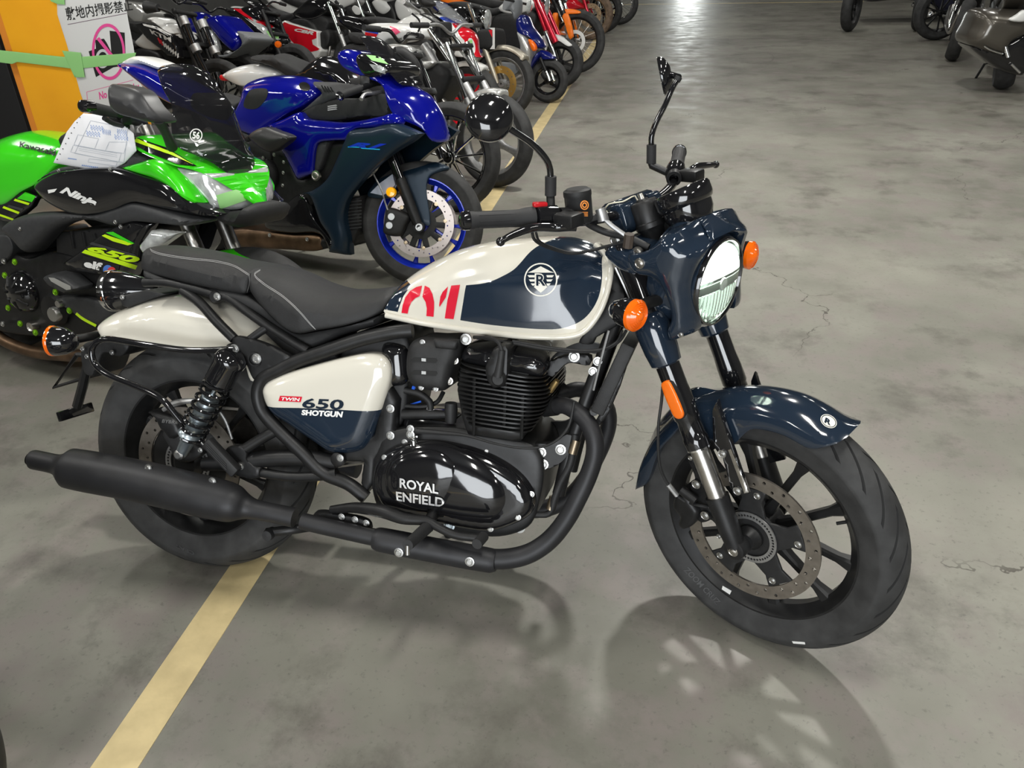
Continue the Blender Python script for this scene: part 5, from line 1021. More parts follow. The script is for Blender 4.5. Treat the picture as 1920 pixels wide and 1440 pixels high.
# engine
be = body('engine', blue, B1, cR((230, 1120, .14), (300, 1060, .14), (420, 1080, .15), (620, 1130, .15), (720, 1340, .15), (850, 1300, .15), (900, 1100, .14), (1100, 1080, .14), (900, 1440, .14), (760, 1600, .14), (520, 1600, .14), (400, 1500, .15), (280, 1380, .15)), .16, D=.03, sp=.022, mats=[SATINK])
for (x, y, r, u, h) in ((430, 1170, .085, .16, .02), (468, 1300, .085, .165, .03), (465, 1325, .045, .19, .02), (530, 1540, .04, .17, .02)): lathe('engine_cover', be, B1, B1.p(*cR((x, y))[0], u), RT, [(0, h), (r * .8, h), (r * .95, h * .6), (r, 0), (r, -.03)], [MATTEK], 28)
bolts(be, B1, cR((535, 1160), (453, 1185), (608, 1215), (605, 1295), (600, 1390), (500, 1620)), .19, .008, ZINC)
body('frame_spar', blue, B1, cR((860, 1080, .16), (960, 1055, .17), (940, 1130, .17), (880, 1290, .17), (830, 1310, .17), (845, 1150, .17)), .19, D=.015, sp=.02, mats=[DGREY], side=1, th=.03); bolts(blue, B1, cR((850, 1318)), .2, .022, STEEL)
body('radiator', blue, B1, cN((950, 660, .13), (1070, 640, .13), (1080, 860, .13), (1020, 1000, .13), (960, 900, .13)), .16, D=.01, sp=.02, mats=[MATTEK], smooth=False)
for k in range(9): decal_line('radiator_fin', blue, B1, cN((952, 690 + 24 * k), (1068, 676 + 24 * k)), None, .165, DGREY, 2, 0, False)
body('silencer', blue, B1, cN((80, 955, .12), (150, 880, .12), (330, 890, .14), (560, 915, .14), (775, 935, .14), (778, 1030, .14), (560, 1030, .13), (300, 1015, .12), (120, 1000, .12)), .16, D=.05, sp=.02, mats=[BRONZE]); tube('exhaust_bend', blue, B1, cN((780, 985, .12), (850, 960, .12), (860, 880, .1), (800, 830, .08)), .03, [SATINK]); bolts(blue, B1, cN((405, 925), (675, 955)), .17, .009, ZINC)
tube('side_stand', blue, B1, cN((640, 1000, -.15), (690, 1070, -.22)), .01, [SATINK])
# seat and tail
body('seat', blue, B1, cR((40, 720, .1), (130, 760, .1), (280, 760, .08), (260, 830, .1), (190, 895, .12), (60, 880, .13), (-80, 800, .12), (-60, 700, .1)), .14, D=.05, sp=.02, mats=[VINYL])
body('tail_cowl', blue, B1, c0((930, 480, .04), (1060, 470, .03), (1200, 510, .02), (1450, 640, .02), (1620, 760, .05), (1730, 900, .1), (1900, 1010, .13), (1720, 980, .14), (1500, 860, .12), (1250, 760, .1), (1060, 620, .08)), .13, D=.05, sp=.02, mats=[BLUE])
body('tail_cap', blue, B1, c0((925, 480, .05), (1050, 420, .03), (1280, 500, .03), (1230, 530, .05), (1060, 480, .06), (980, 500, .06)), .09, D=.03, sp=.02, mats=[WHITE])
body('subframe', blue, B1, c0((1600, 900, .1), (1760, 950, .12), (1960, 1080, .14), (1940, 1160, .14), (1800, 1150, .13), (1640, 1050, .12)), .14, D=.02, sp=.022, mats=[DGREY])
tube('swingarm', blue, B1, [(0, .1, .315), (.4, .11, .36)], .035, [SATINK], px=False); tube('swingarm', blue, B1, [(0, -.1, .315), (.4, -.11, .36)], .035, [SATINK], px=False)
# ------------------------------------------------------------------ lime green sport tourer
G1, G1S, g1ax = bikeframe(480, 622, .30, -12, 1.41, .17, 10)
gr = thing('motorcycle', 'lime green and black sport motorcycle with a paper sheet on its tank', 'motorcycle', G1.M)
wheel(gr, G1, (0, 0, .31), .31, .08, .216, .06, SATINK, SATINK, spk(5), 64); FG = Vector((1.41, 0, .30)); wheel(gr, G1S, FG, .30, .058, .216, .045, SATINK, SATINK, spk(5, 10), 96)
ring_plate('brake_disc', gr, G1S, FG, .112, .150, .062, .067, DISC, 24)
for sd in (1, -1): tube('fork_leg', gr, G1S, [FG + g1ax * .75 + Vector((-.03, -.1 * sd, 0)), FG + g1ax * .3 + Vector((-.03, -.1 * sd, 0)), FG + Vector((0, -.1 * sd, 0))], [.022, .027, .022], [STEEL], px=False, smooth=False)
body('front_mudguard', gr, G1S, cE((700, 175, .06), (770, 155, .02), (850, 145, .0), (940, 160, .0), (1020, 185, .0), (1065, 210, .012), (980, 330, .06), (850, 330, .07), (720, 280, .07)), .075, D=.05, sp=.018, mats=[GREEN])
gt = body('fuel_tank', gr, G1, cN0((-330, 260, .12), (-260, 160, .08), (-100, 110, .05), (0, 150, .0), (60, 95, .0), (180, 42, .0), (300, 16, .0), (430, 30, .0), (560, 75, .04), (600, 140, .1), (520, 230, .15), (420, 290, .17), (290, 405, .18), (160, 475, .18), (0, 580, .17), (-200, 500, .15)), .19, D=.12, sp=.018, mats=[GREEN], corners=())
decal_text('lettering', gt, G1, 'Kawasaki', cN0((155, 105), (425, 165), (420, 212), (150, 148)), gt, .16, mat('black_print', (.01, .01, .01), .4), .006, .03)
for sd in (1, -1):
    sp_ = body('side_panel', gr, G1, cN0((-60, 600, .16), (0, 575, .16), (160, 472, .17), (280, 512, .17), (240, 590, .17), (100, 710, .16), (0, 690, .16), (-80, 640, .16)), .175, D=.01, sp=.02, mats=[GLOSSK], side=sd, th=.02, smooth=False)
    fu = body('upper_fairing', gr, G1, cN0((285, 425, .19), (390, 345, .2), (560, 310, .21), (750, 295, .21), (920, 305, .21), (1060, 350, .21), (1300, 430, .2), (1480, 540, .17), (1700, 640, .12), (1640, 662, .13), (1400, 635, .18), (1180, 590, .21), (1000, 555, .22), (850, 610, .22), (700, 645, .22), (540, 640, .21), (390, 570, .2), (330, 500, .19)), .235, D=.06, sp=.018, mats=[GLOSSK], side=sd, th=.03)
    fm = body('fairing_panel', gr, G1, cN0((75, 740, .17), (200, 650, .18), (400, 632, .2), (560, 645, .21), (700, 650, .21), (900, 590, .21), (1000, 562, .21), (1200, 600, .2), (1400, 640, .18), (1620, 680, .14), (1440, 730, .17), (1200, 715, .2), (1000, 700, .21), (870, 730, .2), (700, 690, .2), (560, 700, .2), (440, 760, .19), (330, 880, .18), (260, 930, .17), (180, 850, .17)), .225, D=.03, sp=.018, mats=[DGREY], side=sd, th=.03)
    fl = body('lower_fairing', gr, G1, cN0((480, 1010, .19), (600, 930, .2), (760, 800, .2), (880, 735, .2), (1000, 700, .2), (1140, 720, .19), (1060, 860, .19), (1050, 1000, .18), (1000, 1110, .17), (800, 1100, .17), (620, 1075, .18)), .21, D=.02, sp=.018, mats=[GLOSSK], side=sd, th=.03, smooth=False)
    gn = body('nose_side', gr, G1, cN0((915, 300, .21), (1060, 258, .2), (1160, 232, .19), (1320, 285, .17), (1440, 400, .16), (1520, 500, .15), (1570, 575, .14), (1450, 535, .16), (1300, 450, .19), (1180, 385, .2), (1040, 340, .21)), .22, D=.03, sp=.018, mats=[GREEN], side=sd, th=.03, corners=(0, 6))
    if sd > 0: fu1, fl1, sp1, fm1 = fu, fl, sp_, fm
for pl, m in (([(190, 482), (270, 512), (240, 555), (130, 528)], GREEN), ([(115, 530), (225, 563), (215, 578), (105, 545)], YG), ([(70, 575), (180, 605), (165, 620), (55, 590)], DGREY), ([(30, 585), (150, 630), (140, 645), (20, 600)], YG), ([(-10, 640), (105, 680), (95, 692), (-15, 655)], YG)): decal_poly('stripe', sp1, G1, cN0(*pl), sp1, .175, m, .002)
decal_text('lettering', fu1, G1, 'Ninja', cN0((470, 430), (735, 540), (715, 600), (440, 500)), fu1, .23, WHITE, .002, .05, .35); decal_poly('lettering_dash', fu1, G1, cN0((360, 465), (430, 455), (410, 480), (365, 490)), fu1, .23, WHITE, .002)
for pl, m in (([(795, 785), (850, 778), (1010, 865), (985, 868)], GREEN), ([(765, 808), (790, 798), (1000, 868), (960, 880), (850, 850)], YG), ([(640, 912), (615, 935), (1015, 1060), (1030, 1030)], YG), ([(690, 855), (1010, 945), (1040, 975), (670, 870)], DGREY)): decal_poly('stripe', fl1, G1, cN0(*pl), fl1, .21, m, .002)
decal_text('number_lettering', fl1, G1, '650', cN0((690, 875), (1060, 970), (1010, 1020), (650, 915)), fl1, .21, YG, .003, .05, .2)
decal_poly('sponsor_plate', fl1, G1, cN0((625, 955), (900, 1030), (880, 1110), (615, 1045)), fl1, .21, DARK, .002); decal_text('sponsor_lettering', fl1, G1, 'elf', cN0((640, 985), (775, 1012), (765, 1072), (630, 1040)), fl1, .21, WHITE, .004, .05)
decal_poly('sponsor_dot', fl1, G1, circ(*cN0((812, 1062))[0], 9, 9, 16), fl1, .21, mat('sponsor_blue', (.08, .2, .6), .4), .004); decal_poly('sponsor_dot', fl1, G1, circ(*cN0((842, 1072))[0], 8, 8, 16), fl1, .21, mat('sponsor_red', (.7, .05, .05), .4), .005)
gnose = body('nose_cowl', gr, G1, c0((960, 1062, .17), (1060, 1018, .15), (1160, 1020, .13), (1290, 1075, .11), (1450, 1145, .08), (1640, 1230, .06), (1800, 1290, .0), (1900, 1400, .0), (1990, 1520, .0), (1985, 1560, .01), (1900, 1530, .03), (1780, 1450, .07), (1640, 1360, .12), (1480, 1285, .16), (1300, 1240, .19), (1160, 1190, .19), (1040, 1130, .19)), [(240, .19, 280), (360, .15, 320), (420, .09, 350), (460, .05, 360), (498, .012, 380)], D=.05, sp=.018, mats=[GREEN])
decal_poly('stripe', gnose, G1, c0((975, 1065), (1010, 1030), (1250, 1110), (1480, 1250), (1330, 1235), (1100, 1140)), gnose, .17, GLOSSK, .003); decal_poly('stripe', gnose, G1, c0((985, 1055), (1010, 1035), (1300, 1150), (1450, 1240), (1280, 1165)), gnose, .17, YG, .005)
ghl = body('headlight', gr, G1, cN0((1320, 300, .17), (1420, 315, .16), (1560, 350, .14), (1700, 420, .09), (1830, 510, .05), (1850, 590, .04), (1750, 615, .07), (1640, 610, .10), (1560, 540, .14), (1440, 420, .16)), [(330, .185, 330), (400, .14, 340), (465, .06, 380)], D=.03, sp=.016, mats=[CLEARP])
decal_poly('tape_piece', ghl, G1, cN0((1620, 505), (1810, 450), (1852, 540), (1650, 608)), ghl, .12, GREENT, .002)
body('lamp_chin', gr, G1, cN0((1560, 560, .12), (1640, 620, .12), (1860, 610, .06), (1920, 560, .04), (1980, 640, .03), (1850, 740, .08), (1640, 690, .12)), .14, D=.04, sp=.02, mats=[MATTEK])
gsc = body('windscreen', gr, G1, c0((1275, 500, .02), (1370, 478, .0), (1440, 530, .0), (1560, 760, .0), (1660, 960, .0), (1740, 1110, .0), (1795, 1210, .0), (1775, 1310, .02), (1640, 1235, .07), (1480, 1170, .11), (1330, 1100, .15), (1285, 960, .15), (1290, 800, .13), (1225, 640, .1)), .14, D=.08, sp=.018, mats=[SMOKE])
decal_poly('number_sticker', gsc, G1, circ(*c0((1470, 1015))[0], 12, 12.5, 24), gsc, .15, WHITE, .002, [circ(*c0((1470, 1015))[0], 10, 10.5, 24)]); decal_text('sticker_lettering', gsc, G1, '56', c0((1445, 985), (1500, 990), (1495, 1045), (1442, 1042)), gsc, .15, WHITE, .002, .04); decal_poly('sticker_bar', gsc, G1, c0((1485, 1058), (1530, 1050), (1532, 1066), (1488, 1075)), gsc, .15, WHITE, .002); decal_line('sticker_bar', gsc, G1, c0((1490, 1085), (1545, 1068)), gsc, .15, WHITE, .8, .002, False)
gm = body('mirror', gr, G1, c0((835, 640, .36), (905, 640, .36), (1050, 690, .36), (1130, 800, .36), (1225, 905, .34), (1190, 925, .34), (1000, 885, .36), (860, 825, .36)), .40, D=.05, n=1.5, sp=.012, mats=[MIRK], side=1, th=.05); tube('mirror_arm', gr, G1, c0((1190, 890, .34), (1240, 990, .28), (1290, 1100, .2)), [.018, .014, .018], [MATTEK])
ge = tube('grip', gr, G1S, c0((650, 800, .36), (850, 845, .25)), [.018, .0175], [GRIP], smooth=False); lathe('bar_end', gr, G1S, G1S.p(*c0((640, 797))[0], .365), RT, [(0, .015), (.012, .018), (.018, .012), (.019, 0), (.019, -.025)], [GLOSSK], 20); tube('handlebar', gr, G1S, c0((850, 845, .25), (960, 890, .17), (1080, 930, .05)), .015, [SATINK]); boxm('switch_housing', gr, G1S, G1S.p(*c0((900, 880))[0], .2), (.06, .05, .05), [SATINK], None, .012); tube('brake_lever', gr, G1S, c0((780, 885, .3), (850, 925, .26), (960, 950, .18)), .008, [MATTEK])
lathe('fork_cap', gr, G1S, G1S.p(*c0((1010, 915))[0], .1), (-.3, 0, .95), [(0, .02), (.022, .018), (.024, 0), (.024, -.06)], [ALU], 18)
body('tank_trim', gr, G1, cN0((290, 405, .18), (380, 330, .19), (520, 285, .19), (700, 300, .19), (900, 280, .18), (1000, 240, .17), (1040, 170, .15), (1150, 235, .17), (1100, 262, .19), (900, 302, .2), (560, 312, .2), (390, 350, .2)), .205, D=.015, sp=.02, mats=[DGREY])
body('cockpit', gr, G1, cN0((500, 60, .1), (700, -10, .1), (1000, 30, .12), (1060, 60, .14), (960, 110, .15), (1000, 240, .15), (700, 290, .15), (520, 240, .14)), .15, D=.03, sp=.022, mats=[MATTEK])
gtl = body('turn_signal', gr, G1, cN0((1060, 880, .23), (1150, 765, .23), (1345, 788, .23), (1230, 870, .23), (1110, 960, .23)), .255, D=.025, sp=.014, mats=[CLEARP], side=1, th=.03, smooth=False)
geng = body('engine', gr, G1, cN1((-300, 100, .12), (0, 60, .14), (200, 180, .15), (400, 130, .15), (640, 200, .15), (860, 350, .15), (900, 560, .15), (760, 700, .15), (560, 750, .15), (300, 760, .15), (0, 720, .15), (-300, 600, .14)), .16, D=.04, sp=.024, mats=[SATINK])
gc = lathe('clutch_cover', geng, G1, G1.p(*cN1((185, 425))[0], .16), RT, [(0, .055), (.03, .053), (.06, .042), (.078, .02), (.085, .0), (.085, -.03)], [GLOSSK], 36)
for k in range(7):
    a = 2 * math.pi * k / 7 + .3; c = G1.p(*cN1((185, 425))[0], .16); d = Vector((math.cos(a), 0, math.sin(a))); tube('cover_rib', gc, G1, [c + d * .03 + Vector((0, -.054, 0)), c + d * .07 + Vector((0, -.033, 0))], .006, [SATINK], px=False, seg=8)
lathe('oil_filler_cap', geng, G1, G1.p(*cN1((405, 598))[0], .2), RT, [(0, .01), (.026, .009), (.029, .004), (.029, -.04)], [ZINC], 24); lathe('cover_cap', geng, G1, G1.p(*cN1((440, 520))[0], .2), RT, [(0, .006), (.013, .006), (.015, 0), (.015, -.03)], [ZINC], 18); lathe('sight_glass', geng, G1, G1.p(*cN1((235, 688))[0], .18), RT, [(0, .002), (.014, .002), (.018, .008), (.02, 0), (.02, -.02)], [STEEL], 18)
lathe('crank_cover', geng, G1, G1.p(*cN1((420, 560))[0], .17), RT, [(0, .025), (.055, .022), (.065, 0)], [SATINK], 24)
for q in ((110, 205), (35, 305), (60, 550), (415, 432), (150, 668), (265, 735), (380, 705), (520, 570)): bolt(geng, G1, G1.p(*cN1(q)[0], .19), RT, .011, mat('green_anodised', (.25, .55, .02), .3, .6))
fs = body('frame_slider', gr, G1, cN1((345, 310, .22), (400, 288, .22), (510, 310, .22), (610, 390, .22), (600, 420, .22), (510, 435, .22), (400, 380, .22)), .245, D=.012, sp=.016, mats=[DGREY], side=1, th=.05, smooth=False); decal_poly('slider_plate', fs, G1, cN1((365, 320), (410, 325), (530, 385), (535, 410), (500, 415), (385, 350)), fs, .245, mat('pale_alloy', (.5, .5, .48), .45, .5), .002)
body('belly_pan', gr, G1, cN1((430, 470, .16), (640, 470, .18), (860, 560, .18), (840, 640, .17), (720, 680, .17), (560, 580, .17)), .19, D=.02, sp=.02, mats=[DGREY]); decal_line('stripe', gr, G1, cN1((570, 590), (620, 630), (720, 684)), None, .19, YG, 5, 0)
for k in range(2): tube('exhaust_header', gr, G1, cN1((-60, 730 + 10 * k, .14 - .12 * k), (60, 810, .14 - .12 * k), (250, 880, .14 - .12 * k), (470, 905, .14 - .12 * k), (640, 900, .14 - .12 * k), (800, 820, .12 - .1 * k), (830, 700, .1 - .1 * k)), .024, [BRONZE], seg=14)
body('frame_tube_panel', gr, G1, cN1((-40, 30, .16), (60, 10, .17), (100, 100, .17), (60, 200, .16), (-40, 240, .15)), .175, D=.015, sp=.02, mats=[DGREY]); bolts(gr, G1, cN1((28, 200), (20, 670)), .18, .01, ZINC); bolts(gr, G1, cN0((150, 755), (865, 705), (905, 740)), .225, .007, ZINC); bolts(gr, G1, cN0((440, 318), (825, 308)), .225, .006, ZINC)
for k in range(3): tube('cooling_pipe', gr, G1, cN0((540 + 85 * k, 770 + 10 * k, .15), (560 + 85 * k, 900 - 20 * k, .15)), .008, [SATINK], seg=8)
body('radiator', gr, G1, cN0((430, 780, .14), (900, 740, .14), (1050, 760, .14), (980, 1060, .14), (440, 1010, .14)), .15, D=.01, sp=.03, mats=[MATTEK], smooth=False)
body('seat', gr, G1, [(-.15, .80, .08), (.05, .84, .06), (.3, .82, .06), (.55, .80, .08), (.62, .74, .12), (.4, .72, .14), (.1, .75, .12)], .15, D=.05, sp=.03, mats=[VINYL], loc=True)
body('tail_cowl', gr, G1, [(-.42, .92, .04), (-.2, .92, .02), (.1, .86, .05), (.4, .74, .1), (.3, .66, .12), (-.1, .74, .1)], .13, D=.05, sp=.03, mats=[GREEN], loc=True)
for sd in (1, -1): tube('swingarm', gr, G1, [(0, .1 * sd, .31), (.42, .11 * sd, .38)], .03, [SATINK], px=False)
tube('side_stand', gr, G1, [(.55, .1, .3), (.6, .25, .0)], .012, [SATINK], px=False)
# paper sheet lying over the green tank
pp = c0((400, 1222), (500, 990), (560, 910), (625, 850), (760, 862), (900, 920), (1000, 1000), (1022, 1130), (935, 1222), (860, 1262), (720, 1276), (560, 1250))
def sheetz(name, label, cat, fr, poly, u0, m, bump=.01, th=.0012):
    t = thing(name, label, cat, fr.M); t2 = body(name.replace('_sheet', '') + '_page', t, fr, [(q[0], q[1], u0) for q in poly], u0 + bump, D=.12, n=1.6, sp=.014, mats=[m], side=1, th=th + .0, smooth=False, ang=60); return t, t2
PAPER = mat('white_paper', (.76, .76, .78), .7)
pt_, pg_ = sheetz('paper_sheet', 'white printed form sheet draped on the green motorcycle tank', 'paper', G1, pp, .205, PAPER, .02)
PRB = mat('blue_print', (.22, .33, .62), .7); PRG = mat('grey_print_line', (.42, .45, .5), .7)
def pbox(a, b, c, d): decal_line('form_box', pg_, G1, c0(a, b, c, d), pg_, .21, PRG, .8, .001, False, True)
pbox((585, 1010), (740, 1040), (710, 1115), (555, 1085)); pbox((820, 1065), (955, 1065), (930, 1150), (790, 1130)); pbox((550, 1090), (910, 1150), (890, 1215), (530, 1140)); pbox((680, 905), (960, 960), (930, 1220), (560, 1150)); pbox((670, 1190), (880, 1215), (870, 1245), (660, 1215))
for (x, y, w) in ((680, 945, 95), (650, 988, 100), (770, 975, 60), (860, 1015, 100), (880, 975, 70)):
    for j in range(2): decal_line('handwriting', pg_, G1, c0(*[(x + w * i / 9, y + 10 * i / 9 + 18 * j + (12 if i % 2 else -8)) for i in range(10)]), pg_, .21, PRB, 1.2, .001)
for k in range(9): decal_poly('form_print', pg_, G1, c0((615 + 14 * k, 1234 + 2 * k), (624 + 14 * k, 1235 + 2 * k), (622 + 14 * k, 1245 + 2 * k), (613 + 14 * k, 1244 + 2 * k)), pg_, .21, PRB, .001)
decal_line('form_print', pg_, G1, c0((510, 1186), (575, 1196)), pg_, .21, PRB, 1.5, .001, False)
for k in range(3): decal_line('form_rule', pg_, G1, c0((590, 1098 + 14 * k), (880, 1150 + 14 * k)), pg_, .21, PRG, .6, .001, False)
for k in range(9):
    f = k / 8; a = (430 + (600 - 430) * f, 1195 + (880 - 1195) * f); decal_poly('punch_hole', pg_, G1, circ(*c0(a)[0], 1.1, 1.1, 8), pg_, .21, DARK, .001)
# ------------------------------------------------------------------ orange board with the notice
YB = 3.05; OB = Fr(Matrix.Translation((0, YB, 0)))
ORB = mat('orange_painted_board', (1.0, .43, .012), .5, 0, .1, .05, 4); ORS = ORB
def gx(px, py): v = OB.p(px, py, 0); return v.x, v.z
xl = gx(30, 120)[0]; xr = gx(232, 120)[0]
ob = boxm('orange_board', None, None, ((xl + xr) / 2, YB + .06, 1.2), (xr - xl, .12, 2.4), [ORB], None, .006); tag(ob, 'tall orange painted board standing behind the lime green motorcycle', 'board')
col = boxm('board_side', None, None, (xl - .055, YB + .10, 1.2), (.09, .10, 2.4), [mat('orange_board_shaded', (.80, .27, .03), .5, 0, .1)], None, .012); tag(col, 'side face of the orange board in a shaded darker orange', 'post')  # side face of the board as its own box, shade put into the darker orange
cbx = boxm('dark_filler_box', None, None, (xl - .62, YB + .35, .9), (.9, .5, 1.8), [mat('black_filler', (.008, .008, .009), .5)], None, .01); tag(cbx, 'black filler box added for the dark area beside the orange board', 'filler')  # plain black box added to fill the dark gap beside the board
notice = thing('notice_poster', 'white no photography notice with camera symbol taped to orange board', 'poster', OB.M)
NP = c0((425, -40), (930, -40), (960, 150), (1000, 350), (1030, 560), (1090, 720), (1130, 830), (760, 830), (650, 830), (600, 690), (560, 540), (500, 330), (430, 110))
npg = body('poster_page', notice, OB, [(q[0], q[1], .004) for q in NP], .018, D=.15, n=1.5, sp=.02, mats=[mat('white_poster_paper', (.72, .71, .70), .6, bump=.3, bscale=9)], side=1, th=.002, smooth=False, ang=60)
BKP = mat('black_ink', (.012, .012, .012), .6); PNK = mat('pink_ink', (.82, .08, .32), .6)
decal_text('poster_lettering', npg, OB, '敷地内撮影禁止', c0((485, 55), (985, -5), (1000, 80), (505, 155)), npg, .01, BKP, .001, .012)
decal_line('poster_rule', npg, OB, c0((508, 184), (950, 100)), npg, .01, mat('dark_rule', (.12, .05, .09), .6), 1, .001, False)
decal_poly('camera_symbol', npg, OB, c0((665, 385), (720, 365), (715, 300), (780, 290), (800, 320), (835, 390), (822, 230), (935, 245), (945, 490), (850, 505), (720, 578)), npg, .01, BKP, .001)
decal_poly('camera_lens', npg, OB, circ(*c0((770, 440))[0], 13, 18, 24), npg, .01, mat('poster_grey', (.6, .6, .6), .6), .0018); decal_poly('camera_lens', npg, OB, circ(*c0((772, 437))[0], 8.5, 12, 24), npg, .01, BKP, .0024)
cxp, cyp = c0((815, 388))[0]; decal_poly('ban_ring', npg, OB, circ(cxp, cyp, 31, 53, 40, tilt=-.06), npg, .01, PNK, .003, [circ(cxp, cyp, 26.5, 47, 40, tilt=-.06)]); decal_line('ban_bar', npg, OB, c0((735, 285), (905, 500)), npg, .01, PNK, 6, .003, False)
decal_line('poster_rule', npg, OB, c0((650, 690), (1000, 600)), npg, .01, PNK, .8, .001, False); decal_line('poster_rule', npg, OB, c0((650, 690), (660, 790)), npg, .01, PNK, .8, .001, False)
decal_text('poster_lettering', npg, OB, 'No Photography', c0((740, 690), (1040, 618), (1052, 690), (750, 765)), npg, .01, PNK, .001, .03)
def tape(poly, u, label):
    t = thing('tape_strip', label, 'tape', OB.M); body('tape_film', t, OB, [(q[0], q[1], u) for q in poly], u + .002, D=.02, sp=.02, mats=[GREENT], side=1, th=.001, smooth=False)
tape(c0((-60, 370), (460, 425), (560, 430), (1020, 395), (1010, 440), (950, 480), (560, 518), (460, 505), (130, 465), (90, 480), (-60, 460)), .022, 'long pale green tape strip stretched across orange board and notice')
tape(c0((465, 380), (605, 395), (635, 580), (560, 580)), .027, 'short upright pale green tape piece holding the edge of the notice')
tape(c0((370, -20), (480, -20), (485, 35), (430, 30), (380, 10)), .020, 'pale green tape piece at the top corner of the notice')
# ------------------------------------------------------------------ the rest of the row and the row behind it
SILV = mat('silver_paint', (.55, .55, .53), .25, .5, .5); CHAMP = mat('champagne_metal', (.5, .46, .38), .32, .7); GOLD = mat('gold_anodised', (.72, .46, .13), .3, .8); WHT = mat('white_gloss_paint', (.72, .72, .70), .18, 0, .6)
REDP = mat('red_gloss_paint', (.62, .008, .02), .15, 0, .6); REDM = mat('red_metal', (.5, .01, .03), .22, .5, .5); ORP = mat('orange_plastic', (.95, .2, .01), .35); BRN = mat('dusty_brown_rubber', (.16, .11, .075), .75, 0, 0, .3, 20); BRNR = mat('dusty_gold_rim', (.28, .2, .12), .5, .4, 0, .3, 20)
GREYP = mat('grey_plastic', (.2, .21, .22), .4); BLUEP = mat('royal_blue_paint', (.004, .009, .13), .18, .1, .7); BLUEH = mat('bright_blue_graphic', (.02, .06, .45), .3); GUNM = mat('bronze_grey_paint', (.10, .09, .075), .28, .5, .5)
TRANSS = mat('tinted_screen', (.3, .31, .32), .05, 0, .4, alpha=.45)
k1 = crop(240, 0, 6); k2 = crop(520, 0, 6); k3 = crop(740, 0, 7.111); k4 = crop(760, 180, 6.546); k5 = crop(940, 0, 7.2); k6 = crop(1760, 0, 8)
def gbike(label, px, py, R, heading, steer=0, wb=1.4, hw=.055, rr=None, rimm=SATINK, spokem=None, spokes=(), wires=0, forkm=STEEL, lowm=SATINK, tankm=GLOSSK, tailm=None, fair=None, light=True, lean=.16, tyrem=None, fender=None, bars=GLOSSK, rake=25, lip=None, forkL=.66, tank=True, seg=72, rearR=None, discm=None, bw=None, sw=.02, tail=True, fa=(20, 150)):
    f, s, ax = bikeframe(px, py, R, heading, wb, lean, steer, rake)
    t = thing('motorcycle', label, 'motorcycle', f.M); rr = rr or R * .72; bw = bw or hw * .75; c = Vector((wb, 0, R))
    wheel(t, s, c, R, hw, rr, bw, rimm, spokem or rimm, spokes, seg, hubr=.042, wires=wires, tyrem=tyrem, lip=lip, sw=sw); r2 = rearR or R
    wheel(t, f, (0, 0, r2), r2, hw * 1.25, r2 * .72, bw * 1.2, rimm, spokem or rimm, spokes, 48, hubr=.05, wires=0, tyrem=tyrem)
    if discm: ring_plate('brake_disc', t, s, c, R * .3, R * .5, hw * .9, hw * .9 + .005, discm, 12, .006)
    for sd in (1, -1):
        y = -sd * (hw + .055); a = c + Vector((-.01, y, 0)); tube('fork_leg', t, s, [a + ax * forkL, a + ax * forkL * .42], .021, [forkm], px=False, smooth=False, seg=14); tube('fork_lower', t, s, [a + ax * forkL * .45, a + ax * .06, a], [.026, .024, .018], [lowm], px=False, smooth=False, seg=14)
        tube('grip', t, s, [c + ax * (forkL + .06) + Vector((-.03, -sd * .24, .05)), c + ax * (forkL + .06) + Vector((-.06, -sd * .37, .05))], .017, [GRIP], px=False, smooth=False)
        tube('swingarm', t, f, [(0, -sd * .1, r2), (wb * .33, -sd * .1, r2 + .08)], .022, [SATINK], px=False)
    tube('handlebar', t, s, [c + ax * (forkL + .06) + Vector((-.03, q, .05 if abs(q) > .1 else .0)) for q in (-.25, -.12, 0, .12, .25)], .011, [bars], px=False)
    boxm('fork_yoke', t, s, c + ax * (forkL - .03), (.06, .24, .03), [SATINK], axes((ax.z, 0, -ax.x)), .008); boxm('fork_yoke', t, s, c + ax * (forkL * .62), (.06, .24, .04), [SATINK], axes((ax.z, 0, -ax.x)), .008)
    W = wb / 1.4; Q = lambda L: [(x * W, z, w) for x, z, w in L]
    body('engine', t, f, Q([(.5, .30, .1), (.48, .5, .1), (.58, .72, .09), (.9, .72, .09), (1.0, .55, .1), (.98, .36, .1), (.8, .24, .1)]), .15, D=.05, sp=.04, mats=[SATINK], loc=True); lathe('engine_cover', t, f, (.64 * W, -.14, .42), RT, [(0, .04), (.07, .035), (.09, .01), (.09, -.02)], [ALU], 24)
    tube('exhaust_pipe', t, f, [(1.0 * W, -.06, .6), (1.1 * W, -.08, .45), (1.0 * W, -.1, .26), (.6 * W, -.14, .22), (.2, -.17, .27), (-.25, -.18, .4)], [.018, .018, .018, .022, .045, .045], [STEEL], px=False)
    if tank: body('fuel_tank', t, f, Q([(.60, .78, .08), (.68, .86, .03), (.82, .94, .0), (.98, .95, .0), (1.08, .90, .03), (1.12, .82, .08), (.95, .74, .12), (.75, .73, .12)]), .15, D=.09, sp=.03, mats=[tankm], loc=True)
    body('dark_core', t, f, Q([(.08, .42, .08), (.15, .68, .08), (.5, .72, .09), (1.0, .78, .09), (1.12, .70, .07), (.98, .5, .1), (.5, .40, .1)]), .12, D=.03, sp=.05, mats=[MATTEK], loc=True)  # black mass added to darken the gaps between the bikes
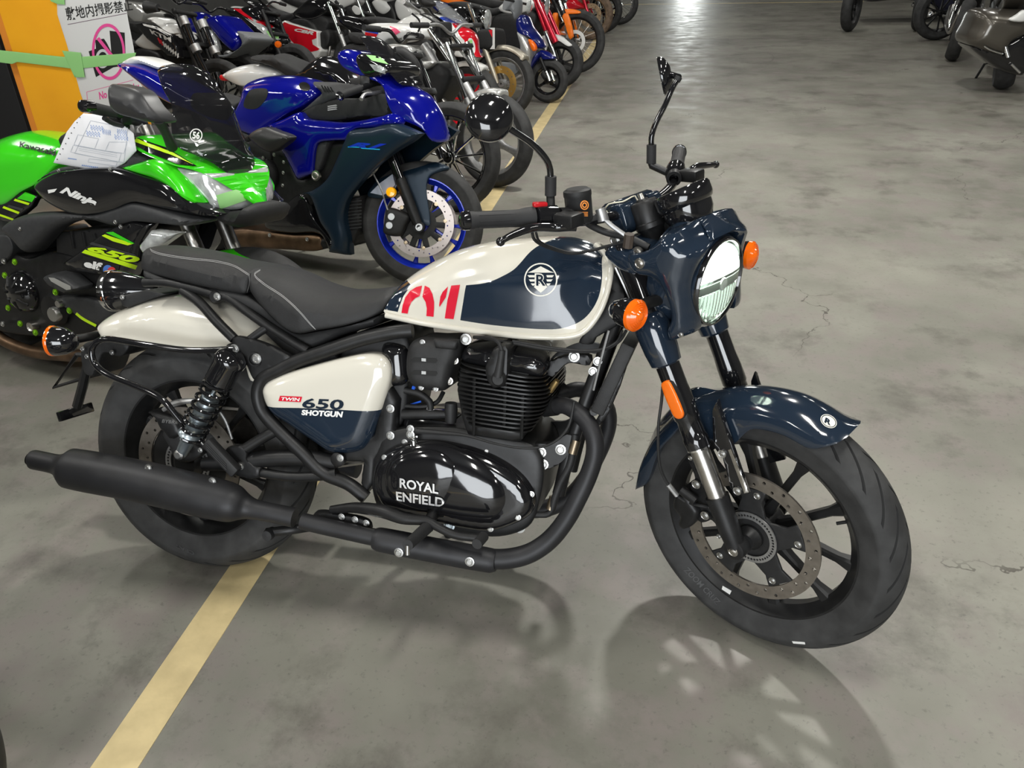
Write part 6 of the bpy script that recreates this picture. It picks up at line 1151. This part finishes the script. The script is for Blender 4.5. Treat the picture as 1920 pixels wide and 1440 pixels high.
    if tail == 'short': body('seat', t, f, Q([(.22, .80, .06), (.4, .80, .04), (.64, .80, .06), (.64, .73, .1), (.4, .71, .13), (.25, .74, .12)]), .14, D=.05, sp=.035, mats=[VINYL], loc=True)
    elif tail: body('seat', t, f, Q([(-.1, .84, .06), (.1, .86, .04), (.3, .83, .04), (.5, .79, .04), (.64, .80, .06), (.64, .73, .1), (.4, .71, .13), (.1, .77, .12)]), .14, D=.05, sp=.035, mats=[VINYL], loc=True)
    if tail is True: body('tail_cowl', t, f, Q([(-.38, .86, .03), (-.2, .86, .02), (.1, .80, .05), (.35, .74, .08), (.3, .64, .1), (.05, .66, .1), (-.25, .76, .08)]), .11, D=.05, sp=.035, mats=[tailm or tankm], loc=True)
    if fair: body('fairing', t, f, Q([(.72, .36, .17), (.85, .68, .19), (1.0, .80, .17), (1.15, .98, .1), (1.35, 1.02, .04), (1.5, .92, .02), (1.52, .80, .06), (1.36, .68, .16), (1.2, .55, .18), (1.12, .34, .17), (.9, .28, .16)]), .22, D=.1, sp=.03, mats=[fair], loc=True)
    elif light:
        hc = c + ax * (forkL * .82) + Vector((.07, 0, 0)); lo = lathe('headlight', t, s, hc, (1, 0, -.06), [(0, -.08), (.05, -.07), (.08, -.03), (.088, .0), (.088, .01)], [CHROME], 28); lathe('headlight_lens', lo, s, hc, (1, 0, -.06), [(.086, .008), (.06, .02), (0, .028)], [CLEARP], 28)
    if fender is not None:
        pr = []; n = 14
        for i in range(n + 1): a = math.radians(fa[0] + (fa[1] - fa[0]) * i / n); pr.append((c.x + (R + .025) * math.cos(a), c.z + (R + .025) * math.sin(a), .02))
        for i in range(n, -1, -1): a = math.radians(fa[0] + (fa[1] - fa[0]) * i / n); pr.append((c.x + (R - .02) * math.cos(a), c.z + (R - .02) * math.sin(a), hw + .012))
        body('front_mudguard', t, s, pr, hw + .014, D=.03, sp=.022, mats=[fender], loc=True)
    tube('side_stand', t, f, [(.5 * W, .1, .28), (.56 * W, .22, .01)], .012, [SATINK], px=False)
    return t, f, s
ROW = 'row of motorcycles parked along the yellow line'
# black custom with thin machined spokes
t3, f3, s3 = gbike('black custom motorcycle with white tail and many thin machined wheel spokes', 845, 296, .325, -8, 2, 1.45, .055, .245, GLOSSK, CHROME, [(a, a) for a in range(8, 368, 33)][:11], 0, GLOSSK, GLOSSK, GLOSSK, WHT, None, False, lip=CHROME, tank=False, sw=.014, tail=False)
body('fuel_tank', t3, f3, k2((190, 850, .12), (300, 770, .08), (420, 690, .03), (560, 630, .0), (680, 660, .0), (760, 740, .05), (800, 850, .1), (820, 960, .13), (600, 960, .14), (350, 920, .13)), .15, D=.1, sp=.02, mats=[GLOSSK])
body('seat', t3, f3, k1((1390, 680, .08), (1410, 640, .06), (1500, 615, .03), (1680, 625, .02), (1760, 600, .0), (1860, 640, .0), (1960, 720, .05), (1990, 830, .1), (1830, 860, .12), (1720, 810, .12), (1600, 740, .1)), .13, D=.05, sp=.02, mats=[VINYL])
body('tail_cowl', t3, f3, k1((1085, 850, .05), (1200, 775, .02), (1330, 735, .0), (1480, 720, .0), (1640, 755, .0), (1740, 835, .06), (1560, 890, .1), (1390, 955, .1), (1280, 968, .1), (1160, 920, .08)), .12, D=.06, sp=.02, mats=[WHT]); body('tail_light', t3, f3, k1((1030, 850, .04), (1085, 845, .04), (1110, 905, .04), (1040, 900, .04)), .05, D=.02, sp=.02, mats=[REDP])
# silver-white with chrome fork and cast three-spoke wheel
t4, f4, s4 = gbike('white and silver motorcycle with chrome fork, three-spoke cast wheel and tricolour tank stripe', 927, 264, .305, -12, -8, 1.4, .055, .222, ALU, ALU, [(100, 100), (220, 220), (340, 340)], 0, CHROME, ALU, WHT, WHT, None, False, fender=SILV, tank=False, bars=ALU, sw=.05, fa=(75, 150), lip=SILV, tail='short')
for sd in (1, -1): tube('fork_tube', t4, s4, mirp(s4, k3((465, 395, .10), (740, 790, .10), (945, 1140, .10)), sd), .021, [CHROME], px=False, smooth=False, seg=14); tube('fork_casting', t4, s4, mirp(s4, k3((935, 1120, .10), (1050, 1330, .10)), sd), .028, [ALU], px=False, smooth=False, seg=14)
wt = body('fuel_tank', t4, f4, k2((955, 340, .10), (1000, 300, .06), (1100, 265, .02), (1240, 258, .0), (1420, 262, .0), (1560, 280, .0), (1650, 320, .04), (1620, 420, .1), (1400, 430, .13), (1240, 440, .13), (1180, 490, .13), (1000, 400, .12)), .15, D=.07, sp=.02, mats=[WHT])
decal_poly('stripe', wt, f4, k2((1010, 320), (1150, 345), (1130, 385), (990, 355)), wt, .14, BLUEH, .003); decal_poly('stripe', wt, f4, k2((990, 360), (1130, 385), (1110, 420), (985, 395)), wt, .14, REDP, .003); decal_poly('wing_emblem', wt, f4, k2((1265, 295), (1345, 325), (1385, 360), (1330, 395), (1270, 345)), wt, .14, mat('pink_emblem', (.75, .08, .18), .4), .003)
body('radiator_shroud', t4, f4, k2((1230, 510, .14), (1480, 510, .14), (1530, 560, .14), (1540, 680, .14), (1780, 690, .13), (1700, 780, .13), (1500, 760, .13), (1300, 640, .14)), .16, D=.02, sp=.025, mats=[SILV]); tube('frame_tube', t4, s4, k3((390, 600, .09), (480, 740, .09), (600, 970, .09)), .03, [ALU]); tube('frame_tube', t4, s4, k3((270, 730, .05), (420, 690, .08)), .03, [ALU])
tube('clutch_lever', t4, s4, k3((120, 20, .34), (180, 60, .3), (260, 110, .2), (330, 160, .12)), [.018, .018, .012, .012], [ALU]); tube('cable', t4, s4, k3((230, 180, .2), (320, 260, .16), (340, 360, .14), (260, 500, .12)), .006, [MATTEK]); tube('cable', t4, s4, k3((330, 180, .1), (480, 260, .12), (560, 340, .12), (500, 480, .11)), .006, [MATTEK])
lathe('horn', t4, s4, s4.p(*k3((730, 660))[0], .02), (.9, -.3, 0), [(0, .02), (.035, .02), (.04, 0), (.03, -.03)], [CHROME], 20); boxm('instrument', t4, s4, s4.p(*k3((640, 400))[0], .03), (.07, .14, .1), [MATTEK], None, .02)
# white, red and blue faired two-stroke
t5, f5, s5 = gbike('white, red and blue faired sport motorcycle with red wheel rims', 880, 190, .29, -12, 0, 1.36, .055, .212, REDP, REDP, spk(3, 40), 0, SATINK, SATINK, WHT, WHT, None, False, fender=WHT, fa=(60, 150), tail='short')
wf = body('front_fairing', t5, f5, k3((515, 180, .14), (600, 210, .13), (640, 220, .1), (770, 290, .06), (900, 350, .03), (1000, 400, .0), (1060, 490, .0), (1090, 620, .0), (1100, 760, .04), (1000, 745, .12), (900, 760, .15), (800, 740, .17), (770, 600, .18), (740, 430, .18), (680, 310, .17), (600, 240, .16)), [(815, .19, 60), (860, .18, 60), (890, .1, 80), (896, .04, 80)], D=.07, sp=.02, mats=[WHT, REDP, BLUEH], regions=[(k3((760, 290), (1010, 350), (1200, 480), (1200, 800), (1005, 745), (985, 640), (965, 540), (900, 420)), .08, 1, None), (k3((640, 205), (770, 270), (760, 310), (650, 250)), .1, 2, None)])
decal_poly('headlamp_cover', wf, f5, k3((980, 520), (1020, 510), (1065, 580), (1070, 690), (1040, 720), (1000, 690)), wf, .1, WHT, .003, smooth=True); decal_poly('tape_piece', wf, f5, k3((970, 545), (1030, 530), (1040, 620), (985, 630)), wf, .1, GREENT, .005)
body('windscreen', t5, f5, k3((500, 20, .0), (600, 10, .0), (760, 120, .0), (900, 260, .0), (980, 370, .0), (880, 330, .08), (760, 270, .12), (640, 200, .13), (560, 110, .1)), .14, D=.06, sp=.022, mats=[TRANSS])
body('mirror', t5, f5, k3((360, -20, .3), (480, 0, .3), (530, 60, .3), (440, 100, .3), (370, 70, .3)), .33, D=.03, sp=.02, mats=[MATTEK], side=1, th=.03)
# champagne fork naked with gold brake disc
t6, f6, s6 = gbike('black naked motorcycle with champagne fork, round headlight and gold brake disc', 943, 158, .305, -12, 4, 1.42, .058, .225, ALU, ALU, spk(3, 10), 0, CHROME, CHAMP, GLOSSK, GLOSSK, None, True, fender=CHAMP, lip=CHROME, discm=GOLD, forkL=.72, fa=(45, 150))
body('side_box', t6, f6, k3((1120, 420, .1), (1250, 380, .1), (1320, 375, .1), (1325, 640, .1), (1140, 650, .1)), .14, D=.02, sp=.025, mats=[MATTEK]); decal_poly('box_panel', t6, f6, k3((1250, 370), (1335, 370), (1335, 655), (1270, 655), (1305, 600), (1305, 400)), None, .145, WHT, .0); decal_poly('box_panel', t6, f6, k3((1250, 400), (1300, 398), (1300, 500)), None, .146, REDP, .0)
# blue and silver scooter
f7, s7, ax7 = bikeframe(1028, 152, .205, -10, 1.2, .12, 4); t7 = thing('scooter', 'royal blue and silver small scooter with black wheels', 'scooter', f7.M); c7 = Vector((1.2, 0, .205))
wheel(t7, s7, c7, .205, .042, .135, .035, GLOSSK, GLOSSK, [(90, 90), (210, 210), (330, 330)], 64, hubr=.035, sw=.03); wheel(t7, f7, (0, 0, .205), .205, .045, .135, .035, GLOSSK, GLOSSK, spk(3), 48)
for sd in (1, -1): tube('fork_leg', t7, s7, mirp(s7, k5((525, 780, .07), (600, 960, .07)), sd), .016, [SATINK], px=False, smooth=False); tube('fork_lower', t7, s7, mirp(s7, k5((600, 960, .07), (655, 1095, .07)), sd), [.014, .019], [CHROME], px=False, smooth=False)
body('leg_shield', t7, f7, k5((215, 430, .16), (330, 470, .12), (430, 560, .06), (490, 650, .04), (440, 770, .08), (330, 1035, .12), (270, 985, .15), (205, 900, .17), (255, 640, .17)), .19, D=.06, sp=.02, mats=[SILV]); body('front_cover', t7, f7, k5((200, 330, .14), (220, 250, .1), (310, 195, .03), (400, 340, .0), (500, 480, .0), (580, 645, .0), (490, 650, .08), (400, 520, .14), (230, 440, .17)), .18, D=.07, sp=.02, mats=[BLUEP]); body('lower_cover', t7, f7, k5((315, 1035, .1), (430, 770, .06), (530, 690, .03), (520, 770, .05), (400, 930, .08), (360, 1060, .1)), .11, D=.04, sp=.02, mats=[BLUEP])
body('turn_signal', t7, f7, k5((365, 530, .18), (410, 545, .18), (465, 620, .18), (465, 680, .18), (425, 690, .18), (385, 610, .18)), .2, D=.02, sp=.015, mats=[AMBER], side=1, th=.03); body('front_mudguard', t7, s7, k5((520, 680, .02), (620, 690, .0), (690, 730, .0), (720, 790, .04), (620, 800, .055), (540, 790, .05)), .06, D=.04, sp=.02, mats=[BLUEP])
body('handlebar_cover', t7, s7, k5((60, -30, .1), (230, -20, .04), (245, 120, .03), (190, 270, .06), (120, 140, .1), (20, 130, .12)), .12, D=.05, sp=.02, mats=[GREYP])
body('floor_board', t7, f7, [(.35, .28, .14), (.9, .26, .16), (.95, .34, .16), (.4, .36, .15)], .16, D=.03, sp=.03, mats=[GREYP], loc=True); body('rear_body', t7, f7, [(-.2, .55, .06), (.1, .62, .1), (.4, .62, .1), (.42, .32, .12), (.1, .38, .13), (-.15, .45, .1)], .16, D=.08, sp=.03, mats=[BLUEP], loc=True); body('seat', t7, f7, [(-.2, .66, .06), (.1, .72, .04), (.42, .70, .06), (.42, .63, .1), (-.15, .6, .1)], .13, D=.04, sp=.03, mats=[VINYL], loc=True)
tube('handlebar', t7, s7, [c7 + ax7 * .78 + Vector((-.02, y, 0)) for y in (-.33, 0, .33)], .012, [SATINK], px=False); lathe('headlight', t7, s7, c7 + ax7 * .74 + Vector((.08, 0, 0)), (1, 0, -.1), [(.07, 0), (.05, .02), (0, .03)], [CLEARP], 20)
# small bike with red fork
t8, f8, s8 = gbike('small black motorcycle with bright red fork tubes and white front mudguard', 1051, 118, .255, -10, 4, 1.25, .055, .165, SATINK, SATINK, spk(4), 0, REDM, CHROME, WHT, BLUEP, None, True, forkL=.75)
for sd in (1, -1): tube('fork_outer_tube', t8, s8, mirp(s8, k5((480, -10, .11), (735, 575, .11)), sd), .032, [REDM], px=False, smooth=False, seg=16)
body('front_mudguard', t8, s8, k5((535, 500, .05), (640, 470, .02), (740, 460, .0), (880, 520, .0), (960, 610, .05), (900, 625, .065), (760, 545, .07), (650, 570, .07), (600, 680, .07)), .072, D=.04, sp=.02, mats=[WHT])
# orange dirt bike
t9, f9, s9 = gbike('orange dirt motorcycle with wire-spoked front wheel and orange fork guards', 1080, 79, .35, -12, 6, 1.48, .042, .27, SATINK, STEEL, (), 28, CHROME, SATINK, ORP, ORP, None, False, forkL=.8, tank=True)
for sd in (1, -1): body('fork_guard', t9, s9, k5((825, 200, .11), (900, 185, .11), (975, 490, .11), (930, 545, .11), (860, 330, .11)), .125, D=.01, sp=.03, mats=[ORP], side=sd, th=.02); tube('fork_upper', t9, s9, mirp(s9, k5((690, -30, .1), (830, 300, .1)), sd), .028, [GLOSSK], px=False, smooth=False)
body('front_mudguard', t9, s9, k5((790, 150, .04), (850, 125, .02), (960, 122, .0), (1090, 160, .02), (1060, 182, .05), (900, 190, .06), (830, 215, .05)), .065, D=.03, sp=.025, mats=[ORP]); ring_plate('brake_disc', t9, s9, Vector((1.48, 0, .35)), .085, .125, .05, .055, WHT); body('radiator_shroud', t9, f9, k5((690, 190, .14), (760, 180, .14), (740, 400, .12), (830, 470, .1), (740, 440, .12)), .16, D=.02, sp=.03, mats=[ORP])
# dusty brown wheel, red body
t10, f10, s10 = gbike('red trail motorcycle with dusty brown wire wheel', 1109, 30, .34, -12, 4, 1.45, .055, .25, BRNR, BRNR, (), 24, REDM, REDM, REDP, REDP, None, False, forkL=.75, tyrem=BRN, discm=BRNR)
body('radiator_shroud', t10, f10, k5((830, 60, .12), (980, -20, .1), (1080, 40, .06), (1150, 110, .04), (1020, 130, .1), (850, 180, .12)), .15, D=.05, sp=.03, mats=[REDP])
t11, f11, s11 = gbike('black motorcycle with black wheel parked between the dusty brown wheel and the chrome wheel', 1131, 22, .32, -12, 2, 1.45, .06, .225, GLOSSK, GLOSSK, spk(5), 0, GLOSSK, GLOSSK, GLOSSK, GLOSSK, None, True)
t12, f12, s12 = gbike('classic motorcycle with chrome wire front wheel, last along the yellow line', 1162, 9, .325, -12, 8, 1.42, .05, .235, CHROME, CHROME, (), 24, CHROME, ALU, SILV, SILV, None, True, fender=CHROME)
# second row behind, seen between the first
u1, g1, h1 = gbike('black and white dirt motorcycle with grey fork clamps beside the orange board', 412, 190, .34, -14, 6, 1.48, .045, .262, SATINK, STEEL, (), 24, SATINK, SATINK, WHT, WHT, None, False, forkL=.78)
for sd in (1, -1): tube('fork_outer_tube', u1, h1, mirp(h1, k1((620, 200, .11), (760, 570, .11)), sd), .030, [GLOSSK], px=False, smooth=False, seg=14); tube('fork_slider', u1, h1, mirp(h1, k1((760, 570, .11), (915, 885, .11)), sd), .024, [GLOSSK], px=False, smooth=False, seg=14); tube('fork_clamp', u1, h1, mirp(h1, k1((610, 200, .11), (650, 290, .11)), sd), .042, [ALU], px=False, smooth=False); tube('fork_clamp', u1, h1, mirp(h1, k1((745, 510, .11), (785, 590, .11)), sd), .042, [ALU], px=False, smooth=False)
shr = body('radiator_shroud', u1, g1, k1((90, 270, .16), (180, 255, .16), (330, 300, .16), (500, 400, .16), (560, 520, .16), (605, 655, .15), (480, 640, .15), (420, 580, .15), (250, 450, .15)), .19, D=.02, sp=.022, mats=[GLOSSK], smooth=False)
decal_poly('shroud_panel', shr, g1, k1((165, 268), (330, 305), (490, 395), (500, 412), (320, 330), (180, 290)), shr, .19, WHT, .003); decal_text('lettering', shr, g1, 'KTM', k1((215, 315), (480, 425), (515, 490), (270, 380)), shr, .19, WHT, .004, .03, .3)
for k in range(9): decal_poly('graphic_bar', shr, g1, k1((330 + 28 * k, 430 + 22 * k), (344 + 28 * k, 420 + 22 * k), (380 + 24 * k, 480 + 20 * k), (362 + 24 * k, 495 + 20 * k)), shr, .19, REDP if k in (0, 1) else WHT, .003)
body('tank_cover', u1, g1, k1((230, 215, .1), (330, 190, .06), (450, 270, .06), (560, 370, .1), (480, 390, .14), (340, 290, .14)), .15, D=.04, sp=.025, mats=[WHT]); tube('mirror', u1, h1, k1((210, 80, .33), (340, 90, .33)), [.05, .03], [DGREY]); tube('mirror_arm', u1, h1, k1((340, 90, .33), (450, 130, .28), (520, 180, .2)), .01, [MATTEK])
u2, g2, h2 = gbike('bright blue and black naked motorcycle behind the dirt motorcycle with grey clamps', 452, 160, .30, -14, 6, 1.42, .058, .216, SATINK, SATINK, spk(5), 0, SATINK, SATINK, BLUE, GLOSSK, None, False)
body('tank_side', u2, g2, k1((885, 230, .14), (960, 185, .12), (1070, 175, .08), (1160, 260, .08), (1290, 420, .1), (1285, 490, .12), (1200, 570, .15), (1120, 530, .16), (1000, 400, .16)), .18, D=.05, sp=.022, mats=[BLUE]); body('side_panel', u2, g2, k1((1240, 350, .13), (1400, 430, .13), (1250, 560, .15), (1090, 650, .16), (930, 600, .16), (1060, 620, .16), (1210, 570, .16), (1290, 480, .15)), .17, D=.02, sp=.025, mats=[GREYP]); body('lamp_cover', u2, g2, k1((900, 340, .15), (960, 360, .15), (1030, 550, .15), (1000, 580, .15), (920, 480, .15)), .18, D=.03, sp=.025, mats=[CLEARP], side=1, th=.03)
u3, g3, h3 = gbike('black sport motorcycle with red nose stripe and clear headlight', 552, 140, .30, -14, 6, 1.40, .058, .216, SATINK, SATINK, spk(5), 0, SATINK, SATINK, GLOSSK, GLOSSK, None, False)
nb = body('nose_fairing', u3, g3, k1((1090, 120, .15), (1180, 90, .12), (1300, 100, .08), (1480, 190, .04), (1640, 300, .0), (1720, 420, .0), (1700, 470, .05), (1600, 480, .12), (1480, 420, .16), (1300, 280, .18)), .19, D=.06, sp=.022, mats=[GLOSSK]); decal_poly('stripe', nb, g3, k1((1185, 97), (1310, 105), (1480, 190), (1640, 300), (1610, 320), (1400, 235), (1290, 170)), nb, .12, REDP, .004); decal_poly('headlamp', nb, g3, k1((1345, 205), (1420, 215), (1560, 310), (1690, 400), (1690, 450), (1600, 440), (1480, 340)), nb, .15, CLEARP, .004); decal_poly('tape_piece', nb, g3, k1((1550, 350), (1640, 355), (1700, 400), (1690, 440), (1600, 420)), nb, .15, GREENT, .008)
body('lower_fairing', u3, g3, k1((1290, 280, .17), (1480, 430, .18), (1600, 490, .18), (1540, 600, .18), (1350, 640, .18), (1060, 700, .18), (1240, 560, .18)), .2, D=.03, sp=.025, mats=[GLOSSK]); body('windscreen', u3, g3, k1((1330, 0, .0), (1480, 40, .0), (1600, 160, .0), (1680, 270, .0), (1600, 250, .08), (1440, 130, .12)), .12, D=.05, sp=.025, mats=[SMOKE]); lathe('turn_signal', u3, g3, g3.p(*k1((1690, 500))[0], .2), (.5, -.85, 0), [(0, .04), (.03, .03), (.036, 0), (.03, -.03)], [AMBER], 18)
u4, g4, h4 = gbike('red and white motorcycle with CBR lettering on its side panel', 668, 117, .30, -14, 6, 1.40, .05, .216, SATINK, SATINK, spk(5), 0, CHROME, ALU, GLOSSK, WHT, None, False)
cp = body('side_panel', u4, g4, k2((-15, 310, .18), (80, 230, .18), (150, 255, .18), (460, 350, .18), (470, 520, .18), (510, 570, .17), (480, 650, .16), (380, 690, .16), (200, 560, .17), (0, 390, .18)), .2, D=.015, sp=.022, mats=[WHT], smooth=False); decal_poly('red_panel', cp, g4, k2((5, 315), (80, 248), (140, 272), (440, 360), (440, 430), (390, 450), (400, 500), (490, 560), (340, 590), (270, 570), (130, 430)), cp, .2, REDP, .003); decal_text('lettering', cp, g4, 'CBR', k2((200, 315), (415, 355), (405, 395), (190, 350)), cp, .2, WHT, .006, .05, .3)
body('tank_front', u4, g4, k2((470, 400, .1), (580, 330, .1), (600, 400, .12), (560, 520, .14), (480, 540, .14)), .15, D=.03, sp=.025, mats=[MATTEK])
u5, g5, h5 = gbike('white touring motorcycle with black grip and small white key tag', 712, 88, .30, -14, 6, 1.42, .058, .216, SATINK, SATINK, spk(5), 0, CHROME, ALU, WHT, WHT, None, False)
body('rear_body', u5, g5, k2((400, 260, .12), (480, 110, .08), (560, 50, .03), (640, 20, .0), (720, 60, .05), (760, 200, .12), (640, 300, .16), (500, 290, .16)), .2, D=.08, sp=.03, mats=[WHT]); body('seat', u5, g5, k2((240, 200, .1), (330, 180, .06), (420, 170, .06), (470, 70, .1), (430, 200, .12), (370, 250, .13), (280, 250, .13)), .14, D=.04, sp=.03, mats=[VINYL]); tube('grip', u5, g5, k2((650, 10, .33), (760, 130, .24)), .02, [GRIP]); boxm('switch_housing', u5, g5, g5.p(*k2((740, 150))[0], .22), (.09, .07, .08), [GLOSSK], None, .02); body('key_tag', u5, g5, k2((838, 95, .25), (870, 60, .25), (940, 110, .25), (930, 160, .25), (880, 160, .25)), .254, D=.004, sp=.02, mats=[WHT], side=1, th=.004)
u6, g6, h6 = gbike('pale grey motorcycle with rounded grey fairing behind the tricolour tank', 800, 70, .30, -14, 4, 1.42, .058, .216, SATINK, SATINK, spk(5), 0, CHROME, ALU, SILV, SILV, None, False)
body('fairing_side', u6, g6, k2((935, 200, .14), (1000, 140, .1), (1100, 120, .06), (1170, 220, .1), (1200, 270, .14), (1040, 300, .16), (960, 280, .16)), .19, D=.05, sp=.03, mats=[SILV]); body('fairing_top', u6, g6, k2((1090, 30, .06), (1180, -20, .02), (1290, 20, .03), (1310, 100, .1), (1210, 160, .14), (1120, 120, .14)), .17, D=.06, sp=.03, mats=[WHT]); body('rear_case', u6, g6, k2((1335, 60, .1), (1370, -20, .1), (1440, 10, .1), (1560, 140, .1), (1470, 235, .14), (1370, 210, .14)), .17, D=.05, sp=.03, mats=[WHT])
u7, g7, h7 = gbike('black and orange motorcycle behind the champagne fork motorcycle', 985, 30, .30, -14, 4, 1.42, .058, .216, SATINK, SATINK, spk(5), 0, SATINK, ALU, GLOSSK, ORP, None, True); body('side_cover', u7, g7, k3((1190, 70, .12), (1300, -10, .1), (1500, -20, .1), (1370, 100, .14)), .16, D=.03, sp=.03, mats=[ORP])
# white-framed bike and grey scooter at the upper left behind the notice
u8, g8, h8 = gbike('silver grey motorcycle behind the dirt motorcycle beside the orange board', 110, 120, .30, -14, 4, 1.42, .058, .216, SATINK, SATINK, spk(5), 0, SATINK, ALU, SILV, SILV, None, False)
body('side_fairing', u8, g8, k1((-20, 20, .14), (100, 40, .12), (190, 100, .1), (260, 140, .08), (180, 240, .14), (90, 250, .16), (-10, 150, .16)), .18, D=.04, sp=.03, mats=[SILV])
# ------------------------------------------------------------------ right-hand row across the aisle
rw = ground(1872, 167); fw = rw + Vector((1.5 * math.cos(math.radians(78)), 1.5 * math.sin(math.radians(78)), .30)); q_ = _R.transposed() @ (fw - CAM); FX, FY = IW / 2 + FPX * q_.x / q_.z, IH / 2 + FPX * q_.y / q_.z
r1t, r1f, r1s = gbike('touring motorcycle with bronze grey bodywork across the aisle', FX, FY, .30, 78, 0, 1.5, .07, .19, SATINK, SATINK, spk(5), 0, SATINK, SATINK, GUNM, GUNM, None, False, lean=.1)
f_ = Fr(Matrix.Translation(ground(1872, 174)) @ Matrix.Rotation(math.radians(8), 4, 'Z'))
pan = body('pannier', r1t, Fr(f_.M, r1t.matrix_world.inverted() @ f_.M), k6((400, 560, .1), (470, 380, .08), (560, 170, .06), (720, 120, .02), (900, 130, .0), (1060, 130, .0), (1280, 160, .05), (1290, 480, .12), (1050, 640, .16), (980, 800, .16), (800, 800, .16), (600, 740, .15), (430, 660, .12)), .28, D=.12, sp=.03, mats=[GUNM])
body('pannier_base', r1t, Fr(f_.M, r1t.matrix_world.inverted() @ f_.M), k6((460, 690, .14), (700, 700, .16), (1000, 640, .16), (1300, 500, .14), (1300, 1100, .12), (1000, 1080, .14), (700, 900, .14)), .2, D=.05, sp=.04, mats=[GLOSSK]); body('side_flash', r1t, Fr(f_.M, r1t.matrix_world.inverted() @ f_.M), k6((1065, 300, .3), (1180, 220, .3), (1290, 150, .3), (1300, 310, .3), (1180, 330, .3)), .32, D=.03, sp=.03, mats=[WHT], side=1, th=.03)
tube('chrome_peg', r1t, Fr(f_.M, r1t.matrix_world.inverted() @ f_.M), k6((1000, 700, .24), (1045, 860, .26)), .018, [CHROME]); tube('chrome_rail', r1t, Fr(f_.M, r1t.matrix_world.inverted() @ f_.M), k6((1090, 960, .22), (1220, 1090, .22)), .012, [CHROME]); tube('chrome_trim', r1t, Fr(f_.M, r1t.matrix_world.inverted() @ f_.M), k6((680, 690, .25), (780, 750, .25), (960, 810, .24)), .008, [CHROME])
r2t, r2f, r2s = gbike('dark motorcycle with chrome front mudguard edged in yellow across the aisle', 1801, 57, .33, -104, 0, 1.5, .075, .23, SATINK, SATINK, spk(5), 0, CHROME, CHROME, GLOSSK, GLOSSK, None, True, lean=.12)
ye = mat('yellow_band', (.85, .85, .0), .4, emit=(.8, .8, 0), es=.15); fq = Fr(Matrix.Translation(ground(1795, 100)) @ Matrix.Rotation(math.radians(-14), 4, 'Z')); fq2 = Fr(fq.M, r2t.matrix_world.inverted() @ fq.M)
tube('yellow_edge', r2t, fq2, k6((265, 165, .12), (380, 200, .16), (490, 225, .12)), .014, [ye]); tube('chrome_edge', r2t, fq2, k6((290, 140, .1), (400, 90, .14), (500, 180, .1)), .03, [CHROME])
# three-wheeled trike at the far end
tk = thing('trike', 'dark blue three-wheeled trike with chrome exhaust tips at the far end', 'trike', Matrix.Translation(ground(1690, 35)) @ Matrix.Rotation(math.radians(170), 4, 'Z')); TI = Fr(tk.matrix_world.copy())
c_ = crop(1540, 0, 5.053); FT = Fr(Matrix.Translation(ground(1680, 38)), tk.matrix_world.inverted() @ Matrix.Translation(ground(1680, 38)))
def twheel(px, py, R, hw, yaw):
    c = ground(px, py, R); M = Matrix.Translation(c) @ Matrix.Rotation(math.radians(yaw), 4, 'Z'); fr = Fr(M, tk.matrix_world.inverted() @ M); wheel(tk, fr, (0, 0, 0), R, hw, R * .68, hw * .8, SATINK, SATINK, spk(5), 48)
twheel(1597, 14, .33, .075, 68); twheel(1728, 12, .33, .075, 72); twheel(1762, 24, .34, .08, 12)
body('trike_body', tk, FT, c_((330, -120, .2), (900, -160, .2), (1330, -120, .2), (1310, 100, .3), (1240, 135, .35), (1130, 110, .35), (1040, 40, .35), (900, 10, .3), (700, 0, .2), (400, 8, .2)), .5, D=.2, sp=.06, mats=[mat('midnight_blue_paint', (.004, .006, .03), .12, .1, .7)])
for q in ((970, 118), (1040, 128)): lathe('exhaust_tip', tk, FT, FT.p(*c_(q)[0], .35), (-.3, -.9, 0), [(.03, .06), (.04, .06), (.045, -.1), (0, -.1)], [CHROME], 18)
tube('chrome_bar', tk, FT, c_((860, 40, .3), (920, 60, .3), (960, 45, .3)), .03, [CHROME]); tube('chrome_bar', tk, FT, c_((1150, 140, .36), (1250, 155, .36)), .015, [CHROME])
gbike('dark motorcycle parked left of the yellow line with only its front tyre edge in view', -236, 1335, .30, -8, 0, 1.4, .055, .216, SATINK, SATINK, spk(5))
